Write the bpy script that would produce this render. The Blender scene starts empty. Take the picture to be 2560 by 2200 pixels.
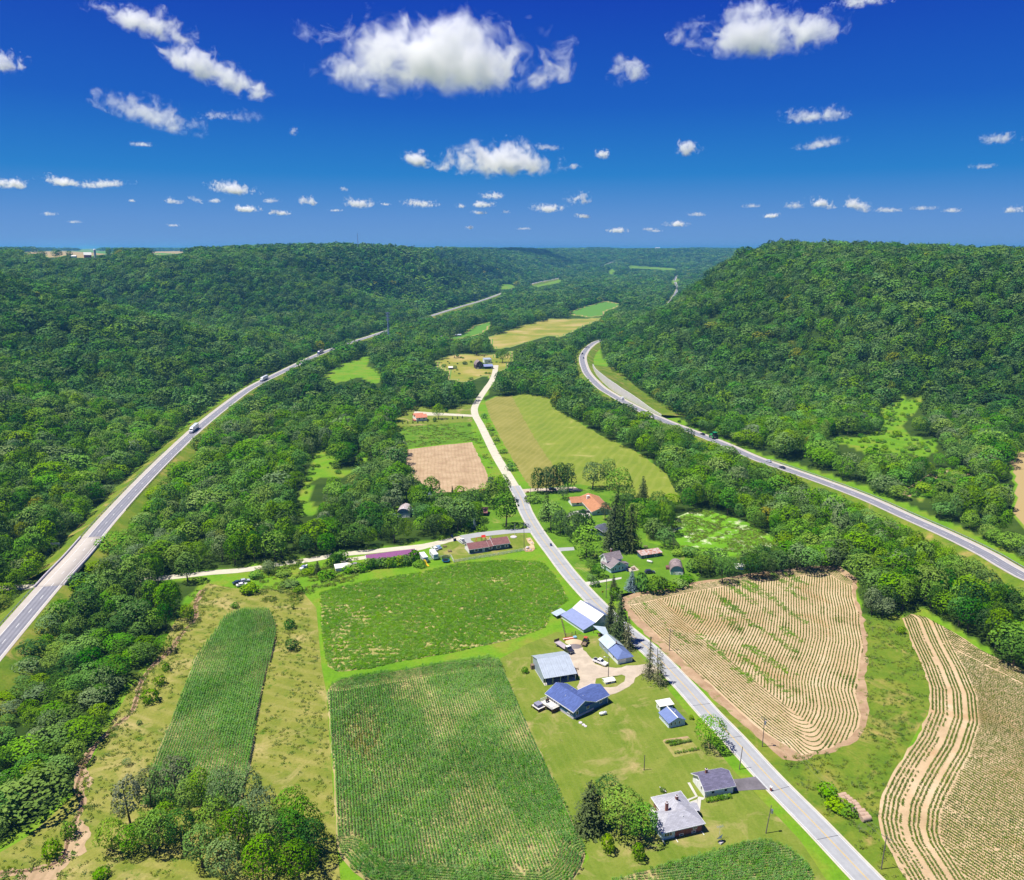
import bpy, bmesh, math, random
import numpy as np
from mathutils import Vector, Matrix
from mathutils.geometry import tessellate_polygon
PI = math.pi
RNG = np.random.default_rng(7)
random.seed(7)
SC = bpy.context.scene
COL = SC.collection

# ------------------------------------------------------------------ camera
CAM_H = 140.0                     # flying height over the valley floor
FPX, HORIZON = 1960.0, 620.0      # focal length and horizon row of the 2560 x 2200 photograph
TILT = math.atan((1100 - HORIZON) / FPX)
CT, ST = math.cos(TILT), math.sin(TILT)
cam_d = bpy.data.cameras.new('camera')
cam = bpy.data.objects.new('camera', cam_d); COL.objects.link(cam)
cam_d.sensor_fit = 'HORIZONTAL'; cam_d.sensor_width = 36.0
cam_d.lens = 36.0 * FPX / 2560.0
cam_d.clip_start = 1.0; cam_d.clip_end = 120000.0
cam.location = (0, 0, CAM_H); cam.rotation_euler = (PI / 2 - TILT, 0, 0)
SC.camera = cam

# ------------------------------------------------------------------ sky, sun, exposure
SUN_EL, SUN_AZ = math.radians(66), math.radians(190)   # azimuth of the sun, counter-clockwise from +x
world = bpy.data.worlds.new('World'); SC.world = world; world.use_nodes = True
wt = world.node_tree; wt.nodes.clear()
wo = wt.nodes.new('ShaderNodeOutputWorld'); wb = wt.nodes.new('ShaderNodeBackground')
ws = wt.nodes.new('ShaderNodeTexSky'); ws.sky_type = 'NISHITA'; ws.sun_disc = False
ws.sun_elevation = SUN_EL; ws.sun_rotation = PI / 2 - SUN_AZ
ws.altitude = 350; ws.air_density = 1.0; ws.dust_density = 0.6; ws.ozone_density = 3.0
wtc = wt.nodes.new('ShaderNodeTexCoord'); wsep = wt.nodes.new('ShaderNodeSeparateXYZ'); wt.links.new(wtc.outputs['Generated'], wsep.inputs[0])
wr = wt.nodes.new('ShaderNodeValToRGB'); we = wr.color_ramp.elements        # deep polarised blue, by height above the horizon
for _ in range(4): we.new(0.5)
SKY = [(0.0, (0.125, 0.275, 0.56)), (0.035, (0.085, 0.235, 0.55)), (0.085, (0.006, 0.170, 0.50)), (0.16, (0.0006, 0.088, 0.45)), (0.28, (0.0004, 0.034, 0.38)), (1.0, (0.003, 0.027, 0.21))]
for e_, (p_, c_) in zip(we, SKY): e_.position = p_; e_.color = (*c_, 1)
wt.links.new(wsep.outputs[2], wr.inputs[0])
wm = wt.nodes.new('ShaderNodeMix'); wm.data_type = 'RGBA'; wm.inputs[0].default_value = 0.96
wv_ = wt.nodes.new('ShaderNodeVectorMath'); wv_.operation = 'SCALE'; wv_.inputs['Scale'].default_value = 1 / 0.1; wt.links.new(wr.outputs[0], wv_.inputs[0])
wt.links.new(ws.outputs[0], wm.inputs[6]); wt.links.new(wv_.outputs[0], wm.inputs[7]); wt.links.new(wm.outputs[2], wb.inputs['Color'])
wb.inputs['Strength'].default_value = 0.08
wt.links.new(wb.outputs[0], wo.inputs['Surface'])
sl = bpy.data.lights.new('sun', 'SUN'); sun = bpy.data.objects.new('sun', sl); COL.objects.link(sun)
sl.energy = 5.0; sl.angle = math.radians(0.5); sl.color = (1.0, 0.95, 0.86)
sdir = Vector((math.cos(SUN_EL) * math.cos(SUN_AZ), math.cos(SUN_EL) * math.sin(SUN_AZ), math.sin(SUN_EL)))
sun.rotation_euler = sdir.to_track_quat('Z', 'Y').to_euler(); sun.location = (0, 0, 900)
vs = SC.view_settings; vs.view_transform = 'Standard'; vs.look = 'None'; vs.gamma = 1.0; vs.exposure = 0.56
vs.use_curve_mapping = False
cy = SC.cycles
cy.max_bounces = 6; cy.diffuse_bounces = 3; cy.glossy_bounces = 2; cy.transmission_bounces = 3
cy.transparent_max_bounces = 8; cy.volume_bounces = 1
cy.use_denoising = True; cy.use_adaptive_sampling = False
cy.caustics_reflective = cy.caustics_refractive = False
cy.sample_clamp_indirect = 6.0

# ------------------------------------------------------------------ helpers
def P(px, py, z=0.0):
    """ground point (at height z) seen at a pixel of the photograph"""
    xv, yv = px - 1280.0, py - 1100.0
    s = (CAM_H - z) / (yv * CT + FPX * ST)
    return (xv * s, (FPX * CT - yv * ST) * s, z)
def zoom(ox, oy, s):
    return lambda x, y: (ox + x / s, oy + y / s)
OV = zoom(0, 0, 2072 / 2560.0)
def project(x, y, z):
    """world arrays -> photograph pixels"""
    dz = z - CAM_H
    d = y * CT - dz * ST
    d = np.where(d < 1, 1, d)
    return 1280 + FPX * x / d, 1100 - FPX * (y * ST + dz * CT) / d
def lin(c):
    """sRGB 0..255 -> linear"""
    return tuple(((v / 255) / 12.92 if v / 255 <= 0.04045 else ((v / 255 + 0.055) / 1.055) ** 2.4) for v in c)
def mesh_np(name, V, F, mat=None, smooth=False):
    """V (n,3), F list of equal-length faces as array (m,k)"""
    V = np.asarray(V, np.float32); F = np.asarray(F, np.int32)
    me = bpy.data.meshes.new(name); k = F.shape[1]
    me.vertices.add(len(V)); me.vertices.foreach_set('co', V.ravel())
    me.loops.add(F.size); me.loops.foreach_set('vertex_index', F.ravel())
    me.polygons.add(len(F)); me.polygons.foreach_set('loop_start', np.arange(0, F.size, k, dtype=np.int32))
    if mat is not None: me.materials.append(mat)
    me.update(calc_edges=True)
    if smooth: me.polygons.foreach_set('use_smooth', np.ones(len(F), bool))
    return me
def link(name, me, parent=None, loc=None):
    o = bpy.data.objects.new(name, me); COL.objects.link(o)
    if parent is not None: o.parent = parent
    if loc is not None: o.location = loc
    return o
def tag(o, label=None, cat=None, group=None, kind=None):
    if label: o['label'] = label
    if cat: o['category'] = cat
    if group: o['group'] = group
    if kind: o['kind'] = kind
    return o
def thing(name, label, cat, loc=(0, 0, 0), rz=0.0, group=None):
    o = bpy.data.objects.new(name, None); COL.objects.link(o)
    o.empty_display_size = 0.5
    o.location = loc; o.rotation_euler = (0, 0, rz)
    return tag(o, label, cat, group)
class MB:
    """collects simple solids, several materials, builds ONE mesh object"""
    def __init__(s): s.v, s.f, s.mi, s.mats = [], [], [], []
    def m(s, mat):
        if mat not in s.mats: s.mats.append(mat)
        return s.mats.index(mat)
    def poly(s, pts, mat):
        b = len(s.v); s.v += [tuple(p) for p in pts]; s.f.append(tuple(range(b, b + len(pts)))); s.mi.append(s.m(mat)); return s
    def box(s, x0, x1, y0, y1, z0, z1, mat):
        b = len(s.v)
        s.v += [(x0, y0, z0), (x1, y0, z0), (x1, y1, z0), (x0, y1, z0), (x0, y0, z1), (x1, y0, z1), (x1, y1, z1), (x0, y1, z1)]
        for q in ((3, 2, 1, 0), (4, 5, 6, 7), (0, 1, 5, 4), (1, 2, 6, 5), (2, 3, 7, 6), (3, 0, 4, 7)):
            s.f.append(tuple(b + i for i in q)); s.mi.append(s.m(mat))
        return s
    def hexa(s, p, mat):
        """8 points, bottom ring then top ring"""
        b = len(s.v); s.v += [tuple(q) for q in p]
        for q in ((3, 2, 1, 0), (4, 5, 6, 7), (0, 1, 5, 4), (1, 2, 6, 5), (2, 3, 7, 6), (3, 0, 4, 7)):
            s.f.append(tuple(b + i for i in q)); s.mi.append(s.m(mat))
        return s
    def slab(s, quad, t, mat):
        """quad (4 pts) thickened downwards by t"""
        q = [Vector(p) for p in quad]; n = (q[1] - q[0]).cross(q[2] - q[0]).normalized()
        if n.z < 0: q = q[::-1]; n = -n
        return s.hexa([p - n * t for p in q] + q, mat)
    def prism(s, prof, x0, x1, mat, axis='x'):
        """profile [(y,z)..] extruded along x"""
        n = len(prof); b = len(s.v)
        for x in (x0, x1): s.v += [((x, y, z) if axis == 'x' else (y, x, z)) for y, z in prof]
        k = s.m(mat)
        s.f.append(tuple(range(b + n - 1, b - 1, -1))); s.mi.append(k)
        s.f.append(tuple(range(b + n, b + 2 * n))); s.mi.append(k)
        for i in range(n):
            j = (i + 1) % n; s.f.append((b + i, b + j, b + n + j, b + n + i)); s.mi.append(k)
        return s
    def tube(s, a, c, r0, r1, mat, n=8, cap=True):
        a, c = Vector(a), Vector(c); d = (c - a).normalized()
        u = d.orthogonal().normalized(); w = d.cross(u); b = len(s.v); k = s.m(mat)
        for p, r in ((a, r0), (c, r1)):
            for i in range(n):
                t = 2 * PI * i / n; s.v.append(tuple(p + u * math.cos(t) * r + w * math.sin(t) * r))
        for i in range(n):
            j = (i + 1) % n; s.f.append((b + i, b + j, b + n + j, b + n + i)); s.mi.append(k)
        if cap:
            s.f.append(tuple(range(b + n - 1, b - 1, -1))); s.mi.append(k)
            s.f.append(tuple(range(b + n, b + 2 * n))); s.mi.append(k)
        return s
    def build(s, name, parent=None, bevel=0.0, smooth=False):
        me = bpy.data.meshes.new(name); me.from_pydata(s.v, [], s.f)
        for m in s.mats: me.materials.append(m)
        me.polygons.foreach_set('material_index', s.mi)
        bm = bmesh.new(); bm.from_mesh(me); bmesh.ops.recalc_face_normals(bm, faces=bm.faces)
        if bevel:
            bmesh.ops.bevel(bm, geom=list(bm.edges), offset=bevel, segments=2, profile=0.6, affect='EDGES', clamp_overlap=True)
        bm.to_mesh(me); bm.free()
        if smooth: me.polygons.foreach_set('use_smooth', [True] * len(me.polygons))
        return link(name, me, parent)

# ------------------------------------------------------------------ materials
def new_mat(name):
    m = bpy.data.materials.new(name); m.use_nodes = True
    nt = m.node_tree; nt.nodes.clear()
    return m, nt, nt.nodes.new('ShaderNodeOutputMaterial')
def nd(nt, t, **kw):
    n = nt.nodes.new(t)
    for k, v in kw.items(): setattr(n, k, v)
    return n
def noise(nt, vec, scale, detail=4, rough=0.55, dist=0.0):
    n = nd(nt, 'ShaderNodeTexNoise'); n.inputs['Scale'].default_value = scale; n.inputs['Detail'].default_value = detail
    n.inputs['Roughness'].default_value = rough; n.inputs['Distortion'].default_value = dist
    if vec is not None: nt.links.new(vec, n.inputs['Vector'])
    return n.outputs['Fac']
def ramp(nt, fac, stops):
    r = nd(nt, 'ShaderNodeValToRGB'); e = r.color_ramp.elements
    while len(e) < len(stops): e.new(0.5)
    for i, (p, c) in enumerate(stops):
        e[i].position = p; e[i].color = (*c, 1) if len(c) == 3 else c
    nt.links.new(fac, r.inputs['Fac']); return r.outputs['Color']
def mix(nt, fac, a, b, mode='MIX'):
    n = nd(nt, 'ShaderNodeMix', data_type='RGBA', blend_type=mode)
    for s, v in ((0, fac), (6, a), (7, b)):
        if isinstance(v, (int, float)): n.inputs[s].default_value = v
        elif isinstance(v, tuple): n.inputs[s].default_value = (*v, 1)
        else: nt.links.new(v, n.inputs[s])
    return n.outputs[2]
def mth(nt, op, a, b=0.0, c=0.0):
    n = nd(nt, 'ShaderNodeMath', operation=op)
    for i, v in enumerate((a, b, c)):
        if isinstance(v, (int, float)): n.inputs[i].default_value = v
        else: nt.links.new(v, n.inputs[i])
    return n.outputs[0]
def mrange(nt, v, a, b, c=0.0, d=1.0):
    n = nd(nt, 'ShaderNodeMapRange'); n.clamp = True
    nt.links.new(v, n.inputs[0])
    for i, q in zip((1, 2, 3, 4), (a, b, c, d)): n.inputs[i].default_value = q
    return n.outputs[0]
def princ(nt, out, col, rough=0.8, metal=0.0, bump=None, bstr=0.3, bdist=0.1, spec=0.3):
    b = nd(nt, 'ShaderNodeBsdfPrincipled'); b.inputs['Roughness'].default_value = rough; b.inputs['Metallic'].default_value = metal
    b.inputs['Specular IOR Level'].default_value = spec
    if isinstance(col, tuple): b.inputs['Base Color'].default_value = (*col, 1)
    else: nt.links.new(col, b.inputs['Base Color'])
    if bump is not None:
        bp = nd(nt, 'ShaderNodeBump'); bp.inputs['Strength'].default_value = bstr; bp.inputs['Distance'].default_value = bdist
        nt.links.new(bump, bp.inputs['Height']); nt.links.new(bp.outputs[0], b.inputs['Normal'])
    nt.links.new(b.outputs[0], out.inputs['Surface']); return b
def pos(nt): return nd(nt, 'ShaderNodeNewGeometry').outputs['Position']
def objc(nt): return nd(nt, 'ShaderNodeTexCoord').outputs['Object']
_pm = {}
def paint(name, c, rough=0.6, metal=0.0, var=0.18, scale=1.5, spec=0.3):
    """a plain weathered surface: c linear, broken up by dirt noise"""
    key = (name,)
    if key in _pm: return _pm[key]
    m, nt, out = new_mat(name); v = objc(nt)
    f = noise(nt, v, scale, 5, 0.65)
    d = tuple(x * (1 - var) for x in c); l = tuple(min(1, x * (1 + var * 0.5)) for x in c)
    princ(nt, out, ramp(nt, f, [(0.3, d), (0.7, l)]), rough, metal, spec=spec)
    _pm[key] = m; return m
def ribbed(name, c, period=0.6, along='x', rough=0.45, metal=0.0, var=0.15, rust=None, rust_at=0.6):
    """sheet-metal or board cladding with ribs running down the slope"""
    m, nt, out = new_mat(name); v = objc(nt)
    sep = nd(nt, 'ShaderNodeSeparateXYZ'); nt.links.new(v, sep.inputs[0])
    t = mth(nt, 'FRACT', mth(nt, 'DIVIDE', sep.outputs['XYZ'.index(along.upper())], period))
    rib = mrange(nt, mth(nt, 'ABSOLUTE', mth(nt, 'SUBTRACT', t, 0.5)), 0.36, 0.48)
    f = noise(nt, v, 0.7, 5, 0.65)
    col = ramp(nt, f, [(0.3, tuple(x * (1 - var) for x in c)), (0.7, tuple(min(1, x * (1 + var * .4)) for x in c))])
    col = mix(nt, mth(nt, 'MULTIPLY', rib, 0.22), col, tuple(x * 0.55 for x in c))
    if rust:
        f2 = noise(nt, v, 0.9, 6, 0.7); col = mix(nt, mrange(nt, f2, rust_at - .08, rust_at + .08), col, rust)
    princ(nt, out, col, rough, metal, bump=rib, bstr=0.5, bdist=0.05)
    return m
def shingle(name, c, var=0.25, row=0.28):
    m, nt, out = new_mat(name); v = objc(nt)
    br = nd(nt, 'ShaderNodeTexBrick'); br.inputs['Scale'].default_value = 1.0
    br.inputs['Brick Width'].default_value = 0.9; br.inputs['Row Height'].default_value = row; br.inputs['Mortar Size'].default_value = 0.02
    br.inputs['Color1'].default_value = (*tuple(x * (1 - var) for x in c), 1); br.inputs['Color2'].default_value = (*tuple(min(1, x * (1 + var)) for x in c), 1)
    br.inputs['Mortar'].default_value = (*tuple(x * .55 for x in c), 1); nt.links.new(v, br.inputs['Vector'])
    f = noise(nt, v, 0.6, 4, 0.6)
    col = mix(nt, mrange(nt, f, 0.35, 0.7), br.outputs['Color'], tuple(x * .75 for x in c), 'MIX')
    col = mix(nt, 0.5, br.outputs['Color'], col)
    princ(nt, out, col, 0.85, bump=br.outputs['Fac'], bstr=0.3, bdist=0.02, spec=0.15)
    return m
def ground(name, stops, sc=0.12, fine=2.0, amt=0.35, dry=None, dry_sc=0.03, dry_at=(0.55, 0.7), stripes=None, bump=0.35, spots=None):
    """turf / soil from several noises over world position (metres)"""
    m, nt, out = new_mat(name); v = pos(nt)
    f = noise(nt, v, sc, 6, 0.6, 0.4)
    col = ramp(nt, f, stops)
    if dry:
        f2 = noise(nt, v, dry_sc, 6, 0.65, 0.8); col = mix(nt, mrange(nt, f2, *dry_at), col, dry)
    if stripes:          # (angle, period, strength, colour) mowing or drill lines on the ground
        ang, per, stg, sc_c = stripes
        sep = nd(nt, 'ShaderNodeSeparateXYZ'); nt.links.new(v, sep.inputs[0])
        u = mth(nt, 'ADD', mth(nt, 'MULTIPLY', sep.outputs[0], math.cos(ang)), mth(nt, 'MULTIPLY', sep.outputs[1], math.sin(ang)))
        wob = mth(nt, 'MULTIPLY', noise(nt, v, 0.05, 2), per * 1.2)
        w = mth(nt, 'SINE', mth(nt, 'MULTIPLY', mth(nt, 'ADD', u, wob), 2 * PI / per))
        w = mth(nt, 'MULTIPLY', mrange(nt, w, 0.0, 0.9), noise(nt, v, 0.15, 4))
        col = mix(nt, mth(nt, 'MULTIPLY', w, stg), col, sc_c)
    if spots:            # (scale, lo, hi, colour)
        f4 = noise(nt, v, spots[0], 5, 0.7); col = mix(nt, mrange(nt, f4, spots[1], spots[2]), col, spots[3])
    fn = noise(nt, v, fine, 5, 0.75)
    col = mix(nt, amt, col, ramp(nt, fn, [(0.25, (0.25, 0.25, 0.25)), (0.75, (1, 1, 1))]), 'MULTIPLY') if amt else col
    if amt: col = mix(nt, 1.0, col, (1 + amt * .45,) * 3, 'MULTIPLY')
    princ(nt, out, col, 0.95, bump=fn, bstr=bump, bdist=0.25, spec=0.05)
    return m
def leaf(name, dark, light, hue_var=0.03, loc_scale=0.012, yellow=None, transl=0.1):
    """foliage: tone per clump (vertex attribute), per tree (object random) and per stand (position)"""
    m, nt, out = new_mat(name)
    at = nd(nt, 'ShaderNodeAttribute', attribute_name='tone'); oi = nd(nt, 'ShaderNodeObjectInfo')
    n1 = noise(nt, oi.outputs['Location'], loc_scale, 3, 0.6)
    f = mth(nt, 'ADD', mth(nt, 'MULTIPLY', at.outputs['Fac'], 0.40), mth(nt, 'ADD', mth(nt, 'MULTIPLY', oi.outputs['Random'], 0.60), mth(nt, 'MULTIPLY', mth(nt, 'SUBTRACT', n1, 0.5), 1.5)))
    col = ramp(nt, f, [(0.0, dark), (0.85, light)])
    hs = nd(nt, 'ShaderNodeHueSaturation')
    rr = mth(nt, 'FRACT', mth(nt, 'MULTIPLY', oi.outputs['Random'], 17.31))
    nt.links.new(mth(nt, 'ADD', 0.5 - hue_var * .5, mth(nt, 'MULTIPLY', rr, hue_var)), hs.inputs['Hue'])
    nt.links.new(mrange(nt, mth(nt, 'FRACT', mth(nt, 'MULTIPLY', oi.outputs['Random'], 7.77)), 0, 1, 0.82, 1.12), hs.inputs['Saturation'])
    nt.links.new(col, hs.inputs['Color']); col = hs.outputs[0]
    if yellow:
        col = mix(nt, mrange(nt, mth(nt, 'FRACT', mth(nt, 'MULTIPLY', oi.outputs['Random'], 91.7)), yellow[0], yellow[0] + .01), col, yellow[1])
    d = nd(nt, 'ShaderNodeBsdfDiffuse'); t = nd(nt, 'ShaderNodeBsdfTranslucent'); ms = nd(nt, 'ShaderNodeMixShader')
    nt.links.new(col, d.inputs[0]); nt.links.new(mix(nt, 1.0, col, (1.1, 1.25, 0.5), 'MULTIPLY'), t.inputs[0]); ms.inputs[0].default_value = transl
    nt.links.new(d.outputs[0], ms.inputs[1]); nt.links.new(t.outputs[0], ms.inputs[2]); nt.links.new(ms.outputs[0], out.inputs['Surface'])
    return m
# ------------------------------------------------------------------ the two highways, as centre lines (photo pixel, deck height)
def floor_z(y): return np.interp(y, [2500, 3500, 4500, 5500, 7500], [0, 10, 35, 112, 118])
HL_PX = [(-120, 1752), (0, 1610), (150, 1436), (193, 1390), (269, 1300), (359, 1202), (431, 1130), (494, 1071), (566, 1013), (629, 968), (700, 932), (799, 885),
         (869, 859), (931, 839), (1010, 812), (1086, 787), (1147, 768), (1202, 752), (1244, 737)]
HR_PX = [(2760, 1522), (2560, 1439), (2472, 1388), (2370, 1337), (2267, 1291), (2165, 1245), (2063, 1206), (1960, 1170), (1889, 1145), (1807, 1109), (1669, 1055), (1623, 1035),
         (1561, 1004), (1530, 986), (1507, 972), (1485, 952), (1468, 932), (1459, 910), (1457, 892), (1465, 876), (1478, 863), (1493, 854)]
HLZ, HRZ = 6.0, 4.0
HL = [P(x, y, HLZ) for x, y in HL_PX] + [(20, 2760, 7), (93, 3055, 11), (212, 3470, 15), (420, 4150, 32), (640, 4900, 70)]
HL = [(HL[0][0] + 60, HL[0][1] - 300, HLZ)] + HL
HR = [P(x, y, HRZ) for x, y in HR_PX] + [(190, 1300, 4), (290, 1600, 4), (420, 2100, 4), (560, 2700, 6), (740, 3600, 14), (1100, 4700, 50)]
HR = [(HR[0][0] + 90, HR[0][1] - 260, HRZ)] + HR
def smooth_line(pts, step):
    """Catmull-Rom through the points, resampled"""
    p = np.array(pts, float); out = []
    for i in range(len(p) - 1):
        a, b, c, d = p[max(i - 1, 0)], p[i], p[i + 1], p[min(i + 2, len(p) - 1)]
        n = max(2, int(np.linalg.norm(c - b) / step)); t = np.linspace(0, 1, n, endpoint=False)[:, None]
        al = np.linalg.norm(c - b)
        m1 = (c - a) * (al / max(np.linalg.norm(b - a) + al, 1e-6)); m2 = (d - b) * (al / max(np.linalg.norm(d - c) + al, 1e-6))
        out.append((2 * t**3 - 3 * t**2 + 1) * b + (t**3 - 2 * t**2 + t) * m1 + (-2 * t**3 + 3 * t**2) * c + (t**3 - t**2) * m2)
    out.append(p[-1:]); return np.concatenate(out)
HLc, HRc = smooth_line(HL, 12), smooth_line(HR, 8)
_hl = HLc[np.argsort(HLc[:, 1])]; _hr = HRc[np.argsort(HRc[:, 1])]
def fL(y): return np.interp(y, _hl[:, 1], _hl[:, 0])
def fR(y): return np.interp(y, _hr[:, 1], _hr[:, 0])

# ------------------------------------------------------------------ terrain height
_ph = RNG.uniform(0, 2 * PI, (24, 3)); _dr = RNG.uniform(0, 2 * PI, 24)
def wob(x, y, wl, k0, n=6):
    s = 0
    for i in range(n):
        a = _dr[(k0 + i) % 24]; w = wl * (0.6 + 0.9 * ((i * 37) % 11) / 10)
        s = s + np.sin((x * math.cos(a) + y * math.sin(a)) * 2 * PI / w + _ph[(k0 + i) % 24, 0])
    return s / n ** 0.5
def sstep(t):
    t = np.clip(t, 0, 1); return 0.45 * t * t * (3 - 2 * t) + 0.55 * np.where(t < 0.8, t * 1.18, 0.944 + (t - 0.8) * 0.28)
def terrain(x, y):
    x = np.asarray(x, float); y = np.asarray(y, float)
    dl = fL(y) - x
    foot = np.interp(y, [0, 300, 500, 900, 1400, 2000], [40, 34, 30, 26, 24, 20])
    W = np.interp(y, [0, 400, 800, 1150, 1500, 2000, 2300, 2600, 3000, 4000], [420, 430, 430, 520, 420, 300, 205, 330, 330, 520])
    Hm = np.interp(y, [0, 600, 1150, 1500, 2000, 2500, 3200, 4200, 6000], [108, 108, 112, 114, 116, 118, 120, 118, 114])
    Hm = Hm + 17 * np.exp(-((y - 2080) / 330) ** 2) * np.exp(-((dl - 380) / 300) ** 2)
    # ravines cut into the left side
    rav = 0.80 * np.exp(-((y - 1150 - 0.25 * dl) / 140) ** 2) * np.exp(-np.clip(dl - 380, 0, None) / 260) \
        + 0.85 * np.exp(-((y - 2700 - 0.10 * dl) / 150) ** 2) * np.exp(-np.clip(dl - 420, 0, None) / 400) \
        + 0.30 * np.exp(-((y - 640 - 0.3 * dl) / 70) ** 2) * np.exp(-np.clip(dl - 260, 0, None) / 200)
    zl = Hm * sstep((dl - foot) / W) * (1 - rav)
    zl = zl + (8 * wob(x, y, 300, 0) + 3.0 * wob(x, y, 110, 7)) * np.clip((dl - foot) / 150, 0, 1) * np.clip(1.25 - (dl - foot) / (W * 1.25), 0.12, 1)
    dr = x - fR(y)
    footr = np.interp(y, [200, 300, 450, 700, 850, 1000, 1200], [330, 330, 300, 215, 120, 40, 8])
    Wr = np.interp(y, [300, 700, 1000, 1250, 1800, 3000], [440, 370, 300, 240, 300, 500])
    Hr = np.interp(y, [300, 800, 1250, 1700, 2200, 3500, 6000], [116, 121, 127, 124, 116, 114, 110])
    Hr = Hr - 6 + 11 * np.exp(-((y - 1300) / 260) ** 2) * np.exp(-((dr - 330) / 190) ** 2)
    zr = Hr * sstep((dr - footr) / Wr) + (8 * wob(x, y, 280, 3) + 3.0 * wob(x, y, 100, 11)) * np.clip((dr - footr) / 150, 0, 1) * np.clip(1.25 - (dr - footr) / (Wr * 1.25), 0.15, 1)
    zr = zr + np.clip(dr - 25, 0, 200) * 0.02 * np.clip((900 - y) / 300, 0, 1)
    mid = floor_z(y)
    far = np.clip((y - 2800) / 1500, 0, 1) * 5 * wob(x, y, 900, 5)
    z = np.maximum(np.maximum(zl, zr), mid) + far
    # creek bed
    return np.where(z < 0, 0, z)

# terrain sheet: fan of rows that widens to the horizon
NR, NC = 520, 640
yy = 100 * np.exp(np.linspace(0, math.log(40000 / 100.), NR)) - 260
kk = np.linspace(-1.25, 1.25, NC)
Xg = (yy[:, None] + 420) * kk[None, :]; Yg = np.repeat(yy[:, None], NC, 1)
Zg = terrain(Xg, Yg)
idx = np.arange(NR * NC).reshape(NR, NC)
F = np.stack([idx[:-1, :-1], idx[:-1, 1:], idx[1:, 1:], idx[1:, :-1]], -1).reshape(-1, 4)

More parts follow.
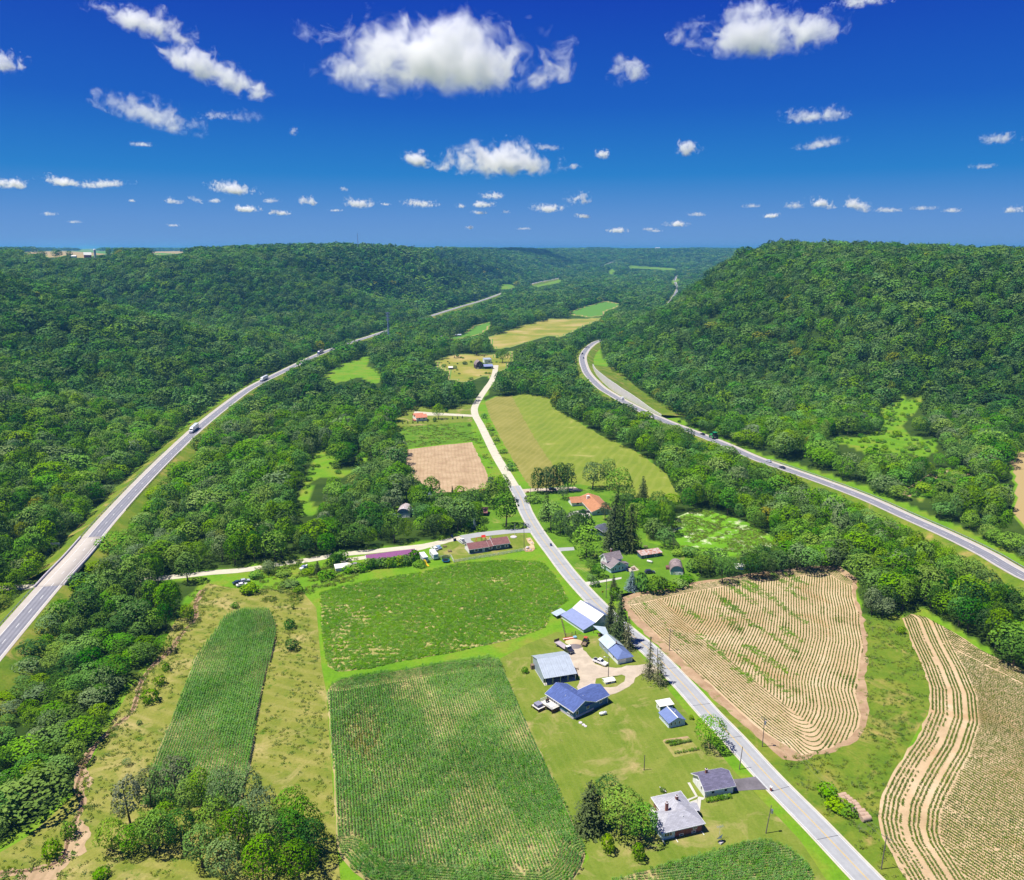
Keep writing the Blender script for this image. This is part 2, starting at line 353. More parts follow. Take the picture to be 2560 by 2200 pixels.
# ------------------------------------------------------------------ open ground, traced on the photograph (pixels, seen from the air)
def mp(z, pts): return [z(*p) for p in pts]
Z7 = zoom(850, 950, 2072 / 900); Z6 = zoom(800, 600, 2.59); Z8 = zoom(1500, 600, 2072 / 1060); ZB = zoom(0, 580, 4.144)
ZR = zoom(2200, 1080, 1137 / 360); ZK = zoom(1440, 820, 8.905); Z1 = zoom(1280, 1400, 1603 / 720); Z2 = zoom(1900, 1350, 1383 / 660)
Z3 = zoom(640, 1300, 1504 / 760); Z4 = zoom(0, 1300, 1583 / 800); Z5 = zoom(0, 600, 2004 / 900)
OPEN = dict(
    farmland=mp(OV, [(-80, 1735), (0, 1702), (61, 1674), (102, 1637), (155, 1596), (180, 1535), (205, 1481), (229, 1445), (265, 1379), (303, 1339), (352, 1249), (385, 1200),
                     (410, 1160), (540, 1142), (700, 1124), (811, 1102), (898, 1088), (940, 1078), (955, 1066), (985, 1045), (1000, 1003), (1030, 1000), (1062, 1030), (1050, 1000), (1076, 995), (1190, 990),
                     (1230, 1000), (1262, 1060), (1300, 1085), (1372, 1105), (1400, 1130), (1405, 1170), (1480, 1185), (1700, 1150), (1735, 1172), (1745, 1250), (1790, 1250), (1822, 1240), (1880, 1235), (1960, 1288), (2072, 1368), (2300, 1500), (2300, 1900), (-80, 1900)]),
    meadow=mp(Z8, [(360, 1385), (480, 1325), (560, 1335), (700, 1385), (760, 1425), (860, 1470), (900, 1490), (700, 1505), (660, 1560), (560, 1530), (440, 1470)]),
    hay=mp(Z7, [(815, 110), (845, 120), (900, 95), (1060, 85), (1200, 105), (1220, 160), (1350, 230), (1500, 320), (1700, 410), (1800, 480), (1870, 540), (1950, 690), (1780, 690), (1650, 640), (1500, 640), (1380, 620), (1100, 640), (1040, 650), (960, 540), (850, 330), (790, 200)]),
    yard=mp(Z7, [(320, 215), (430, 160), (620, 170), (760, 140), (800, 110), (850, 60), (880, 0), (895, 0), (850, 80), (800, 165), (850, 330), (960, 540), (1050, 690), (1000, 640), (900, 560), (850, 600), (760, 640), (590, 640), (430, 560), (395, 480), (395, 395), (350, 300)]),
    f1=mp(Z6, [(10, 880), (150, 800), (310, 745), (320, 780), (300, 810), (400, 870), (385, 940), (250, 890), (100, 930)]),
    f2=mp(Z6, [(740, 780), (880, 735), (990, 740), (1120, 740), (1130, 770), (1230, 725), (1250, 740), (1240, 780), (1200, 830), (1140, 860), (1120, 900), (1100, 870), (1000, 900), (930, 920), (845, 900), (830, 850), (770, 820)]),
    f3=mp(Z6, [(760, 640), (870, 620), (940, 600), (1010, 550), (1110, 525), (1100, 560), (1040, 610), (900, 640)]),
    f4=mp(Z6, [(1090, 630), (1200, 590), (1350, 545), (1500, 510), (1710, 512), (1840, 500), (1700, 560), (1560, 625), (1480, 620), (1380, 650), (1250, 690), (1130, 710)]),
    f6=mp(Z6, [(1600, 470), (1720, 430), (1850, 395), (1960, 415), (1850, 460), (1830, 490), (1740, 500), (1620, 480)]),
    f7=mp(Z6, [(1160, 285), (1270, 290), (1250, 315), (1170, 320)]),
    p1=mp(ZB, [(100, 212), (600, 193), (1200, 198), (1190, 220), (1000, 240), (880, 270), (780, 265), (700, 240), (600, 260), (480, 265), (440, 220), (250, 235)]),
    p2=mp(ZB, [(1490, 203), (2072, 193), (1880, 220), (1680, 240), (1600, 230)]),
    r1=mp(Z8, [(1360, 830), (1440, 790), (1480, 770), (1560, 775), (1570, 830), (1500, 870), (1480, 910), (1500, 950), (1640, 980), (1650, 1040), (1560, 1060), (1480, 1040), (1300, 1050), (1240, 1010), (1130, 990), (1130, 960), (1240, 960), (1380, 950), (1390, 880)]),
    r2=mp(ZR, [(200, 500), (400, 350), (510, 300), (660, 320), (690, 360), (570, 430), (500, 470), (380, 520), (330, 540)]),
    r3=mp(ZR, [(1010, 230), (1080, 170), (1137, 140), (1400, 100), (1400, 900), (1137, 750), (1020, 640), (1060, 560), (1070, 480), (1050, 330)]),
    verge=mp(ZK, [(510, 260), (560, 440), (640, 680), (760, 870), (1000, 1060), (1250, 1280), (1500, 1440), (1781, 1640), (2300, 2000), (2700, 2250), (2700, 2330), (2000, 1980), (1600, 1790), (1200, 1620), (900, 1500), (480, 1200), (240, 900), (150, 640), (340, 380)]),
    orchard=mp(zoom(780, 1050, 1176 / 300), [(60, 270), (110, 260), (140, 340), (270, 400), (260, 470), (380, 500), (330, 560), (250, 560), (60, 560), (0, 600), (0, 850), (70, 860), (60, 950), (-150, 950), (-120, 700), (-20, 480)]),
    orchard2=mp(zoom(780, 1050, 1176 / 300), [(430, 290), (560, 310), (560, 370), (470, 440), (420, 470), (460, 380)]),
    farm=mp(ZB, [(860, 165), (1000, 165), (1000, 215), (780, 215)]), arch=mp(zoom(960, 1180, 2072 / 360), [(140, 450), (370, 450), (385, 650), (150, 665)]),
    faroad1=[(1341 - 22, 712), (1403, 699), (1403, 706), (1341, 718)],
    faroad2=[(1520, 672), (1536, 672), (1536, 684), (1524, 688)],
    faroad3=[(1570, 663), (1690, 671), (1690, 676), (1570, 670)],
    faroad4=[(1672, 702), (1700, 694), (1700, 702), (1680, 712)],
)
HL_CLEAR = [(-60, 1680, 50), (-4, 1602, 36), (84, 1497, 28), (142, 1430, 28), (218, 1338, 28), (284, 1266, 28), (380, 1172, 26), (480, 1071, 20), (556, 1011, 14), (627, 965, 9), (700, 929, 5), (760, 900, 2), (799, 882, 5), (830, 871, 3)]
HL_CLEAR2 = [(869, 858, 3), (931, 838, 4), (960, 828, 2)]
HL_CLEAR3 = [(1080, 788, 4), (1147, 768, 5), (1202, 751, 4), (1250, 735, 4)]
HR_CLEAR = [(2700, 1500, 42), (2560, 1434, 32), (2370, 1332, 26), (2165, 1241, 22), (1990, 1176, 15), (1900, 1143, 10), (1807, 1103, 6), (1740, 1074, 2), (1669, 1046, 4), (1600, 1018, 3), (1561, 1000, 8), (1507, 970, 10), (1468, 932, 14), (1457, 892, 14), (1478, 863, 9), (1491, 856, 4)]
CR_CLEAR = [(1302, 1245, 14), (1267, 1185, 14), (1219, 1098, 13), (1187, 1037, 10), (1187, 1018, 9), (1202, 990, 6), (1217, 972, 5), (1230, 950, 3)]
WG_CLEAR = [(1330, 1320, 16), (1240, 1330, 11), (1154, 1342, 11), (1058, 1363, 11), (937, 1378, 9), (839, 1392, 8), (708, 1409, 9), (593, 1427, 10), (500, 1437, 10), (420, 1444, 9), (400, 1446, 4)]
WG_CLEAR2 = [(45, 1468, 9), (100, 1467, 9)]
def in_poly(px, py, poly):
    p = np.asarray(poly); x0, y0 = p.min(0); x1, y1 = p.max(0)
    out = np.zeros(px.shape, bool); m = (px >= x0) & (px <= x1) & (py >= y0) & (py <= y1)
    if not m.any(): return out
    qx, qy = px[m], py[m]; r = np.zeros(qx.shape, bool); j = len(p) - 1
    for i in range(len(p)):
        xi, yi = p[i]; xj, yj = p[j]
        if yi != yj:
            c = ((yi > qy) != (yj > qy)) & (qx < (xj - xi) * (qy - yi) / (yj - yi) + xi); r ^= c
        j = i
    out[m] = r; return out
def near_line(px, py, line):
    out = np.zeros(px.shape, bool)
    for (x0, y0, r0), (x1, y1, r1) in zip(line[:-1], line[1:]):
        dx, dy = x1 - x0, y1 - y0; t = np.clip(((px - x0) * dx + (py - y0) * dy) / (dx * dx + dy * dy), 0, 1)
        out |= np.hypot(px - x0 - t * dx, py - y0 - t * dy) < r0 + (r1 - r0) * t
    return out
LINES = [HL_CLEAR, HL_CLEAR2, HL_CLEAR3, HR_CLEAR, CR_CLEAR, WG_CLEAR, WG_CLEAR2]
def is_open(px, py):
    o = np.zeros(px.shape, bool)
    for p in OPEN.values(): o |= in_poly(px, py, p)
    for l in LINES: o |= near_line(px, py, l)
    return o

# terrain mesh with a ground-cover attribute (0 woodland floor, then grass, tan stubble, green crop)
pxg, pyg = project(Xg, Yg, Zg)
cover = np.zeros((NR, NC), np.float32)
vis = Yg > 120
cover[is_open(pxg, pyg) & vis] = 1.0
cover[in_poly(pxg, pyg, OPEN['r3']) & vis] = 2.0
for k in ('f2', 'f4'): cover[in_poly(pxg, pyg, OPEN[k]) & vis] = 4.0
for k in ('f3', 'f6'): cover[in_poly(pxg, pyg, OPEN[k]) & vis] = 3.0
for k in ('p1', 'p2'):
    mk = in_poly(pxg, pyg, OPEN[k]) & vis
    cover[mk] = np.where((0.5 + 0.5 * np.sin(Xg[mk] / 90 + Yg[mk] / 150)) > 0.45, 2.0, 3.0)
cover[(Yg > 2900) & (wob(Xg, Yg, 700, 2) > 0.9) & (Yg > 4800)] = 3.0
m_ter, nt, out = new_mat('terrain_turf'); v = pos(nt)
at = nd(nt, 'ShaderNodeAttribute', attribute_name='cover')
n1 = noise(nt, v, 0.06, 6, 0.62, 0.5); n2 = noise(nt, v, 0.9, 5, 0.7)
wood = ramp(nt, n1, [(0.3, (0.020, 0.045, 0.008)), (0.7, (0.055, 0.095, 0.013))])
gr = ramp(nt, n1, [(0.25, (0.085, 0.235, 0.010)), (0.5, (0.155, 0.31, 0.016)), (0.66, (0.22, 0.28, 0.03)), (0.8, (0.34, 0.27, 0.07))])
gr = mix(nt, 0.45, gr, ramp(nt, n2, [(0.3, (0.35,) * 3), (0.7, (1,) * 3)]), 'MULTIPLY')
col = mix(nt, mrange(nt, at.outputs['Fac'], 0.2, 0.8), wood, gr)
col = mix(nt, mrange(nt, at.outputs['Fac'], 1.3, 1.8), col, (0.36, 0.27, 0.12))
col = mix(nt, mrange(nt, at.outputs['Fac'], 2.3, 2.8), col, (0.10, 0.23, 0.03))
col = mix(nt, mrange(nt, at.outputs['Fac'], 3.3, 3.8), col, ramp(nt, noise(nt, v, 0.018, 4, .6), [(0.35, (0.17, 0.22, 0.025)), (0.52, (0.28, 0.26, 0.05)), (0.68, (0.42, 0.32, 0.13))]))
princ(nt, out, col, 0.95, bump=n2, bstr=0.4, bdist=0.4, spec=0.05)
me = mesh_np('terrain', np.stack([Xg, Yg, Zg], -1).reshape(-1, 3), F, m_ter, smooth=True)
a = me.attributes.new('cover', 'FLOAT', 'POINT'); a.data.foreach_set('value', cover.ravel())
tag(link('terrain', me), 'wooded hills and flat valley floor running to the horizon', kind='structure')

# ------------------------------------------------------------------ flat sheets and ribbons
def sheet(name, pix, z, mat, label=None, world_pts=None, raise_edge=0.0):
    pts = world_pts or [P(x, y)[:2] for x, y in pix]
    me = bpy.data.meshes.new(name)
    V = [(x, y, z) for x, y in pts]
    tri = tessellate_polygon([[Vector((x, y, 0)) for x, y in pts]])
    F = []
    for t in tri:
        a, b, c = (Vector(V[i]) for i in t)
        F.append(tuple(t) if (b - a).cross(c - a).z > 0 else tuple(reversed(t)))
    me.from_pydata(V, [], F); me.materials.append(mat); me.update()
    return tag(link(name, me), label, kind='structure')
def wavy(pts, amp, step=3.0, closed=True, seed=0):
    """subdivide a world outline and wobble it, so that field edges are not ruler-straight"""
    r = np.random.default_rng(seed); out = []
    n = len(pts)
    for i in range(n if closed else n - 1):
        a, b = np.array(pts[i][:2]), np.array(pts[(i + 1) % n][:2]); L = np.linalg.norm(b - a); k = max(1, int(L / step))
        nrm = np.array([-(b - a)[1], (b - a)[0]]) / max(L, 1e-6)
        for j in range(k):
            out.append(tuple(a + (b - a) * j / k + nrm * (r.normal() * amp if j else 0)))
    if not closed: out.append(tuple(pts[-1][:2]))
    return out
def offset_line(line, off):
    l = np.asarray(line, float); t = np.gradient(l[:, :2], axis=0); t /= np.linalg.norm(t, axis=1)[:, None] + 1e-9
    n = np.stack([t[:, 1], -t[:, 0]], -1)             # to the right of travel
    o = l.copy(); o[:, :2] += n * np.asarray(off).reshape(-1, 1) if np.ndim(off) else n * off
    return o
def ribbon(name, line, prof, mat, label=None, parent=None, kind='structure', smooth=False):
    """prof: [(offset, dz), ...] from left to right across the line"""
    rows = [offset_line(line, o) + np.array([0, 0, dz]) for o, dz in prof]
    V = np.stack(rows, 1); n, k = V.shape[:2]; ix = np.arange(n * k).reshape(n, k)
    F = np.stack([ix[:-1, :-1], ix[:-1, 1:], ix[1:, 1:], ix[1:, :-1]], -1).reshape(-1, 4)
    o = link(name, mesh_np(name, V.reshape(-1, 3), F, mat, smooth), parent)
    return tag(o, label, kind=kind)
def road_mat(name, base, crack=0.35, lane=None):
    m, nt, out = new_mat(name); v = pos(nt)
    f = noise(nt, v, 0.25, 6, 0.65, 0.3); f2 = noise(nt, v, 3.0, 4, 0.7)
    col = ramp(nt, f, [(0.3, tuple(c * (1 - crack * .5) for c in base)), (0.7, tuple(min(1, c * (1 + crack * .25)) for c in base))])
    col = mix(nt, 0.25, col, ramp(nt, f2, [(0.3, (0.6,) * 3), (0.7, (1,) * 3)]), 'MULTIPLY')
    princ(nt, out, col, 0.9, bump=f2, bstr=0.15, bdist=0.03, spec=0.15); return m
M = {}
M['asphalt_old'] = road_mat('weathered_asphalt', (0.36, 0.37, 0.375), 0.2)
M['asphalt_hw'] = road_mat('highway_asphalt', (0.255, 0.255, 0.285), 0.22)
M['shoulder'] = road_mat('shoulder_concrete', (0.46, 0.42, 0.37), 0.2)
M['gravel'] = road_mat('limestone_gravel', (0.56, 0.52, 0.40), 0.35)
M['dirt_drive'] = road_mat('drive_gravel', (0.50, 0.42, 0.32), 0.5)
M['drive_asphalt'] = road_mat('driveway_asphalt', (0.17, 0.155, 0.17), 0.7)
M['concrete'] = road_mat('pale_concrete', (0.52, 0.50, 0.44), 0.25)
M['line_white'] = paint('road_paint_white', (0.72, 0.72, 0.70), 0.7, scale=0.6)
M['line_yellow'] = paint('road_paint_yellow', (0.62, 0.40, 0.05), 0.7, scale=0.6)
M['dirt'] = ground('bare_soil', [(0.3, (0.27, 0.17, 0.095)), (0.7, (0.44, 0.31, 0.19))], 0.2, 2.5, 0.35, spots=(0.3, 0.55, 0.68, (0.16, 0.18, 0.04)))
M['verge'] = ground('roadside_grass', [(0.22, (0.06, 0.135, 0.012)), (0.5, (0.12, 0.185, 0.016)), (0.75, (0.22, 0.225, 0.035))], 0.11, 1.2, 0.5, dry=(0.33, 0.25, 0.08), dry_sc=0.06, dry_at=(0.54, 0.68), spots=(0.3, 0.60, 0.70, (0.05, 0.13, 0.010)))
M['lawn'] = ground('mown_lawn', [(0.2, (0.085, 0.150, 0.014)), (0.45, (0.135, 0.190, 0.022)), (0.65, (0.18, 0.215, 0.035)), (0.8, (0.25, 0.235, 0.06))], 0.09, 1.6, 0.42, dry=(0.36, 0.285, 0.12), dry_sc=0.075, dry_at=(0.53, 0.70), stripes=(0.25, 2.6, 0.3, (0.23, 0.25, 0.055)), spots=(0.35, 0.62, 0.72, (0.085, 0.145, 0.014)))
M['lush'] = ground('lush_grass', [(0.22, (0.065, 0.155, 0.012)), (0.55, (0.105, 0.215, 0.014)), (0.78, (0.165, 0.255, 0.03))], 0.1, 1.2, 0.45, dry=(0.27, 0.26, 0.07), dry_sc=0.08, dry_at=(0.6, 0.75), spots=(0.3, 0.6, 0.7, (0.05, 0.13, 0.012)))
M['pasture'] = ground('rough_pasture', [(0.2, (0.085, 0.145, 0.014)), (0.48, (0.185, 0.205, 0.032)), (0.75, (0.29, 0.26, 0.07))], 0.09, 1.3, 0.5, dry=(0.42, 0.33, 0.14), dry_sc=0.06, dry_at=(0.54, 0.72), spots=(0.26, 0.58, 0.68, (0.075, 0.15, 0.012)), stripes=(1.2, 5.0, 0.4, (0.36, 0.30, 0.11)))
M['hay'] = ground('cut_hay', [(0.25, (0.13, 0.19, 0.02)), (0.6, (0.185, 0.235, 0.028)), (0.8, (0.25, 0.27, 0.05))], 0.05, 1.2, 0.3, dry=(0.40, 0.35, 0.13), dry_sc=0.05, dry_at=(0.62, 0.8), stripes=(-0.32, 6.0, 0.4, (0.30, 0.30, 0.08)))
M['hay_brown'] = ground('cut_stubble', [(0.25, (0.17, 0.175, 0.03)), (0.7, (0.26, 0.24, 0.06))], 0.05, 1.2, 0.3, stripes=(-0.32, 4.2, 0.4, (0.36, 0.31, 0.11)))
M['beans'] = ground('bean_soil', [(0.3, (0.26, 0.25, 0.07)), (0.7, (0.40, 0.34, 0.14))], 0.1, 1.5, 0.3, dry=(0.42, 0.36, 0.15), dry_sc=0.07, dry_at=(0.63, 0.74))
M['stubble'] = ground('pale_crop_soil', [(0.25, (0.38, 0.265, 0.145)), (0.55, (0.50, 0.37, 0.22)), (0.8, (0.59, 0.47, 0.31))], 0.07, 2.2, 0.35, dry=(0.40, 0.25, 0.12), dry_sc=0.045, dry_at=(0.52, 0.72))
M['plowed'] = ground('harrowed_soil', [(0.25, (0.30, 0.20, 0.115)), (0.55, (0.42, 0.30, 0.18)), (0.8, (0.50, 0.38, 0.24))], 0.12, 1.0, 0.3, spots=(0.35, 0.60, 0.72, (0.17, 0.17, 0.05)), stripes=(0.1, 2.4, 0.5, (0.22, 0.17, 0.08)))
M['corn_soil'] = ground('corn_field_soil', [(0.3, (0.22, 0.20, 0.07)), (0.55, (0.36, 0.29, 0.13)), (0.75, (0.48, 0.38, 0.20))], 0.06, 2.0, 0.3)

# base grass of the farmland, then patches on it
sheet('pasture', mp(OV, [(60, 1690), (155, 1605), (205, 1500), (265, 1390), (310, 1345), (355, 1255), (420, 1180), (470, 1190), (610, 1195), (640, 1230), (650, 1345), (660, 1400), (680, 1690), (700, 1900), (-100, 1900), (-60, 1760)]), 0.03, M['pasture'], 'dry yellowish pasture along the creek')
sheet('lawn', mp(Z1, [(-160, 600), (80, 470), (250, 400), (420, 420), (640, 440), (740, 560), (900, 760), (1060, 960), (1250, 1190), (1330, 1270), (1603, 1560), (1750, 1781), (1750, 2000), (500, 2000), (330, 1781), (430, 1660), (0, 740), (-110, 620)]), 0.05, M['lawn'], 'mown yellow-green lawn around the farm buildings')
BEAN = [P(x, y)[:2] for x, y in mp(Z3, [(320, 360), (420, 330), (560, 300), (840, 255), (1000, 215), (1250, 198), (1415, 208), (1495, 300), (1545, 395), (1455, 460), (1430, 530), (1300, 580), (1000, 650), (700, 702), (560, 735), (405, 750), (355, 725), (330, 560), (320, 400)])]
sheet('bean_field', None, 0.06, M['beans'], 'bright green bean field with dry patches', world_pts=wavy(BEAN, 0.25))
CORN_A = [P(x, y)[:2] for x, y in mp(Z3, [(350, 850), (375, 815), (420, 790), (800, 730), (1150, 680), (1200, 690), (1225, 740), (1280, 870)])] + [P(x, y)[:2] for x, y in mp(Z1, [(60, 870), (240, 1250), (400, 1600), (408, 1650), (385, 1720), (330, 1800), (200, 1880)])] + [P(x, y)[:2] for x, y in mp(Z3, [(560, 1800), (480, 1740), (420, 1670), (395, 1560), (385, 1300), (365, 1050)])]
CORN_B = [P(x, y)[:2] for x, y in mp(Z4, [(1110, 485), (1200, 447), (1335, 447), (1368, 520), (1358, 640), (1300, 820), (1270, 1000), (1232, 1260), (1180, 1420), (700, 1420), (748, 1230), (905, 850), (965, 680), (1060, 560)])]
CORN_C = [P(x, y)[:2] for x, y in mp(Z1, [(430, 1830), (700, 1740), (900, 1690), (1100, 1640), (1300, 1580), (1400, 1565), (1480, 1580)])] + [P(x, y)[:2] for x, y in mp(Z2, [(150, 1620), (240, 1700), (280, 1781), (300, 1900), (-300, 2050)])] + [P(*Z1(500, 2050))[:2]]
for pl in (CORN_A, CORN_B, CORN_C): sheet('corn_field', None, 0.06, M['corn_soil'], 'soil under rows of tall green corn', world_pts=wavy(pl, 0.25, seed=3))
ROW1 = [P(x, y)[:2] for x, y in mp(Z1, [(640, 235), (690, 205), (850, 170), (1000, 140), (1280, 92), (1600, 55)])] + [P(x, y)[:2] for x, y in mp(Z2, [(300, 148), (400, 160), (482, 210), (490, 300), (515, 380), (540, 560), (520, 680), (500, 800), (530, 920), (520, 980), (450, 1050), (340, 1100), (220, 1130), (150, 1085)])] + [P(x, y)[:2] for x, y in mp(Z1, [(1400, 960), (1200, 785), (1020, 620), (870, 480), (720, 335), (660, 270)])]
ROW2 = [P(x, y)[:2] for x, y in mp(Z2, [(745, 410), (790, 388), (870, 405), (1000, 475), (1150, 572), (1383, 685), (1800, 900), (1800, 2100), (900, 2100), (770, 1781), (700, 1660), (640, 1560), (618, 1450), (640, 1330), (690, 1230), (760, 1120), (830, 1020), (885, 890), (885, 770), (845, 650), (785, 520)])]
sheet('row_crop_field', None, 0.06, M['stubble'], 'pale tan field with thin curved crop rows', world_pts=wavy(ROW1, 0.3, seed=4))
sheet('row_crop_field', None, 0.06, M['stubble'], 'large pale tan crop field', world_pts=wavy(ROW2, 0.3, seed=5))
sheet('field_margin', None, 0.045, M['dirt'], 'bare reddish soil round the striped field', world_pts=wavy([P(x, y)[:2] for x, y in mp(Z1, [(600, 190), (700, 180), (1000, 125), (1600, 40)]) + mp(Z2, [(300, 132), (420, 140), (505, 200), (505, 300), (535, 380), (562, 560), (560, 780), (566, 920), (550, 990), (470, 1075), (350, 1122), (200, 1160), (120, 1150)]) + mp(Z1, [(1360, 985), (1150, 800), (980, 650), (830, 500), (680, 350), (610, 250)])], 0.5, seed=6))
sheet('meadow', mp(Z2, [(110, 1130), (340, 1090), (540, 980), (550, 600), (520, 380), (560, 400), (740, 390), (790, 520), (900, 770), (890, 880), (640, 1330), (630, 1560), (820, 1781), (900, 2000), (720, 1900), (300, 1500), (0, 1150), (-260, 880), (-200, 850)]), 0.025, M['verge'], 'uneven green grass between the two crop fields')
sheet('hay_field', None, 0.04, M['hay'], 'mown green hay field with cut swaths', world_pts=wavy([P(x, y) for x, y in mp(Z7, [(990, 95), (1060, 80), (1200, 100), (1225, 160), (1350, 230), (1500, 320), (1700, 410), (1800, 480), (1880, 540), (1960, 700), (1780, 700), (1500, 650), (1350, 630), (1230, 500), (1100, 300)])], 0.4, seed=8))
sheet('hay_field', None, 0.035, M['hay_brown'], 'browner cut strip beside the gravel road', world_pts=wavy([P(x, y) for x, y in mp(Z7, [(835, 125), (900, 95), (1000, 90), (1110, 300), (1240, 500), (1300, 630), (1100, 625), (1040, 540), (950, 380), (860, 210)])], 0.3, seed=9))
sheet('plowed_field', None, 0.05, M['plowed'], 'harrowed bare field with tan soil', world_pts=wavy([P(x, y) for x, y in mp(Z7, [(385, 400), (560, 378), (760, 358), (850, 545), (850, 620), (740, 640), (560, 650), (430, 570), (380, 480)])], 0.3, seed=10))
sheet('lush_field', None, 0.05, M['lush'], 'bright green weedy field', world_pts=wavy([P(x, y) for x, y in mp(Z7, [(340, 275), (500, 262), (680, 245), (750, 245), (775, 350), (560, 372), (390, 392), (350, 320)])], 0.5, seed=11))
sheet('lawn', None, 0.045, M['lawn'], 'lawn round the red-roofed house', world_pts=wavy([P(x, y) for x, y in mp(Z7, [(310, 215), (430, 150), (620, 165), (755, 130), (760, 240), (600, 250), (340, 275)])], 0.4, seed=12))
sheet('lawn', mp(Z7, [(690, 865), (760, 790), (780, 690), (840, 650), (1000, 660), (1075, 850), (960, 857), (800, 875)]), 0.045, M['lush'], 'green lawn on the corner')
sheet('lawn', mp(Z7, [(1045, 660), (1110, 625), (1380, 600), (1600, 640), (1760, 720), (1760, 930), (2000, 1000), (2080, 1130), (1990, 1190), (1700, 1225), (1520, 1290), (1440, 1180), (1235, 955), (1130, 800)]), 0.045, M['lush'], 'shaded green lawn around the two houses')
sheet('lawn', mp(zoom(1040, 1320, 2072 / 300), [(360, 330), (640, 215), (940, 165), (1100, 120), (1700, 85), (1900, 110), (2010, 300), (1870, 390), (660, 590), (600, 500), (380, 520), (300, 420)]), 0.07, M['lawn'], 'mown lawn behind a white fence')
sheet('meadow', mp(Z8, [(300, 1385), (480, 1310), (700, 1370), (920, 1490), (700, 1530), (560, 1560), (400, 1500)]), 0.03, ground('flower_meadow', [(0.25, (0.09, 0.24, 0.010)), (0.6, (0.145, 0.32, 0.015)), (0.8, (0.22, 0.36, 0.03))], 0.08, 1.0, 0.4, spots=(0.13, 0.53, 0.66, (0.56, 0.58, 0.38))), 'meadow with pale flower patches')
# creek
CRK = smooth_line([P(*Z4(*p)) for p in [(1010, 345), (965, 420), (970, 480), (900, 560), (860, 620), (800, 680), (730, 750), (690, 830), (670, 900), (640, 960), (580, 1010), (500, 1080), (430, 1170), (400, 1260), (380, 1330), (410, 1400), (380, 1470), (340, 1540), (330, 1620), (290, 1690), (180, 1730), (0, 1750), (-200, 1800)]], 1.0)
r_ = np.random.default_rng(3)
wv = np.convolve(r_.normal(0, 1, len(CRK) + 20), np.ones(21) / 21, 'valid')[:len(CRK)]
ck = CRK + np.array([0, 0, 0.05]); sheet('creek_bank', None, 0.042, M['dirt'], 'reddish eroded bank of the small creek', world_pts=[tuple(p[:2]) for p in offset_line(ck, -0.7 - 2.6 * np.abs(wv))] + [tuple(p[:2]) for p in offset_line(ck, 0.5 + 2.6 * np.abs(wv[::-1]))[::-1]])
mw, nt, out = new_mat('creek_water'); princ(nt, out, (0.17, 0.10, 0.055), 0.45, spec=0.3)
ribbon('creek', CRK, [(-0.3, 0.06), (0.35, 0.06)], mw, 'narrow brown creek')
sheet('creek_bank', None, 0.043, M['plowed'], 'tan sandy bar', world_pts=wavy([P(*Z4(*p)) for p in [(420, 1220), (460, 1290), (440, 1350), (420, 1300)]], 0.3, 1.0))
sheet('creek_bank', None, 0.043, M['plowed'], 'trampled cattle crossing', world_pts=wavy([P(*Z4(*p)) for p in [(330, 1560), (400, 1480), (440, 1520), (430, 1640), (340, 1700), (280, 1781), (150, 1800), (40, 1790), (190, 1720), (300, 1660)]], 0.5, 1.2))
# county road, gravel roads, driveways
CR = smooth_line([(112, 60, 0), (96, 105, 0)] + [P(x, y) for x, y in [(2167, 2197), (2040, 2064), (1924, 1946), (1832, 1845), (1774, 1785), (1716, 1720), (1628, 1629), (1560, 1572), (1501, 1519), (1428, 1441), (1384, 1384), (1347, 1335), (1315, 1280), (1302, 1245), (1285, 1215)]], 4.0)
GR = smooth_line([P(x, y) for x, y in [(1285, 1215), (1267, 1184.6), (1241, 1141), (1219, 1097.7), (1202, 1063), (1188, 1037), (1186.5, 1019.5), (1197.5, 997.8), (1215, 972), (1228, 954), (1236, 935), (1240, 913)]], 4.0)
WG = smooth_line([P(x, y) for x, y in [(1345, 1328), (1319, 1327), (1284, 1328), (1241, 1332), (1197.5, 1337), (1154, 1344)]], 3.0)
WG2 = smooth_line([P(x, y) for x, y in [(1154, 1344), (1110.6, 1354), (1058.5, 1365), (1002, 1371), (937, 1378), (850, 1386.6), (773, 1400), (708, 1408.6), (658, 1418), (593, 1427), (536, 1431), (455, 1440), (394, 1446.5), (250, 1458), (76, 1467), (0, 1471), (-120, 1480)]], 4.0)
WG3 = smooth_line([P(x, y) for x, y in [(1075, 1364), (1050, 1371), (1014, 1379), (956, 1387), (912, 1394), (869, 1400), (862, 1408), (878, 1416)]], 2.0)
ribbon('county_road', CR, [(-3.35, 0.10), (0, 0.15), (3.35, 0.10)], M['asphalt_old'], 'pale two-lane county road', smooth=True)
ribbon('road_shoulder', CR, [(-3.85, 0.085), (-3.3, 0.088)], M['gravel']); ribbon('road_shoulder', CR, [(3.3, 0.088), (3.85, 0.085)], M['gravel'])
ribbon('lane_marking', CR, [(-0.16, 0.158), (-0.06, 0.158)], M['line_yellow']); ribbon('lane_marking', CR, [(0.06, 0.158), (0.16, 0.158)], M['line_yellow'])
ribbon('lane_marking', CR, [(-3.1, 0.11), (-2.98, 0.112)], M['line_white']); ribbon('lane_marking', CR, [(2.98, 0.112), (3.1, 0.11)], M['line_white'])
M['track'] = road_mat('worn_wheel_track', (0.345, 0.352, 0.358), 0.22); M['track_hw'] = road_mat('worn_highway_track', (0.205, 0.205, 0.235), 0.25)
for o_ in (-2.55, -1.05, .65, 2.05): ribbon('wheel_track', CR, [(o_, 0.15 - abs(o_) * .05 / 3.35 + .004), (o_ + .5, 0.15 - abs(o_ + .5) * .05 / 3.35 + .004)], M['track'])
mk_crack = paint('crack_sealer', (0.13, 0.13, 0.14), 0.9)
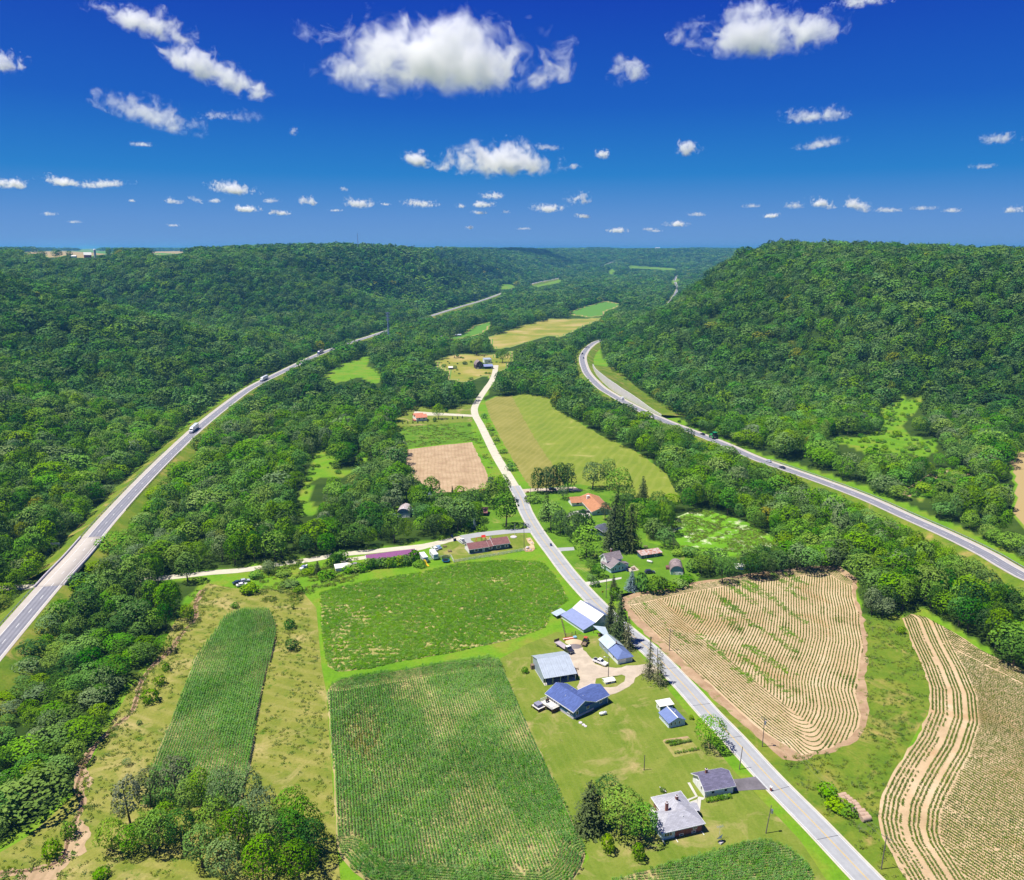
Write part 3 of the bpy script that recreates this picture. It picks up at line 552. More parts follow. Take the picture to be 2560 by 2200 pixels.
for t in np.linspace(0.03, 0.96, 20):
    i = int(t * (len(CR) - 2)); p = CR[i]; d = CR[i + 1] - CR[i]; d /= np.linalg.norm(d); n = np.array([d[1], -d[0], 0]); w = 0.05; s = r_.uniform(-.5, .5)
    MB().poly([p - n * 3.2 + d * s, p - n * 3.2 + d * (s + w * 2), p + d * (w * 2) + np.array([0, 0, .05]), p + n * 3.2 - d * (s - w * 2), p + n * 3.2 - d * s, p + np.array([0, 0, .05])], mk_crack) if False else None
    V = [p - n * 3.2 + d * s, p + d * w, p + n * 3.2 - d * s]
    q = MB(); q.poly([tuple(V[0] + (0, 0, .106)), tuple(V[1] - d * .1 + (0, 0, .156)), tuple(V[1] + d * .1 + (0, 0, .156)), tuple(V[0] + d * .2 + (0, 0, .106))], mk_crack)
    q.poly([tuple(V[1] - d * .1 + (0, 0, .156)), tuple(V[2] + (0, 0, .106)), tuple(V[2] + d * .2 + (0, 0, .106)), tuple(V[1] + d * .1 + (0, 0, .156))], mk_crack)
    tag(q.build('road_crack'), kind='structure')
ribbon('gravel_road', GR, [(-3.1, 0.07), (0, 0.14), (3.1, 0.07)], M['gravel'], 'white gravel road running north', smooth=True)
ribbon('side_road', WG, [(-3.0, 0.09), (0, 0.12), (3.0, 0.09)], M['asphalt_old'], 'paved start of the side road', smooth=True)
ribbon('gravel_road', WG2, [(-2.6, 0.06), (0, 0.11), (2.6, 0.06)], M['gravel'], 'pale gravel road running west under the bridge', smooth=True)
ribbon('gravel_drive', WG3, [(-2.0, 0.05), (0, 0.085), (2.0, 0.05)], M['gravel'], 'gravel drive past the purple-roofed shed', smooth=True)
ZF = zoom(1400, 1560, 2072 / 260)
sheet('gravel_drive', None, 0.09, M['dirt_drive'], 'dusty gravel yard between the farm sheds', world_pts=wavy([P(*ZF(*p)) for p in [(130, 600), (240, 470), (460, 470), (520, 560), (600, 660), (700, 800), (860, 860), (1120, 880), (1440, 830), (1760, 800), (1990, 900), (2040, 980), (1640, 990), (1560, 1040), (1380, 1250), (1100, 1390), (960, 1420), (860, 1260), (1130, 1250), (1280, 1150), (1300, 1040), (1230, 1010), (1060, 1040), (900, 1060), (720, 1090), (700, 1180), (760, 1260), (440, 1380), (330, 1270), (380, 1180), (400, 1060), (300, 960)]], 0.2, 1.5, seed=14))
sheet('asphalt_drive', mp(zoom(1620, 1900, 6.094), [(1255, 300), (1400, 290), (1640, 255), (1700, 230), (1905, 490), (1800, 452), (1560, 460), (1320, 480), (1290, 400)]), 0.095, M['drive_asphalt'], 'cracked dark asphalt driveway by the white garage')
ZG = zoom(1620, 1900, 6.094)
for q in ([(600, 350), (640, 345), (760, 560), (610, 630), (590, 605), (720, 555)], [(770, 560), (870, 580), (840, 610), (810, 610), (790, 790), (745, 780), (750, 600)], [(640, 640), (755, 600), (740, 760), (700, 760)], [(40, 730), (140, 700), (220, 860), (60, 900), (20, 800)]):
    sheet('concrete_path', mp(ZG, q), 0.10, M['concrete'])
sheet('gravel_drive', mp(Z7, [(420, 200), (430, 180), (540, 188), (760, 200), (762, 212), (600, 204), (500, 205)]), 0.07, M['gravel'], 'drive to the red-roofed house')
sheet('gravel_drive', mp(Z7, [(1010, 632), (1110, 625), (1350, 615), (1400, 640), (1120, 640), (1030, 655)]), 0.07, M['dirt_drive'], 'field drive by the pines')
sheet('concrete_drive', mp(zoom(1300, 1140, 5.18), [(590, 780), (640, 735), (760, 705), (870, 700), (850, 640), (900, 740), (920, 800), (880, 815), (800, 760), (700, 745), (640, 790), (600, 800)]), 0.07, M['concrete'], 'curved concrete drive at the brown-roofed house')
sheet('asphalt_drive', mp(Z7, [(1225, 968), (1345, 962), (1350, 980), (1280, 985), (1245, 995)]), 0.075, M['asphalt_old'], 'short paved drive under the pines')
sheet('asphalt_drive', mp(Z7, [(1395, 1165), (1500, 1155), (1620, 1135), (1620, 1145), (1500, 1167), (1425, 1185)]), 0.075, M['concrete'], 'lane to the white farmhouse')
sheet('patio', mp(zoom(1480, 1350, 7.97), [(690, 580), (840, 510), (940, 600), (750, 640)]), 0.075, M['dirt_drive'], 'tan patio behind the farmhouse')
sheet('asphalt_drive', mp(zoom(1040, 1320, 2072 / 300), [(700, 215), (940, 165), (950, 215), (1000, 245), (880, 265), (850, 290), (800, 280)]), 0.085, M['asphalt_old'], 'parking pad by the brown-roofed ranch house')

# ------------------------------------------------------------------ highways on their embankments
def highway(line, z, label, lw, rw, sh, cut=None):
    """lw / rw: paved half widths, sh: side with the wide shoulder (-1 left, +1 right)"""
    for ln in (cut or [line]):
        ribbon('grass_verge', ln, [(-lw - z * 2.0 - 1.5, -z - .4), (-lw - 1.2, -0.15), (-lw + .2, -0.06)], M['verge'], 'grass bank beside ' + label)
        ribbon('grass_verge', ln, [(rw - .2, -0.06), (rw + 1.2, -0.15), (rw + z * 2.0 + 1.5, -z - .4)], M['verge'], 'grass bank below ' + label)
    ribbon('highway', line, [(-lw, -0.03), (0, 0.05), (rw, -0.03)], M['asphalt_hw'], label, smooth=False)
    a, b = (-lw, -lw + 2.7) if sh < 0 else (rw - 2.7, rw)
    ribbon('highway_shoulder', line, [(a, 0.04), (b, 0.045)], M['shoulder'])
    c, d = (rw - 1.1, rw) if sh < 0 else (-lw, -lw + 1.1)
    ribbon('highway_shoulder', line, [(c, 0.04), (d, 0.04)], M['shoulder'])
    for o_ in (-1.75 if sh < 0 else -3.1, 0.0 if sh < 0 else -1.35, 1.5 if sh < 0 else .1, 3.0 if sh < 0 else 1.6): ribbon('wheel_track', line, [(o_ - .35, .056), (o_ + .35, .056)], M['track_hw'])
    e1 = -lw + 2.8 if sh < 0 else -lw + 1.2; e2 = rw - 1.2 if sh < 0 else rw - 2.8
    for e in (e1, e2): ribbon('lane_marking', line, [(e - .1, 0.065), (e + .1, 0.065)], M['line_white'])
    cen = (e1 + e2) / 2; L = smooth_line(offset_line(line, cen), 3.0); V, F = [], []
    for i in range(0, len(L) - 2, 4):
        if L[i][1] > 1500: break
        d = L[i + 1] - L[i]; d /= np.linalg.norm(d); n = np.array([d[1], -d[0], 0]) * .1
        b = len(V); V += [L[i] - n, L[i] + n, L[i] + d * 3.2 + n, L[i] + d * 3.2 - n]; F.append((b, b + 1, b + 2, b + 3))
    V = np.array(V) + np.array([0, 0, .085]); tag(link('lane_marking', mesh_np('lane_marking', V, F, M['line_white'])), kind='structure')
HLf, HRf = HLc[HLc[:, 1] < 5200], HRc[HRc[:, 1] < 3750]
gz = P(165, 1462)[1]; highway(HLf, HLZ, 'left highway carriageway', 5.2, 4.9, -1, [HLf[HLf[:, 1] < gz - 6], HLf[HLf[:, 1] > gz + 6]])
highway(HRf[HRf[:, 1] < 5000], HRZ, 'right highway carriageway', 4.9, 5.2, 1)

L = []
for x, y in mp(ZR, [(190, 505), (300, 430), (400, 362), (510, 314), (600, 314), (690, 345)]):
    zz = 4.0
    for _ in range(10): q = P(x, y, zz); zz = .5 * zz + .5 * float(terrain(q[0], q[1]))
    L.append((q[0], q[1], float(terrain(q[0], q[1])) + .5))
ribbon('dirt_track', smooth_line(L, 4), [(-3.2, -.3), (0, .1), (3.2, -.3)], M['plowed'], 'pale sandy track curving through a clearing')
# ------------------------------------------------------------------ foliage prototypes
M['leaf'] = leaf('broadleaf', (0.016, 0.076, 0.008), (0.170, 0.350, 0.020), 0.05, 0.006, (0.988, (0.22, 0.22, 0.012)))
M['leaf_hill'] = leaf('hill_oak_leaf', (0.012, 0.056, 0.015), (0.138, 0.290, 0.036), 0.05, 0.006, (0.990, (0.26, 0.27, 0.015)))  # darker and bluer for far trees: distance haze put into the leaf colour
M['leaf_lush'] = leaf('lush_broadleaf', (0.060, 0.180, 0.010), (0.195, 0.360, 0.018), 0.035, 0.02)
M['pine'] = leaf('white_pine_needle', (0.018, 0.062, 0.018), (0.105, 0.200, 0.045), 0.03, 0.02, transl=0.12)
M['pine_dry'] = leaf('thin_pine_needle', (0.05, 0.075, 0.035), (0.215, 0.245, 0.115), 0.03, 0.02, transl=0.2)
M['leaf_grey'] = leaf('willow_leaf', (0.085, 0.150, 0.050), (0.20, 0.29, 0.105), 0.03, 0.02)
M['needle'] = leaf('pine_needle', (0.032, 0.062, 0.020), (0.105, 0.150, 0.040), 0.03, 0.02, transl=0.12)
M['needle_dry'] = leaf('sparse_needle', (0.09, 0.11, 0.05), (0.28, 0.28, 0.13), 0.03, 0.02, transl=0.3)
M['needle_blue'] = leaf('blue_needle', (0.07, 0.125, 0.13), (0.21, 0.30, 0.31), 0.02, 0.02, transl=0.1)
M['bark'] = paint('bark', (0.085, 0.068, 0.05), 0.95, var=0.4, scale=3)
M['bark_pale'] = paint('pale_bark', (0.26, 0.23, 0.20), 0.95, var=0.4, scale=3)
M['twig'] = paint('dead_twig', (0.20, 0.17, 0.155), 0.95, var=0.3, scale=3)
def quads(c, n, s, rng, asp=1.0):
    """one randomly turned quad at each centre c facing n, half-size s"""
    m = len(c); r = rng.normal(size=(m, 3)); u = np.cross(n, r); u /= np.linalg.norm(u, axis=1)[:, None] + 1e-9; w = np.cross(n, u)
    s = np.asarray(s).reshape(-1, 1); bend = n * s * 0.35
    k = rng.uniform(.55, 1.25, (4, m, 1)) * s
    V = np.stack([c - u * k[0] - w * k[0] * asp - bend, c + u * k[1] - w * k[1] * asp, c + u * k[2] + w * k[2] * asp - bend, c - u * k[3] + w * k[3] * asp], 1)
    return V.reshape(-1, 3), np.arange(m * 4).reshape(m, 4)
def foliage_mesh(name, C, N, S, T, mat, rng, asp=1.0, tall=1.0):
    V, F = quads(C * (1, 1, tall), N, S, rng, asp); V[:, 2] /= tall; me = mesh_np(name, V, F, mat)
    a = me.attributes.new('tone', 'FLOAT', 'POINT'); a.data.foreach_set('value', np.repeat(T, 4).astype(np.float32)); return me
def crown(name, mat, seed, lobes=22, per=70, leaf_s=0.42, w=1.0, h=1.0, low=0.28, lobe_r=(0.17, 0.29), tall=1.45):
    """unit crown: about 1 wide (radius .5) and 1 high, base of the crown at z = low"""
    rng = np.random.default_rng(seed); cs, rs = [], []
    for i in range(lobes):
        t = (i + .5) / lobes; ph = i * 2.39996 + rng.normal() * .35; zz = 1 - 1.55 * t if i < lobes * .95 else -.3
        rr = math.sqrt(max(0, 1 - zz * zz)) * rng.uniform(.75, 1.05)
        cs.append((rr * math.cos(ph) * .36 * w, rr * math.sin(ph) * .36 * w, (0.5 + zz * .36 * rng.uniform(.85, 1.1)))); rs.append(rng.uniform(*lobe_r))
    for i in range(max(3, lobes // 5)): cs.append(tuple(rng.normal(0, .1, 3) + (0, 0, .5))); rs.append(.26)
    cs, rs = np.array(cs), np.array(rs); C, N, S, T = [], [], [], []
    for c, r in zip(cs, rs):
        d = rng.normal(size=(per, 3)); d[:, 2] += .35; d /= np.linalg.norm(d, axis=1)[:, None]
        p = c + d * r * rng.uniform(.72, 1.05, (per, 1)); keep = np.ones(per, bool)
        for c2, r2 in zip(cs, rs): keep &= np.linalg.norm(p - c2, axis=1) > r2 * .78
        p, d = p[keep], d[keep]; o_ = p - (0, 0, .42); o_ /= np.linalg.norm(o_, axis=1)[:, None] + 1e-6; n = .6 * d + .6 * o_ + rng.normal(0, .40, d.shape); n /= np.linalg.norm(n, axis=1)[:, None]
        C.append(p); N.append(n); S.append(rng.uniform(.6, 1.25, len(p))); T.append(np.clip(rng.uniform(0, 1) * .6 + rng.uniform(0, .4, len(p)), 0, 1))
    C, N, S, T = np.concatenate(C), np.concatenate(N), np.concatenate(S), np.concatenate(T)
    C[:, 2] = low + (C[:, 2] - .05) / .98 * (1 - low)
    return foliage_mesh(name, C, N, S * leaf_s, T, mat, rng, 1.0, tall)
def conifer(name, mat, seed, tiers=16, per=26, droop=.18, sparse=0.0, leaf_s=0.045, wid=0.5, low=.06, power=1.0, asp=.5):
    """unit conifer: height 1, radius wid at the lowest tier; boughs of needle sprays"""
    rng = np.random.default_rng(seed); C, N, S, T = [], [], [], []
    for k in range(tiers):
        t = (k + rng.uniform(-.3, .3)) / tiers; z = low + (1 - low) * t; R = wid * (1 - max(0, t)) ** power * rng.uniform(.8, 1.1) + .01
        nb = max(5, int(13 * (1 - t) + 4))
        for b in range(nb):
            if rng.random() < sparse: continue
            ph = 2 * PI * (b + rng.uniform(-.3, .3)) / nb + k; L = R * rng.uniform(.7, 1.12); q = max(3, int(per * L / wid / 2)); tone = rng.uniform(0, .7)
            for j in range(q):
                s = (j + rng.random()) / q; rad = L * (.18 + .82 * s); x = rad * math.cos(ph) + rng.normal() * .018; y = rad * math.sin(ph) + rng.normal() * .018
                C.append((x, y, z - droop * L * s * s + rng.normal() * .008)); n = np.array([math.cos(ph) * .5, math.sin(ph) * .5, .9]) + rng.normal(0, .35, 3); N.append(n / np.linalg.norm(n)); S.append(rng.uniform(.6, 1.2) * (1.1 - .35 * s)); T.append(min(1, tone + rng.random() * .3 + .15 * s))
    return foliage_mesh(name, np.array(C), np.array(N), np.array(S) * leaf_s, np.array(T), mat, rng, asp)
def trunk_mesh(name, mat, seed, h=.55, r=.022, limbs=6):
    rng = random.Random(seed); b = MB(); pts = [(0, 0, -.03)]
    for i in range(1, 5): pts.append((pts[-1][0] + rng.uniform(-.015, .015), pts[-1][1] + rng.uniform(-.015, .015), h * i / 4))
    rad = [r * 1.35, r, r * .8, r * .6, r * .3]
    for i in range(4): b.tube(pts[i], pts[i + 1], rad[i], rad[i + 1], mat, 6, cap=False)
    for k in range(limbs):
        t = rng.uniform(.45, .98); i = min(3, int(t * 4)); p = Vector(pts[i]).lerp(Vector(pts[i + 1]), t * 4 - i); a = rng.uniform(0, 2 * PI) ; L = rng.uniform(.16, .30)
        e = p + Vector((math.cos(a) * L, math.sin(a) * L, L * rng.uniform(.5, 1.0))); b.tube(p, e, r * .45, r * .12, mat, 5, cap=False)
    o = b.build(name); me = o.data; bpy.data.objects.remove(o); return me
def bare_mesh(name, mat, seed, n=60):
    """leafless crown of forking twigs"""
    rng = random.Random(seed); b = MB()
    def grow(p, d, L, r, k):
        e = p + d * L; b.tube(p, e, r, r * .6, mat, 4, cap=False)
        if k:
            for _ in range(3):
                q = (d + Vector((rng.uniform(-.8, .8), rng.uniform(-.8, .8), rng.uniform(-.2, .6)))).normalized(); grow(e, q, L * rng.uniform(.55, .8), r * .55, k - 1)
    grow(Vector((0, 0, -.02)), Vector((0, 0, 1)), .32, .018, 4)
    o = b.build(name); me = o.data; bpy.data.objects.remove(o); return me
NEAR = [crown('crown_leaves', M['leaf'], 211 + i, 34, 190, 0.021, low=[.2, .26, .22, .16][i]) for i in range(4)]
NEARL = [crown('crown_leaves', M['leaf_lush'], 221 + i, 34, 190, 0.021, low=.2) for i in range(3)]
NEARG = [crown('crown_leaves', M['leaf_grey'], 231 + i, 32, 200, 0.019, low=.15) for i in range(2)]
HI = [crown('crown_leaves', M['leaf'], 11 + i, 28, 120, 0.028, w=[1, 1.1, .95, 1.0, 1.05, .9][i], low=[.22, .26, .2, .3, .18, .24][i]) for i in range(6)]
LUSH = [crown('crown_leaves', M['leaf_lush'], 41 + i, 28, 120, 0.028, low=.2) for i in range(3)]
GREY = [crown('crown_leaves', M['leaf_grey'], 51 + i, 26, 115, 0.027, low=.15) for i in range(2)]
MID = [crown('mid_crown', M['leaf_hill'], 61 + i, 14, 60, 0.044, low=.12, lobe_r=(.20, .32)) for i in range(6)]
FAR = [crown('far_crown', M['leaf_hill'], 71 + i, 10, 22, 0.085, low=.10, lobe_r=(.2, .34)) for i in range(5)]
BUSH = [crown('bush_leaves', M['leaf_lush'], 81 + i, 14, 60, 0.050, low=.0, lobe_r=(.2, .34), tall=.75) for i in range(3)]
BUSHD = [crown('bush_leaves', M['leaf'], 85 + i, 14, 60, 0.050, low=.0, lobe_r=(.2, .34), tall=.75) for i in range(3)]
SPRUCE = [conifer('spruce_boughs', M['needle'], 91 + i, 22, 34, .22, 0, .026, .34, .03, .72) for i in range(3)]
SPRUCE_DRY = [conifer('spruce_boughs', M['needle_dry'], 95 + i, 18, 26, .20, .34, .024, .32, .08, .75) for i in range(3)]
BLUE = conifer('spruce_boughs', M['needle_blue'], 99, 18, 44, .12, 0, .028, .42, .02, .8)
PINE = [crown('pine_boughs', M['pine'], 101 + i, 32, 130, 0.024, low=.02, lobe_r=(.12, .22), tall=1.6) for i in range(3)]
PINE_DRY = [crown('pine_boughs', M['pine_dry'], 105 + i, 24, 110, 0.022, low=.12, lobe_r=(.10, .19), tall=1.6) for i in range(2)]
TRK = [trunk_mesh('trunk', M['bark'], 5 + i) for i in range(3)]
TRKC = [trunk_mesh('trunk', M['bark'], 15 + i, .93, .016, 0) for i in range(2)]
BARE = [bare_mesh('twigs', M['twig'], 25 + i) for i in range(2)]

# ------------------------------------------------------------------ instancing of what nobody could count
def instancer(name, label, pts, rotz, scl, idx, protos, tilt=None):
    col = bpy.data.collections.new(name + '_kit')
    for i, me in enumerate(protos):
        o = bpy.data.objects.new('%s_%02d' % (name, i), me); col.objects.link(o)
    me = bpy.data.meshes.new(name); n = len(pts); me.vertices.add(n); me.vertices.foreach_set('co', np.asarray(pts, np.float32).ravel())
    rot = np.zeros((n, 3), np.float32); rot[:, 2] = rotz
    if tilt is not None: rot[:, :2] = tilt
    for nm, d, ty, key in (('rot', rot, 'FLOAT_VECTOR', 'vector'), ('scl', np.asarray(scl, np.float32).reshape(n, 3), 'FLOAT_VECTOR', 'vector'), ('pick', np.asarray(idx, np.int32), 'INT', 'value')):
        at = me.attributes.new(nm, ty, 'POINT'); at.data.foreach_set(key, d.ravel())
    o = link(name, me); tag(o, label, kind='stuff')
    g = bpy.data.node_groups.new(name, 'GeometryNodeTree')
    g.interface.new_socket('Geometry', in_out='INPUT', socket_type='NodeSocketGeometry'); g.interface.new_socket('Geometry', in_out='OUTPUT', socket_type='NodeSocketGeometry')
    gi, go = g.nodes.new('NodeGroupInput'), g.nodes.new('NodeGroupOutput')
    ip = g.nodes.new('GeometryNodeInstanceOnPoints'); ci = g.nodes.new('GeometryNodeCollectionInfo')
    ci.inputs['Collection'].default_value = col; ci.inputs['Separate Children'].default_value = True; ci.inputs['Reset Children'].default_value = True
    ip.inputs['Pick Instance'].default_value = True
    def na(nm, ty):
        q = g.nodes.new('GeometryNodeInputNamedAttribute'); q.data_type = ty; q.inputs['Name'].default_value = nm; return q.outputs['Attribute']
    L = g.links.new
    er = g.nodes.new('FunctionNodeEulerToRotation')
    L(gi.outputs[0], ip.inputs['Points']); L(ci.outputs[0], ip.inputs['Instance']); L(na('pick', 'INT'), ip.inputs['Instance Index'])
    L(na('rot', 'FLOAT_VECTOR'), er.inputs[0]); L(er.outputs[0], ip.inputs['Rotation']); L(na('scl', 'FLOAT_VECTOR'), ip.inputs['Scale'])
    L(ip.outputs[0], go.inputs[0])
    md = o.modifiers.new('instances', 'NODES'); md.node_group = g
    return o

# ------------------------------------------------------------------ individual trees
def plant(name, label, cat, x, y, h, w, crown_me, trunk_me, group=None, z=None, rz=None):
    """an Empty at the foot of the tree, its trunk and its crown (unit meshes scaled to h and w)"""
    z = float(terrain(x, y)) if z is None else z
    t = thing(name, label, cat, (x, y, z), random.uniform(0, 2 * PI) if rz is None else rz, group)
    if trunk_me is not None:
        k = link('trunk', trunk_me, t); k.scale = (h, h, h)
    c = link('crown', crown_me, t); c.scale = (w, w, h)
    return t
LEAFY = dict(b=(HI, TRK), l=(LUSH, TRK), g=(GREY, TRK), s=(SPRUCE, TRKC), d=(SPRUCE_DRY, TRKC), p=(PINE, TRKC), q=(PINE_DRY, TRKC), B=([BLUE], TRKC), u=(BUSH, None), U=(BUSHD, None), n=(BARE, None))
WID = dict(s=1 / .64, d=1 / .62, B=1 / .84)
NAMES = dict(b=('tree', 'tree'), l=('tree', 'tree'), g=('tree', 'tree'), s=('spruce_tree', 'tree'), d=('spruce_tree', 'tree'), p=('pine_tree', 'tree'), q=('pine_tree', 'tree'), B=('spruce_tree', 'tree'), u=('bush', 'bush'), U=('bush', 'bush'), n=('bare_tree', 'tree'))
SPEC = []        # (pixel of the foot, height, width, kind, label, group)
def spec(z, rows, group=None):
    for x, y, h, w, k, lab in rows: SPEC.append((*z(x, y), h, w, k, lab, group))
spec(Z1, [(600, 460, 21, 9.5, 's', 'tallest dark spruce between the white-roofed barn and the county road'), (548, 405, 16, 7, 's', 'shorter dark spruce on the barn side of the tallest spruce'),
          (645, 495, 13, 6.5, 'd', 'browning half-bare spruce in front of the tallest spruce by the workshop'), (765, 655, 16, 6.5, 'd', 'sparse spruce at the farm driveway entrance, left of a pair'), (815, 690, 14, 6.5, 'd', 'sparse spruce at the farm driveway entrance, right of a pair by the road'),
          (1100, 1050, 9.5, 8.5, 'b', 'round leafy tree on the lawn edge beside the county road'), (430, 1500, 14, 10, 's', 'broad dark spruce at the left of the clump beside the brick house'),
          (610, 1530, 12, 10, 'b', 'leafy tree in the middle of the clump beside the brick house'), (715, 1560, 10, 8, 'b', 'leafy tree of the clump nearest the brick house wall'), (520, 1450, 12, 8, 'b', 'leafy tree at the back of the clump beside the brick house'),
          (535, 1625, 4.6, 3.3, 'u', 'small yellow-green tree on the lawn, left of two in front of the brick house'), (705, 1668, 4.2, 3.2, 'u', 'small yellow-green tree on the lawn, right of two in front of the brick house'),
          (72, 628, 2.0, 2.4, 'u', 'low round bush left of the big grey machine shed'), (998, 886, 1.3, 1.4, 'U', 'small dark bush beside the blue-roofed shed'),
          (665, 165, 9.5, 7.5, 'B', 'silvery blue spruce beside the lane to the white farmhouse'), (720, 175, 8, 6, 'U', 'dark rounded evergreen right of the blue spruce'), (800, 180, 7, 8, 'U', 'dark leafy bush mass at the corner of the striped field'),
          (565, 160, 6.5, 4, 's', 'small narrow evergreen left of the blue spruce'), (570, 215, 5, 4.5, 'U', 'dark shrub at the foot of the tall spruce'), (440, 70, 6, 5, 'b', 'leafy tree left of the white farmhouse'), (480, 95, 5.5, 6, 'b', 'round bushy tree in front of the white farmhouse'),
          (440, 112, 2.5, 4, 'U', 'low clipped shrub west of the farmhouse lane'), (462, 145, 2.6, 4, 'U', 'low clipped shrub beside the county road lane'),
          (880, 165, 3.2, 7, 'u', 'bright green thicket between the round barn and the striped field'), (840, 140, 3, 6, 'u', 'bright thicket left of the round-roofed barn front'), (930, 150, 3, 7, 'u', 'bright thicket below the round-roofed barn'), (970, 120, 3, 6, 'u', 'thicket right of the round-roofed barn')])
spec(Z4, [(650, 1520, 15, 8.5, 'q', 'sparse grey pine, leftmost at the lower left grove'), (745, 1420, 12, 8, 'q', 'sparse grey pine, middle of three at the back of the lower left grove'), (880, 1390, 14, 9, 'q', 'sparse grey pine, right of three by the left corn field'),
          (560, 1640, 8.5, 7, 'l', 'bright green tree at the left end of the lower left grove'), (660, 1650, 7.5, 6, 'l', 'bright tree beside the leftmost pine of the grove'), (790, 1640, 11, 7.5, 'l', 'bright green tree in front of the pines of the grove'), (830, 1560, 9, 6, 'l', 'bright tree among the pines of the grove'),
          (740, 1620, 9, 6.5, 'l', 'bright rounded tree near the left front of the grove'), (1000, 1440, 12, 6, 'l', 'tall yellow-green tree against the left corn field'), (940, 1470, 10, 6, 'b', 'leafy tree between the pines and the tall yellow-green tree'),
          (1120, 1500, 15, 8, 'g', 'grey-green tree in the middle of the grove'), (1230, 1500, 15, 8, 'g', 'grey-green tree at the back right of the grove'), (1310, 1560, 13, 7.5, 'g', 'grey-green tree near the right of the grove'), (1080, 1620, 13, 8, 'l', 'bright green tree at the centre front of the grove'),
          (1180, 1680, 13, 8, 'b', 'mid green tree at the front of the grove'), (1340, 1700, 14, 8, 'b', 'darker tree at the right front of the grove'), (1450, 1680, 13, 8, 'b', 'dark tree at the right end of the grove beside the corn'), (1510, 1620, 13, 7.5, 'l', 'bright tree at the right end of the grove beside the corn corner'),
          (1440, 1550, 12, 8, 'b', 'mid green tree at the back right end of the grove'), (1540, 1700, 11, 7, 'b', 'dark tree overhanging the corn corner'), (1000, 1720, 11, 7.5, 'l', 'bright tree at the lower edge of the grove'), (1120, 1790, 11, 8, 'g', 'grey-green tree on the bottom edge of the photo'), (1300, 1800, 12, 8, 'b', 'green tree on the bottom edge right of the grey-green one'), (1480, 1790, 10, 8, 'b', 'dark green tree on the bottom edge next to the corn'),
          (900, 1620, 10, 7, 'b', 'shaded tree in the dark hollow of the grove'), (1230, 1600, 12, 7, 'g', 'pale tree in the heart of the grove'),
          (348, 1565, 3.6, 3.6, 'u', 'lone round tree on the creek bank, upper of two'), (265, 1665, 4.2, 4.4, 'u', 'lone round tree on the creek bank, lower of two'), (500, 1770, 2.4, 3.5, 'u', 'low bush below the grove'),
          (630, 1215, 2.2, 2.2, 'g', 'small grey bush in the pasture beside the creek'), (745, 900, 4.2, 5.2, 'u', 'largest round bush between the creek and left corn'), (795, 815, 3.0, 3.6, 'u', 'bush upstream of the largest creekside bush'), (825, 745, 2.6, 2.6, 'U', 'small dark bush on the creek bank'),
          (815, 655, 6.5, 5.5, 'l', 'rounded tree standing on the creek bend'), (930, 505, 7, 5, 'l', 'leafy tree at the head of the creek'), (690, 1010, 1.2, 1.6, 'U', 'tiny bush in the pasture, left of a pair'), (870, 660, 3, 1.6, 's', 'thin dark sapling on the creek bank'),
          (1435, 535, 3.6, 4, 'U', 'dark round bush in the pasture, upper of two'), (1445, 640, 4.0, 4.6, 'U', 'dark round bush in the pasture, lower of two'), (1525, 525, 2.4, 1.2, 'n', 'small bare sapling right of the upper pasture bush'), (1160, 435, 2.2, 3, 'U', 'low bush above the left corn field'), (1230, 360, 3.5, 7, 'u', 'bright thicket next to the parked dark cars'), (1330, 265, 6, 5.5, 'g', 'grey-green bush below the gravel road'), (1265, 285, 3, 6, 'u', 'low thicket along the gravel road'), (1450, 440, 2, 1.4, 'U', 'small bush at the end of the left corn field')])
zb = zoom(840, 1320, 2072 / 300)
spec(zb, [(560, 690, 4.5, 5, 'U', 'hedge tree at the left end of the purple-roofed shed'), (640, 690, 4.2, 5, 'U', 'second hedge tree along the purple-roofed shed'), (740, 680, 4.2, 5, 'u', 'third hedge tree along the purple-roofed shed'), (840, 670, 4.2, 5, 'U', 'fourth hedge tree along the purple-roofed shed'), (930, 665, 4.2, 5, 'u', 'fifth hedge tree along the purple-roofed shed'), (1020, 655, 4.4, 5, 'u', 'sixth hedge tree along the purple-roofed shed'), (1110, 650, 4.6, 5, 'U', 'seventh hedge tree along the purple-roofed shed'), (1200, 640, 4.8, 5, 'u', 'eighth hedge tree along the purple-roofed shed'), (1290, 620, 5, 5, 'U', 'ninth hedge tree along the purple-roofed shed'), (1370, 600, 6, 5, 'u', 'tall hedge tree at the right end of the purple-roofed shed'), (1440, 660, 2.6, 6, 'u', 'low bright bush under the yellow slide'),
          (460, 730, 3.5, 6, 'U', 'dark bush left of the shed hedge'), (350, 750, 3, 6, 'u', 'bright bush between hedge and small white shed'), (230, 760, 3, 6, 'u', 'bright bush below the small white shed'), (80, 570, 5, 6.5, 'U', 'dark bush behind the small white shed')], 'hedge along the purple shed')
spec(zoom(560, 1320, 2072 / 340), [(690, 690, 5, 6, 'g', 'grey bush beside the gravel road bend'), (400, 990, 4, 7, 'u', 'bright round bush right of the parked cars'), (1430, 690, 6, 4.5, 's', 'small dark evergreen in the weedy yard'), (1700, 560, 5, 7, 'U', 'dark bush mass left of the small white shed'), (1140, 990, 3, 4, 'u', 'bush at the corner of the bean field'), (1560, 760, 3, 8, 'u', 'weedy thicket at the corner of the bean field'), (1300, 700, 2.5, 6, 'u', 'weedy thicket by the white boat'), (900, 720, 2, 7, 'u', 'weed patch in the scrubby yard'), (1000, 880, 2, 8, 'u', 'weed patch above the pasture')])
zc = zoom(960, 1180, 2072 / 360)
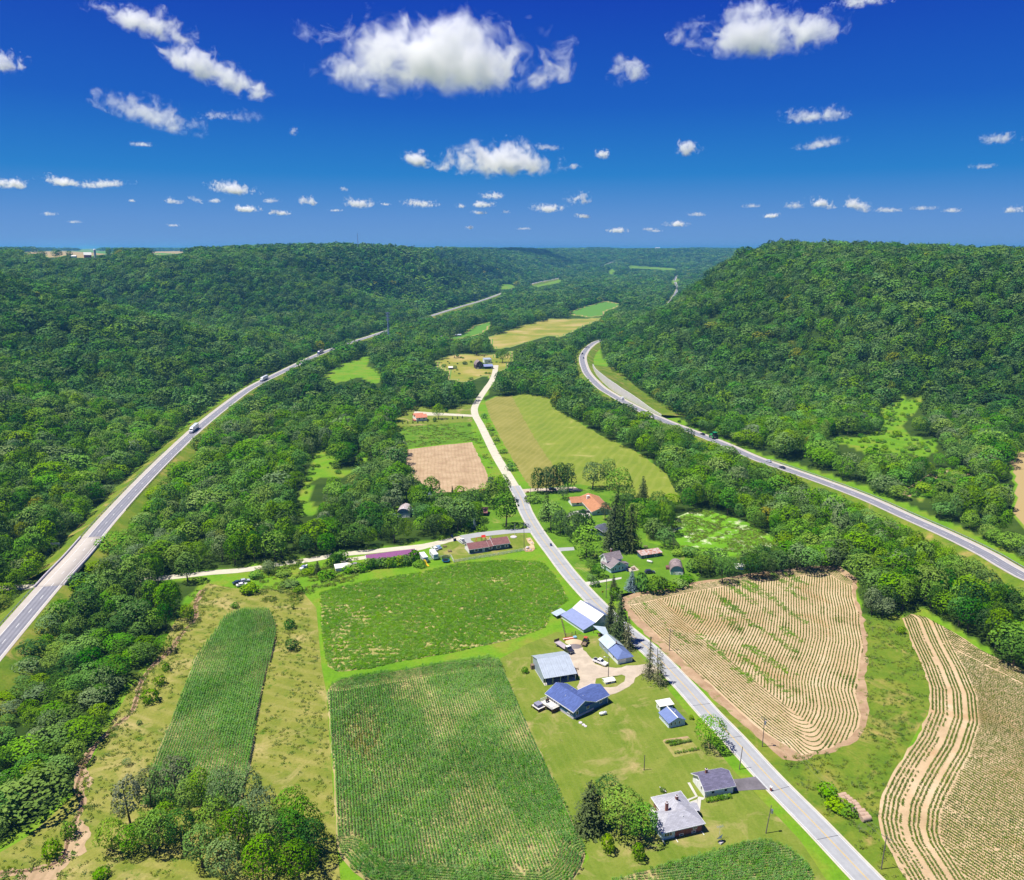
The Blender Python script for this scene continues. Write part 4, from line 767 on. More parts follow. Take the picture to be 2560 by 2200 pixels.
spec(zc, [(1755, 790, 18, 13, 'b', 'big round tree on the corner lawn by the intersection'), (1700, 420, 15, 10, 'l', 'tree behind the big corner tree beside the gravel road'), (1540, 400, 14, 6, 'g', 'grey poplar behind the corner lawn'), (1400, 410, 6, 3.4, 'B', 'small blue spruce on the lawn below the red shed'), (1300, 815, 6, 3.6, 'B', 'small blue spruce at the roadside of the corner lawn'),
          (690, 400, 13, 10, 'b', 'tree on the corner of the harrowed field'), (1100, 560, 14, 10, 'b', 'tree in the middle of the wood by the brown shed'), (1280, 600, 14, 10, 'b', 'tree directly left of the brown shed'), (960, 640, 13, 10, 'b', 'tree in front of the dark house'), (1240, 810, 4, 5, 'U', 'dark shrub left of the roadside blue spruce'), (1400, 830, 2.4, 6, 'u', 'low bright shrub right of the roadside blue spruce'), (150, 560, 12, 11, 'g', 'grey willow left of the arched white barn'), (580, 820, 13, 11, 'b', 'dark tree in front of the arched white barn'), (760, 850, 13, 11, 'b', 'dark tree by the gravel road east of the barn'), (1060, 850, 12, 10, 'b', 'dark tree over the driveway mouth'), (985, 310, 5, 2.2, 's', 'tiny dark spruce at the edge of the harrowed field')])
zd = zoom(1300, 1140, 2072 / 400)
spec(zd, [(230, 480, 16, 9, 'p', 'pine at the left of the row behind the orange-brown roofed house'), (340, 470, 16, 9, 'p', 'second pine of the row behind the orange-brown roofed house'), (430, 470, 17, 9, 'p', 'third pine of the row behind the orange-brown roofed house'), (520, 460, 18, 9, 'p', 'fourth pine of the row behind the orange-brown roofed house'), (620, 450, 17, 10, 'p', 'rightmost pine of the row behind the orange-brown roofed house'), (560, 560, 8, 7, 'g', 'small grey tree on the lawn before the brown house'),
          (940, 430, 17, 13, 'g', 'weeping willow behind the brown-roofed house'), (1130, 400, 17, 10, 'b', 'dark tree right of the weeping willow'), (1270, 570, 18, 15, 'l', 'big bright green tree behind the brown-roofed house'), (1590, 580, 15, 9, 's', 'pointed spruce at the edge of the hay field'), (340, 830, 16, 9, 's', 'spruce beside the county road before the brown house'), (400, 960, 15, 12, 'l', 'bright yellow-green pine-shaped tree by the county road'), (520, 1010, 13, 10, 'p', 'pine right of the bright roadside tree'),
          (700, 1090, 16, 12, 'p', 'broad pine in the middle before the brown house'), (820, 1080, 15, 11, 'p', 'broad pine hiding the dark garage'), (860, 1310, 15, 13, 'l', 'round green tree beside the farmhouse drive'), (1100, 830, 11, 7, 'q', 'leaning sparse pine at the corner of the brown-roofed house'), (1180, 1200, 24, 12, 's', 'tall dark spruce, left of the group behind the white farmhouse'), (1300, 1220, 26, 13, 's', 'tallest dark spruce of the group behind the white farmhouse'), (1430, 1230, 24, 12, 's', 'tall dark spruce, right of the group behind the white farmhouse'), (1240, 1000, 22, 12, 's', 'dark spruce at the back of the group behind the white farmhouse'),
          (180, 600, 4, 8, 'U', 'dark shrub border by the field drive'), (110, 590, 3.5, 5, 'U', 'shrub at the roadside by the field drive'), (1500, 900, 12, 10, 'l', 'green tree behind the tall spruces'), (1640, 860, 12, 12, 'l', 'leafy tree left of the flower meadow'), (1850, 840, 12, 13, 'b', 'leafy tree above the flower meadow'), (1720, 1060, 10, 9, 'l', 'rounded tree at the edge of the flower meadow'), (1880, 1180, 9, 9, 'l', 'rounded tree behind the rusty-roofed shed'), (1990, 1200, 6, 6, 'n', 'grey leafless bush right of the rusty-roofed shed'), (920, 1340, 6, 6, 'n', 'grey leafless bush before the round green tree'), (1380, 600, 10, 10, 'b', 'tree between the big bright tree and the house'), (1780, 700, 10, 11, 'b', 'tree at the lower corner of the hay field'), (1950, 700, 9, 11, 'b', 'tree right of the hay field corner')])
spec(Z7, [(565, 225, 13, 9, 'b', 'lone round tree beside the red-roofed house'), (612, 185, 3.5, 3.5, 'U', 'small round bush behind the lone tree'), (545, 240, 3.5, 3.5, 'U', 'small bush in front of the lone tree'), (830, 220, 4, 5, 'U', 'bush along the gravel road bend'), (985, 520, 5, 7, 'u', 'bushy clump at the end of the hay strip'), (940, 420, 3, 6, 'u', 'weedy bush beside the gravel road'), (900, 350, 2.5, 5, 'u', 'weedy bush farther up the gravel road'), (870, 290, 2.5, 5, 'U', 'dark weedy bush up the gravel road')])
for i, (x, y) in enumerate([(47, 410), (133, 405), (222, 402), (305, 398), (395, 388), (478, 380), (908, 330), (992, 322), (1078, 315)]):
    SPEC.append((*zoom(1000, 1000, 2072 / 300)(x, y), 2.6, 1.7, 's', 'young evergreen in a planted row below the red-roofed house', 'young evergreens in a row'))
spec(Z2, [(640, 400, 8, 9, 'g', 'pale grey-green round tree at the gap between the crop fields'), (560, 350, 7, 6, 'b', 'tree left of the pale tree at the field gap'), (720, 250, 15, 13, 'b', 'large tree at the corner of the striped field'), (590, 480, 2.0, 4, 'n', 'heap of dead branches below the field-gap tree'), (670, 470, 1.8, 4, 'n', 'grey brush pile in the field gap'), (740, 490, 2.6, 3, 'u', 'green bush at the tip of the large crop field'), (350, 1340, 3.2, 5, 'u', 'leafy bush beside the hay bales'), (400, 1400, 2.2, 6, 'u', 'weeds in front of the hay bales'), (460, 1430, 2.0, 5, 'u', 'low weeds along the row of bales'), (520, 1530, 2.6, 5, 'n', 'reddish dead brush near the hay bales')])
zq = zoom(1660, 1250, 1176 / 340)
spec(zq, [(320, 640, 8, 10, 'b', 'leafy tree behind the round barn at the field corner'), (440, 610, 10, 11, 'b', 'tree left of the white shelter'), (565, 650, 8, 8, 'l', 'bright tree directly left of the white shelter'), (330, 560, 8, 9, 'l', 'bright tree at the lower left of the flower meadow'), (730, 610, 10, 9, 'b', 'tree directly right of the white shelter'), (830, 600, 11, 10, 'b', 'second tree right of the white shelter'), (950, 585, 10, 10, 'b', 'third tree right of the white shelter'), (1060, 560, 11, 11, 'b', 'fourth tree right of the white shelter at the field edge'), (250, 610, 5, 7, 'u', 'thicket on the lawn edge behind the round barn'), (120, 480, 3, 6, 'u', 'low brush at the meadow edge'), (230, 480, 4, 8, 'u', 'bright brush at the left of the flower meadow')])
ZZ = zoom(1080, 780, 2072 / 200)
spec(ZZ, [(100, 1240, 15, 11, 'b', 'tree at the left of the row beyond the far dark barn'), (270, 1210, 14, 11, 'b', 'second tree of the row beyond the far dark barn'), (580, 1190, 18, 11, 'b', 'tall dark tree of the row beyond the far dark barn'), (1150, 1120, 22, 18, 'b', 'broad dark tree above the far dark barn'), (920, 900, 16, 11, 'b', 'tree behind the broad dark tree'), (1430, 1000, 12, 10, 'b', 'tree right of the broad dark tree'), (1830, 1310, 17, 16, 'b', 'tree shading the far farmyard'), (1390, 730, 10, 10, 'g', 'grey tree at the edge of the far yellow field'), (1620, 580, 14, 14, 'b', 'dark tree at the head of the far yellow field'), (1780, 530, 16, 14, 'b', 'tree behind the dark tree at the far yellow field'), (1480, 1040, 6, 5, 'U', 'bush beside the far tree row')])
# ------------------------------------------------------------------ the woods: one place per tree, then the nearest as things and the rest as one mass
cand = []
for y0, y1, sp in ((150, 420, 6.8), (420, 800, 8.8), (800, 1500, 11.2), (1500, 2600, 13), (2600, 4200, 17), (4200, 7500, 26)):
    y = y0
    while y < y1:
        xm = 0.72 * (y + 60)
        xs = np.arange(-xm, xm, sp); cand.append(np.stack([xs + RNG.uniform(-.42, .42, len(xs)) * sp, y + RNG.uniform(-.42, .42, len(xs)) * sp, np.full(len(xs), sp)], 1)); y += sp * .9
cand = np.concatenate(cand); cx, cyy, csp = cand.T
cz = terrain(cx, cyy)
base = np.interp(cyy, [150, 500, 900, 1500, 3000, 5000], [10.5, 12.5, 14.5, 15.5, 17, 17]) * (1 + .16 * wob(cx, cyy, 70, 4))
chh = base * RNG.lognormal(0, .16, len(cx)); chh = np.clip(chh, 5, 21)
cw = np.clip(csp * RNG.lognormal(.17, .24, len(cx)), 4.5, 60) * np.clip(chh / base, .75, 1.25)
# scrubby margins are lower near the left creek
west = (cyy < 260) & (cx < -70); chh[west] *= .62; cw[west] *= .9
hr = np.hypot(cx - fR(cyy), 0); dl_ = np.abs(cx - fL(cyy))
ok = (hr > 13) & (dl_ > np.where((cx > fL(cyy)) & (cyy < 330), 8.5, 13))
low = ((hr < 26) | (dl_ < 22)); chh[low & (csp < 9)] *= .7
bad = np.zeros(len(cx), bool)
for fz, fx in ((0, 0), (.5, 0), (1, 0), (.8, .36), (.8, -.36), (.45, .45), (.45, -.45)):
    px, py = project(cx + fx * cw, cyy, cz + fz * chh); bad |= is_open(px, py)
ok &= ~bad
px, py = project(cx, cyy, cz + chh); ok &= (px > -230) & (px < 2790) & (py < 2500)
# thin, scrubby stand around the orchard clearing; gaps elsewhere
ok &= ~((wob(cx, cyy, 45, 9) > 1.35) & (cyy < 1600))
SPX = [(P(s[0], s[1]), s) for s in SPEC]
for (x, y, _), s in SPX: ok &= np.hypot(cx - x, cyy - y) > s[3] * .42
cx, cyy, cz, chh, cw, csp = (q[ok] for q in (cx, cyy, cz, chh, cw, csp))
# drop what a ridge hides (horizon sweep per direction)
az = np.round((cx / cyy + 1.0) / 0.004).astype(int); el = (cz + chh - CAM_H) / cyy; keep = np.ones(len(cx), bool)
order = np.lexsort((cyy, az)); a_s, e_s = az[order], el[order]
gel = (cz - 2 - CAM_H) / cyy; g_s = gel[order]; st = np.flatnonzero(np.r_[True, a_s[1:] != a_s[:-1]]); en = np.r_[st[1:], len(a_s)]
for s, e in zip(st, en):
    mx = np.maximum.accumulate(np.r_[-9, g_s[s:e - 1]]); keep[order[s:e]] = e_s[s:e] > mx - .006
cx, cyy, cz, chh, cw, csp = (q[keep] for q in (cx, cyy, cz, chh, cw, csp))
px, py = project(cx, cyy, cz + .5 * chh)
inside = (px > -10) & (px < 2570) & (py > 560) & (py < 2210)
size = chh / np.hypot(cyy, cx) * inside
NT = sum(1 for s in SPEC if s[4] not in 'uU'); N_IND = max(0, 300 - NT)
top = np.argsort(-size)[:N_IND]
LAND = [((1120, 1395), 'the purple-roofed shed'), ((1190, 1370), 'the teal house'), ((1005, 1280), 'the arched white barn'), ((1060, 1240), 'the dark house'), ((1090, 1170), 'the harrowed field'), ((1050, 1035), 'the coral-roofed house'), ((820, 1200), 'the grassy glade'), ((180, 1440), 'the overpass'), ((60, 1560), 'the guardrail bend'), ((300, 1270), 'the highway past the overpass'), ((490, 1070), 'the nearest semi truck'), ((560, 1425), 'the west end of the gravel road'), ((380, 1640), 'the creek bend'), ((230, 1870), 'the lower creek'), ((60, 2080), 'the creek mouth at the left edge'),
        ((1480, 1250), 'the orange-brown roofed house'), ((1750, 1330), 'the flower meadow'), ((1560, 1420), 'the white farmhouse'), ((1930, 1440), 'the top of the striped field'), ((2130, 1440), 'the top right corner of the striped field'), ((2200, 1550), 'the gap between the two tan fields'), ((2330, 1600), 'the top of the large tan field'), ((2530, 1680), 'the right end of the large tan field'), ((1650, 1180), 'the right tip of the hay field'), ((1500, 1060), 'the hay field'), ((1930, 1165), 'the silver and navy cars'), ((2300, 1300), 'the middle of the right highway'), ((2500, 1410), 'the right end of the right highway'), ((2330, 1210), 'the sandy track clearing'), ((2200, 1060), 'the bushy hillside meadow'), ((700, 1400), 'the middle of the gravel road'), ((900, 1380), 'the purple shed drive')]
def where(px, py, k, h, w):
    d_ = [math.hypot(px - q[0], (py - q[1]) * 1.6) for q, _ in LAND]; i = int(np.argmin(d_)); (lx, ly), nm = LAND[i]
    rel = ('directly above' if py < ly else 'directly below') if abs(px - lx) < 35 else ('right of' if px > lx else 'left of') if abs(px - lx) > 1.2 * abs(py - ly) else ('above and right of' if py < ly else 'below and right of') if px > lx else ('above and left of' if py < ly else 'below and left of')
    tone = 'bright green' if k < .22 else 'grey-green' if k < .32 else 'deep green'; sz = 'tall' if h > 14 else 'low' if h < 9.5 else 'broad' if w > 11 else 'slim' if w < 7.5 else 'mid-sized'
    return '%s %s tree, %s %s' % (sz, tone, rel, nm), 'woodland trees near ' + nm
for i in top:
    k = RNG.random(); lab, grp = where(px[i], py[i], k, chh[i], cw[i])
    ms = LUSH if k < .22 else GREY if k < .32 else HI
    plant('tree', lab, 'tree', cx[i], cyy[i], chh[i], cw[i], ms[RNG.integers(len(ms))], TRK[RNG.integers(3)], grp, float(cz[i]), RNG.uniform(0, 6.28))
rest = np.ones(len(cx), bool); rest[top] = False
cx, cyy, cz, chh, cw = (q[rest] for q in (cx, cyy, cz, chh, cw)); n = len(cx)
pool = HI + LUSH + GREY + MID + FAR
i_mid, i_far = len(HI) + 5, len(HI) + 5 + len(MID)
k = RNG.random(n); pick = np.where(cyy < 620, np.where(k < .22, len(HI) + RNG.integers(0, 3, n), np.where(k < .32, len(HI) + 3 + RNG.integers(0, 2, n), RNG.integers(0, len(HI), n))), np.where(cyy < 1700, i_mid + RNG.integers(0, len(MID), n), i_far + RNG.integers(0, len(FAR), n)))
instancer('woodland', 'unbroken summer woodland over the hills and valley', np.stack([cx, cyy, cz], 1), RNG.uniform(0, 6.28, n), np.stack([cw, cw, chh], 1), pick, pool)
print('woodland', n, 'individual', len(top))
# leafless grey trees scattered in the woods
sel = np.flatnonzero((cyy < 1400) & (RNG.random(n) < .03)); 
instancer('dead_trees', 'grey leafless trees scattered through the woods', np.stack([cx[sel], cyy[sel], cz[sel] + 1.0], 1), RNG.uniform(0, 6.28, len(sel)), np.stack([cw[sel] * .9, cw[sel] * .9, chh[sel] * 1.1], 1), RNG.integers(0, 2, len(sel)), BARE)
for (x, y, _), (_, _, h, w, k, lab, grp) in SPX:
    ms, tk = LEAFY[k]; nm, cat = NAMES[k]
    if math.hypot(x, y) < 270: ms = {id(HI): NEAR, id(LUSH): NEARL, id(GREY): NEARG}.get(id(ms), ms)
    plant(nm, lab, cat, x, y, h, w * WID.get(k, 1.0), ms[RNG.integers(len(ms))], tk[RNG.integers(len(tk))] if tk else None, grp)

# ------------------------------------------------------------------ crops in rows
def inside_w(X, Y, poly): return in_poly(X, Y, poly)
def seg_dist(X, Y, pts, closed=False):
    D = np.full(X.shape, 1e9); n = len(pts)
    for i in range(n if closed else n - 1):
        (x0, y0), (x1, y1) = pts[i][:2], pts[(i + 1) % n][:2]; dx, dy = x1 - x0, y1 - y0
        t = np.clip(((X - x0) * dx + (Y - y0) * dy) / (dx * dx + dy * dy + 1e-9), 0, 1); D = np.minimum(D, np.hypot(X - x0 - t * dx, Y - y0 - t * dy))
    return D
def rows(poly, ufun, spacing, g=0.42):
    """points along the contour lines u = k * spacing inside a polygon, with the row direction"""
    p = np.array(poly); x0, y0 = p.min(0); x1, y1 = p.max(0); xs = np.arange(x0, x1, g); ys = np.arange(y0, y1, g)
    X, Y = np.meshgrid(xs, ys); ins = inside_w(X, Y, poly); U = ufun(X, Y) / spacing; K = np.floor(U); out = []
    gy, gx = np.gradient(U, g)
    for ax in (0, 1):
        A = (slice(None), slice(None, -1)) if ax == 0 else (slice(None, -1), slice(None)); B = (slice(None), slice(1, None)) if ax == 0 else (slice(1, None), slice(None))
        m = (K[A] != K[B]) & ins[A] & ins[B] & (np.abs(U[A] - U[B]) < .99)
        kk_ = np.maximum(K[A], K[B])[m]; t = (kk_ - U[A][m]) / (U[B][m] - U[A][m]); xx = X[A][m] + (t * g if ax == 0 else 0); yv = Y[A][m] + (t * g if ax == 1 else 0)
        # keep the axis in which the row runs more squarely, so density along the row stays even
        q = (np.abs(gx[A][m]) >= np.abs(gy[A][m])) if ax == 0 else (np.abs(gx[A][m]) < np.abs(gy[A][m]))
        out.append(np.stack([xx, yv, np.arctan2(gy[A][m], gx[A][m]) + PI / 2], 1)[q])
    return np.concatenate(out)
M['corn'] = leaf('corn_blade', (0.035, 0.150, 0.012), (0.195, 0.410, 0.070), 0.02, 0.03, transl=0.3)
M['bean'] = leaf('bean_leaf', (0.10, 0.27, 0.008), (0.21, 0.40, 0.020), 0.02, 0.03, transl=0.3)
M['sprout'] = leaf('young_crop', (0.090, 0.155, 0.018), (0.185, 0.255, 0.042), 0.02, 0.03, transl=0.3)
M['weed'] = leaf('weeds', (0.075, 0.145, 0.012), (0.20, 0.25, 0.04), 0.06, 0.05, transl=0.3)
M['corn_pale'] = leaf('pale_corn_blade', (0.11, 0.155, 0.016), (0.21, 0.25, 0.04), 0.02, 0.03, transl=0.3)
def corn_clump(seed, mat, h=1.5):
    rng = np.random.default_rng(seed); V, F, T = [], [], []
    for px_ in (-.17, .02, .2):
        hh = h * rng.uniform(.85, 1.1); x0 = px_ + rng.normal() * .03; y0 = rng.normal() * .03
        for j in range(7):
            a = rng.uniform(0, 2 * PI); z0 = hh * (.25 + .1 * j); L = rng.uniform(.24, .38); wv_ = .055
            d = np.array([math.cos(a), math.sin(a), 0]); s = np.array([-d[1], d[0], 0]) * wv_; p = np.array([x0, y0, z0])
            e1 = p + d * L * .5 + (0, 0, L * .38); e2 = p + d * L + (0, 0, L * .12); b = len(V)
            V += [p - s * .6, p + s * .6, e1 - s, e1 + s, e2 - s * .3, e2 + s * .3]; F += [(b, b + 1, b + 3, b + 2), (b + 2, b + 3, b + 5, b + 4)]; t = rng.random(); T += [t * .6] * 2 + [t * .6 + .3] * 2 + [t] * 2
    me = mesh_np('corn_row', V, F, mat); a = me.attributes.new('tone', 'FLOAT', 'POINT'); a.data.foreach_set('value', np.array(T, np.float32)); return me
def low_clump(name, seed, mat, n, rx, ry, h, s):
    rng = np.random.default_rng(seed); C = np.stack([rng.uniform(-rx, rx, n), rng.normal(0, ry, n), rng.uniform(.15, 1, n) * h], 1); N = rng.normal(0, .45, (n, 3)); N[:, 2] += 1; N /= np.linalg.norm(N, axis=1)[:, None]
    return foliage_mesh(name, C, N, rng.uniform(.6, 1.2, n) * s, rng.random(n), mat, rng)
CORN = [corn_clump(200 + i, M['corn']) for i in range(5)] + [corn_clump(210 + i, M['corn_pale'], 1.0) for i in range(2)]
def corn_field(name, label, poly, ang, heads, hw, spacing, hgt=1.0, thin=0.06, pale=None):
    ca, sa = math.cos(ang), math.sin(ang)
    def u(X, Y):
        U = X * ca + Y * sa
        for k, h in enumerate(heads):
            D = seg_dist(X, Y, h); U = np.where(D < hw, 5000 * (k + 1) + D, U)
        return U
    r = rows(poly, u, spacing); n = len(r); x, y, a = r.T
    dens = wob(x, y, 34, 6) + .5 * wob(x, y, 9, 14); keepm = RNG.random(n) > thin + .35 * np.clip(dens - 1.0, 0, 1)
    idx = RNG.integers(0, 5, n); sc = hgt * RNG.uniform(.85, 1.15, n) * (1 - .18 * np.clip(dens, -.5, 1))
    if pale is not None:
        f = np.exp(-(((x - pale[0]) * math.cos(.2) + (y - pale[1]) * math.sin(.2)) / pale[2]) ** 2 - ((y - pale[1]) / pale[3]) ** 2); m = RNG.random(n) < f * .85
        idx[m] = 5 + RNG.integers(0, 2, m.sum()); sc[m] *= .85
    x, y, a, idx, sc = (q[keepm] for q in (x, y, a, idx, sc)); n = len(x)
    instancer(name, label, np.stack([x, y, np.full(n, .05)], 1), a + RNG.normal(0, .12, n) + PI * RNG.integers(0, 2, n), np.repeat(sc[:, None], 3, 1), idx, CORN)
cA = np.array(CORN_A)
pa, pb = np.array(P(*Z3(880, 880))[:2]), np.array(P(*Z3(1000, 1330))[:2]); d = pb - pa; angA = math.atan2(d[1], d[0]) + PI / 2
corn_field('corn_plants', 'tall corn in straight rows with paler patches', CORN_A, angA, [CORN_A[2:6], CORN_A[11:18]], 6.5, .76, 1.0, .05, (*P(*Z3(540, 1100))[:2], 5.5, 14))
pa, pb = np.array(P(*Z4(1200, 500))[:2]), np.array(P(*Z4(1000, 1150))[:2]); d = pb - pa
corn_field('corn_plants', 'dense dark corn in the narrow left field', CORN_B, math.atan2(d[1], d[0]) + PI / 2, [], 5, .76, 1.1, .0)
pa, pb = np.array(P(*Z1(900, 1720))[:2]), np.array(P(*Z1(1500, 1660))[:2]); d = pb - pa
corn_field('corn_plants', 'corn in the field cut off by the bottom edge', CORN_C, math.atan2(d[1], d[0]) + PI / 2, [], 5, .76, 1.0, .05)
# young row crops on the tan fields

SPR1 = [low_clump('crop_row', 290 + i, M['sprout'], 10, .24, .09, .2, .088) for i in range(4)]
SPR = [low_clump('crop_row', 230 + i, M['sprout'], 11, .24, .11, .24, .10) for i in range(4)]
ed_road = [P(*q)[:2] for q in mp(Z1, [(560, 180), (660, 270), (720, 335), (870, 480), (1020, 620), (1200, 785), (1400, 960)]) + mp(Z2, [(90, 1060), (200, 1180), (300, 1260)])]
ed_right = [P(*q)[:2] for q in mp(Z2, [(470, 50), (482, 210), (492, 300), (515, 380), (540, 560), (522, 680), (505, 800), (530, 920), (520, 980), (480, 1060), (420, 1180)])]
ed_top = [P(*q)[:2] for q in mp(Z1, [(640, 215), (690, 205), (850, 170), (1000, 140), (1280, 92), (1600, 55)]) + mp(Z2, [(300, 148), (400, 160), (482, 210)])]
def u1(X, Y):
    a, b = seg_dist(X, Y, ed_road), seg_dist(X, Y, ed_right); k = 7.0
    h = np.clip(.5 + .5 * (b - a) / k, 0, 1); V_ = b * (1 - h) + a * h - k * h * (1 - h)
    U = np.where((a < 15.5) | (b < 12), V_, 2000 + b) + .3 * wob(X, Y, 38, 2)
    D = seg_dist(X, Y, ed_top); return np.where(D < 6.0, 5000 + D, U)
r1 = rows(ROW1, u1, 1.02, .27); x, y, a = r1.T; n = len(x)
gp_ = wob(x * 1.0, y * .35, 16, 8) + .6 * wob(x, y, 7, 1); kp = RNG.random(n) > .04; sc = RNG.uniform(.8, 1.2, n) * (1 + .5 * np.clip(gp_ - 1.0, 0, 1))
x, y, a, sc = x[kp], y[kp], a[kp], sc[kp]
instancer('crop_rows', 'thin green crop rows curving across the tan field', np.stack([x, y, np.full(len(x), .05)], 1), a, np.repeat(sc[:, None], 3, 1), RNG.integers(0, 4, len(x)), SPR1)
# weedy green streaks in it
W = [low_clump('weed_patch', 240 + i, M['bean'], 26, .8, .35, .22, .11) for i in range(3)]
wp = []
for q, k in (((940, 430), 1), ((1200, 330), 2), ((1000, 300), 2), ((760, 275), 1), ((1235, 265), 1), ((1130, 500), 2), ((1110, 470), 1), ((1310, 560), 2), ((1290, 640), 2), ((1380, 380), 2), ((1340, 500), 2), ((1250, 170), 3), ((1300, 150), 3), ((1500, 110), 3), ((1570, 100), 3), ((1440, 210), 2), ((1480, 580), 2), ((1450, 680), 2), ((1540, 410), 2), ((1400, 270), 1), ((1340, 140), 3), ((1180, 225), 2), ((1215, 255), 2), ((1560, 180), 2), ((1560, 300), 2), ((1520, 470), 2)):
    c = P(*Z1(*q)); m = 22 * k; g = RNG.normal(0, 1, (m, 2)) * (1.1, 4.6); wp.append(np.stack([c[0] + g[:, 0] - .35 * g[:, 1], c[1] + g[:, 1], np.full(m, .05)], 1))
wp = np.concatenate(wp); wp = wp[in_poly(wp[:, 0], wp[:, 1], ROW1)]
instancer('weed_patches', 'bright green weedy patches in the striped field', wp, RNG.uniform(0, 6.28, len(wp)), np.repeat(RNG.uniform(.5, 1.1, (len(wp), 1)), 3, 1), RNG.integers(0, 3, len(wp)), W)
ed_l = [P(*q)[:2] for q in mp(Z2, [(745, 410), (785, 520), (845, 650), (885, 770), (885, 890), (830, 1020), (760, 1120), (690, 1230), (640, 1330), (618, 1450), (640, 1560), (700, 1660), (770, 1781), (900, 2100)])]
ed_t = [P(*q)[:2] for q in mp(Z2, [(745, 400), (790, 385), (870, 402), (1000, 472), (1150, 570), (1383, 682), (1800, 900)])]
pa, pb = np.array(P(*Z2(1000, 1240))[:2]), np.array(P(*Z2(1383, 1470))[:2]); d = pb - pa; a2 = math.atan2(d[1], d[0]) + PI / 2
def u2(X, Y):
    D = seg_dist(X, Y, ed_l); D2 = seg_dist(X, Y, ed_t); U = X * math.cos(a2) + Y * math.sin(a2) + .3 * wob(X, Y, 60, 4) + 900
    U = np.where(D2 < 9, 9000 + D2, U); return np.where(D < 13.5, 5000 + D, U)
r2 = rows(ROW2, u2, 1.0, .27); x, y, a = r2.T; n = len(x); D = seg_dist(x, y, ed_l)
gap = (np.abs(D - 5.6) < .6) | (np.abs(D - 9.8) < .7) | (D < .7); dn = wob(x, y, 40, 3) + .5 * wob(x, y, 9, 13); kp = (RNG.random(n) > .05 + .30 * np.clip(dn - .7, 0, 1)) & ~gap
x, y, a = x[kp], y[kp], a[kp]; n = len(x)
instancer('crop_rows', 'thin green crop rows on the large tan field', np.stack([x, y, np.full(n, .05)], 1), a, np.repeat(RNG.uniform(.85, 1.4, (n, 1)), 3, 1), RNG.integers(0, 4, n), SPR)
# soya plants
BN = [low_clump('bean_plants', 250 + i, M['bean'], 30, .6, .36, .45, .13) for i in range(4)]
p = np.array(BEAN); n = 26000; x = RNG.uniform(p[:, 0].min(), p[:, 0].max(), n); y = RNG.uniform(p[:, 1].min(), p[:, 1].max(), n); m = in_poly(x, y, BEAN); x, y = x[m], y[m]
el_ = P(*Z3(400, 560)); bare = np.zeros(len(x))
for q, sx, sy in (((420, 430), 3, 5), ((420, 560), 3.5, 9), ((430, 620), 3, 7), ((440, 690), 5, 5), ((1300, 555), 8, 5), ((1420, 570), 9, 4), ((600, 650), 8, 5), ((520, 480), 6, 8), ((340, 445), 2.5, 6), ((1100, 630), 10, 3), ((1200, 300), 5, 3)):
    c = P(*Z3(*q)); bare = np.maximum(bare, np.exp(-((x - c[0]) / sx) ** 2 - ((y - c[1]) / sy) ** 2))
bare = np.maximum(bare * (.6 + .5 * np.sin(y * 2.1)), .22 * np.clip(wob(x * .35, y, 9, 10) + .5 * wob(x * .3, y, 4, 2) - .75, 0, 1.2)); m = RNG.random(len(x)) > np.clip(bare * 1.15, 0, .96); x, y = x[m], y[m]; n = len(x)
instancer('bean_plants', 'dense low bean plants', np.stack([x, y, np.full(n, .04)], 1), RNG.uniform(-.3, .3, n) + .25, np.repeat(RNG.uniform(.7, 1.15, (n, 1)), 3, 1), RNG.integers(0, 4, n), BN)
# tufts and weeds in the rough grass
TF = [low_clump('grass_tuft', 260 + i, M['weed'], 16, .5, .4, .42, .13) for i in range(4)]
def tufts(name, label, polys, n, smin, smax):
    out = []
    for pl in polys:
        q = np.array([P(*t)[:2] for t in pl]); x = RNG.uniform(q[:, 0].min(), q[:, 0].max(), n); y = RNG.uniform(q[:, 1].min(), q[:, 1].max(), n)
        m = in_poly(x, y, q) & ((wob(x, y, 30, 5) + .7 * wob(x, y, 8, 12)) > -.2)
        for pl2 in (CORN_A, CORN_B, CORN_C, ROW1, ROW2, BEAN): m &= ~in_poly(x, y, pl2)
        m &= seg_dist(x, y, [tuple(t[:2]) for t in CR[::3]]) > 4.5
        out.append(np.stack([x[m], y[m], np.full(m.sum(), .03)], 1))
    out = np.concatenate(out); k = len(out); instancer(name, label, out, RNG.uniform(0, 6.28, k), np.repeat(RNG.uniform(smin, smax, (k, 1)), 3, 1), RNG.integers(0, 4, k), TF)
tufts('grass_tufts', 'rough grass tufts in the pasture and meadow', [mp(OV, [(60, 1690), (155, 1605), (205, 1500), (265, 1390), (355, 1255), (420, 1180), (610, 1195), (650, 1345), (680, 1690), (690, 1781), (-40, 1781)]), mp(Z2, [(110, 1130), (340, 1110), (560, 980), (550, 600), (560, 420), (740, 410), (900, 770), (640, 1330), (630, 1560), (800, 1781), (600, 1781), (200, 1330)]), mp(Z8, [(300, 1385), (480, 1310), (700, 1370), (920, 1490), (700, 1530), (400, 1500)])], 6000, .4, 1.1)
tufts('weeds', 'tall weeds round the yards and along the gravel roads', [mp(Z7, [(830, 190), (870, 260), (1000, 500), (985, 520), (900, 400), (840, 260)]), mp(Z3, [(0, 200), (300, 180), (520, 190), (500, 300), (300, 340), (220, 400), (0, 420)]), mp(Z7, [(730, 260), (780, 270), (850, 420), (920, 560), (870, 560), (770, 340)]), mp(Z7, [(340, 270), (750, 245), (770, 350), (400, 390)])], 1500, .8, 1.8)

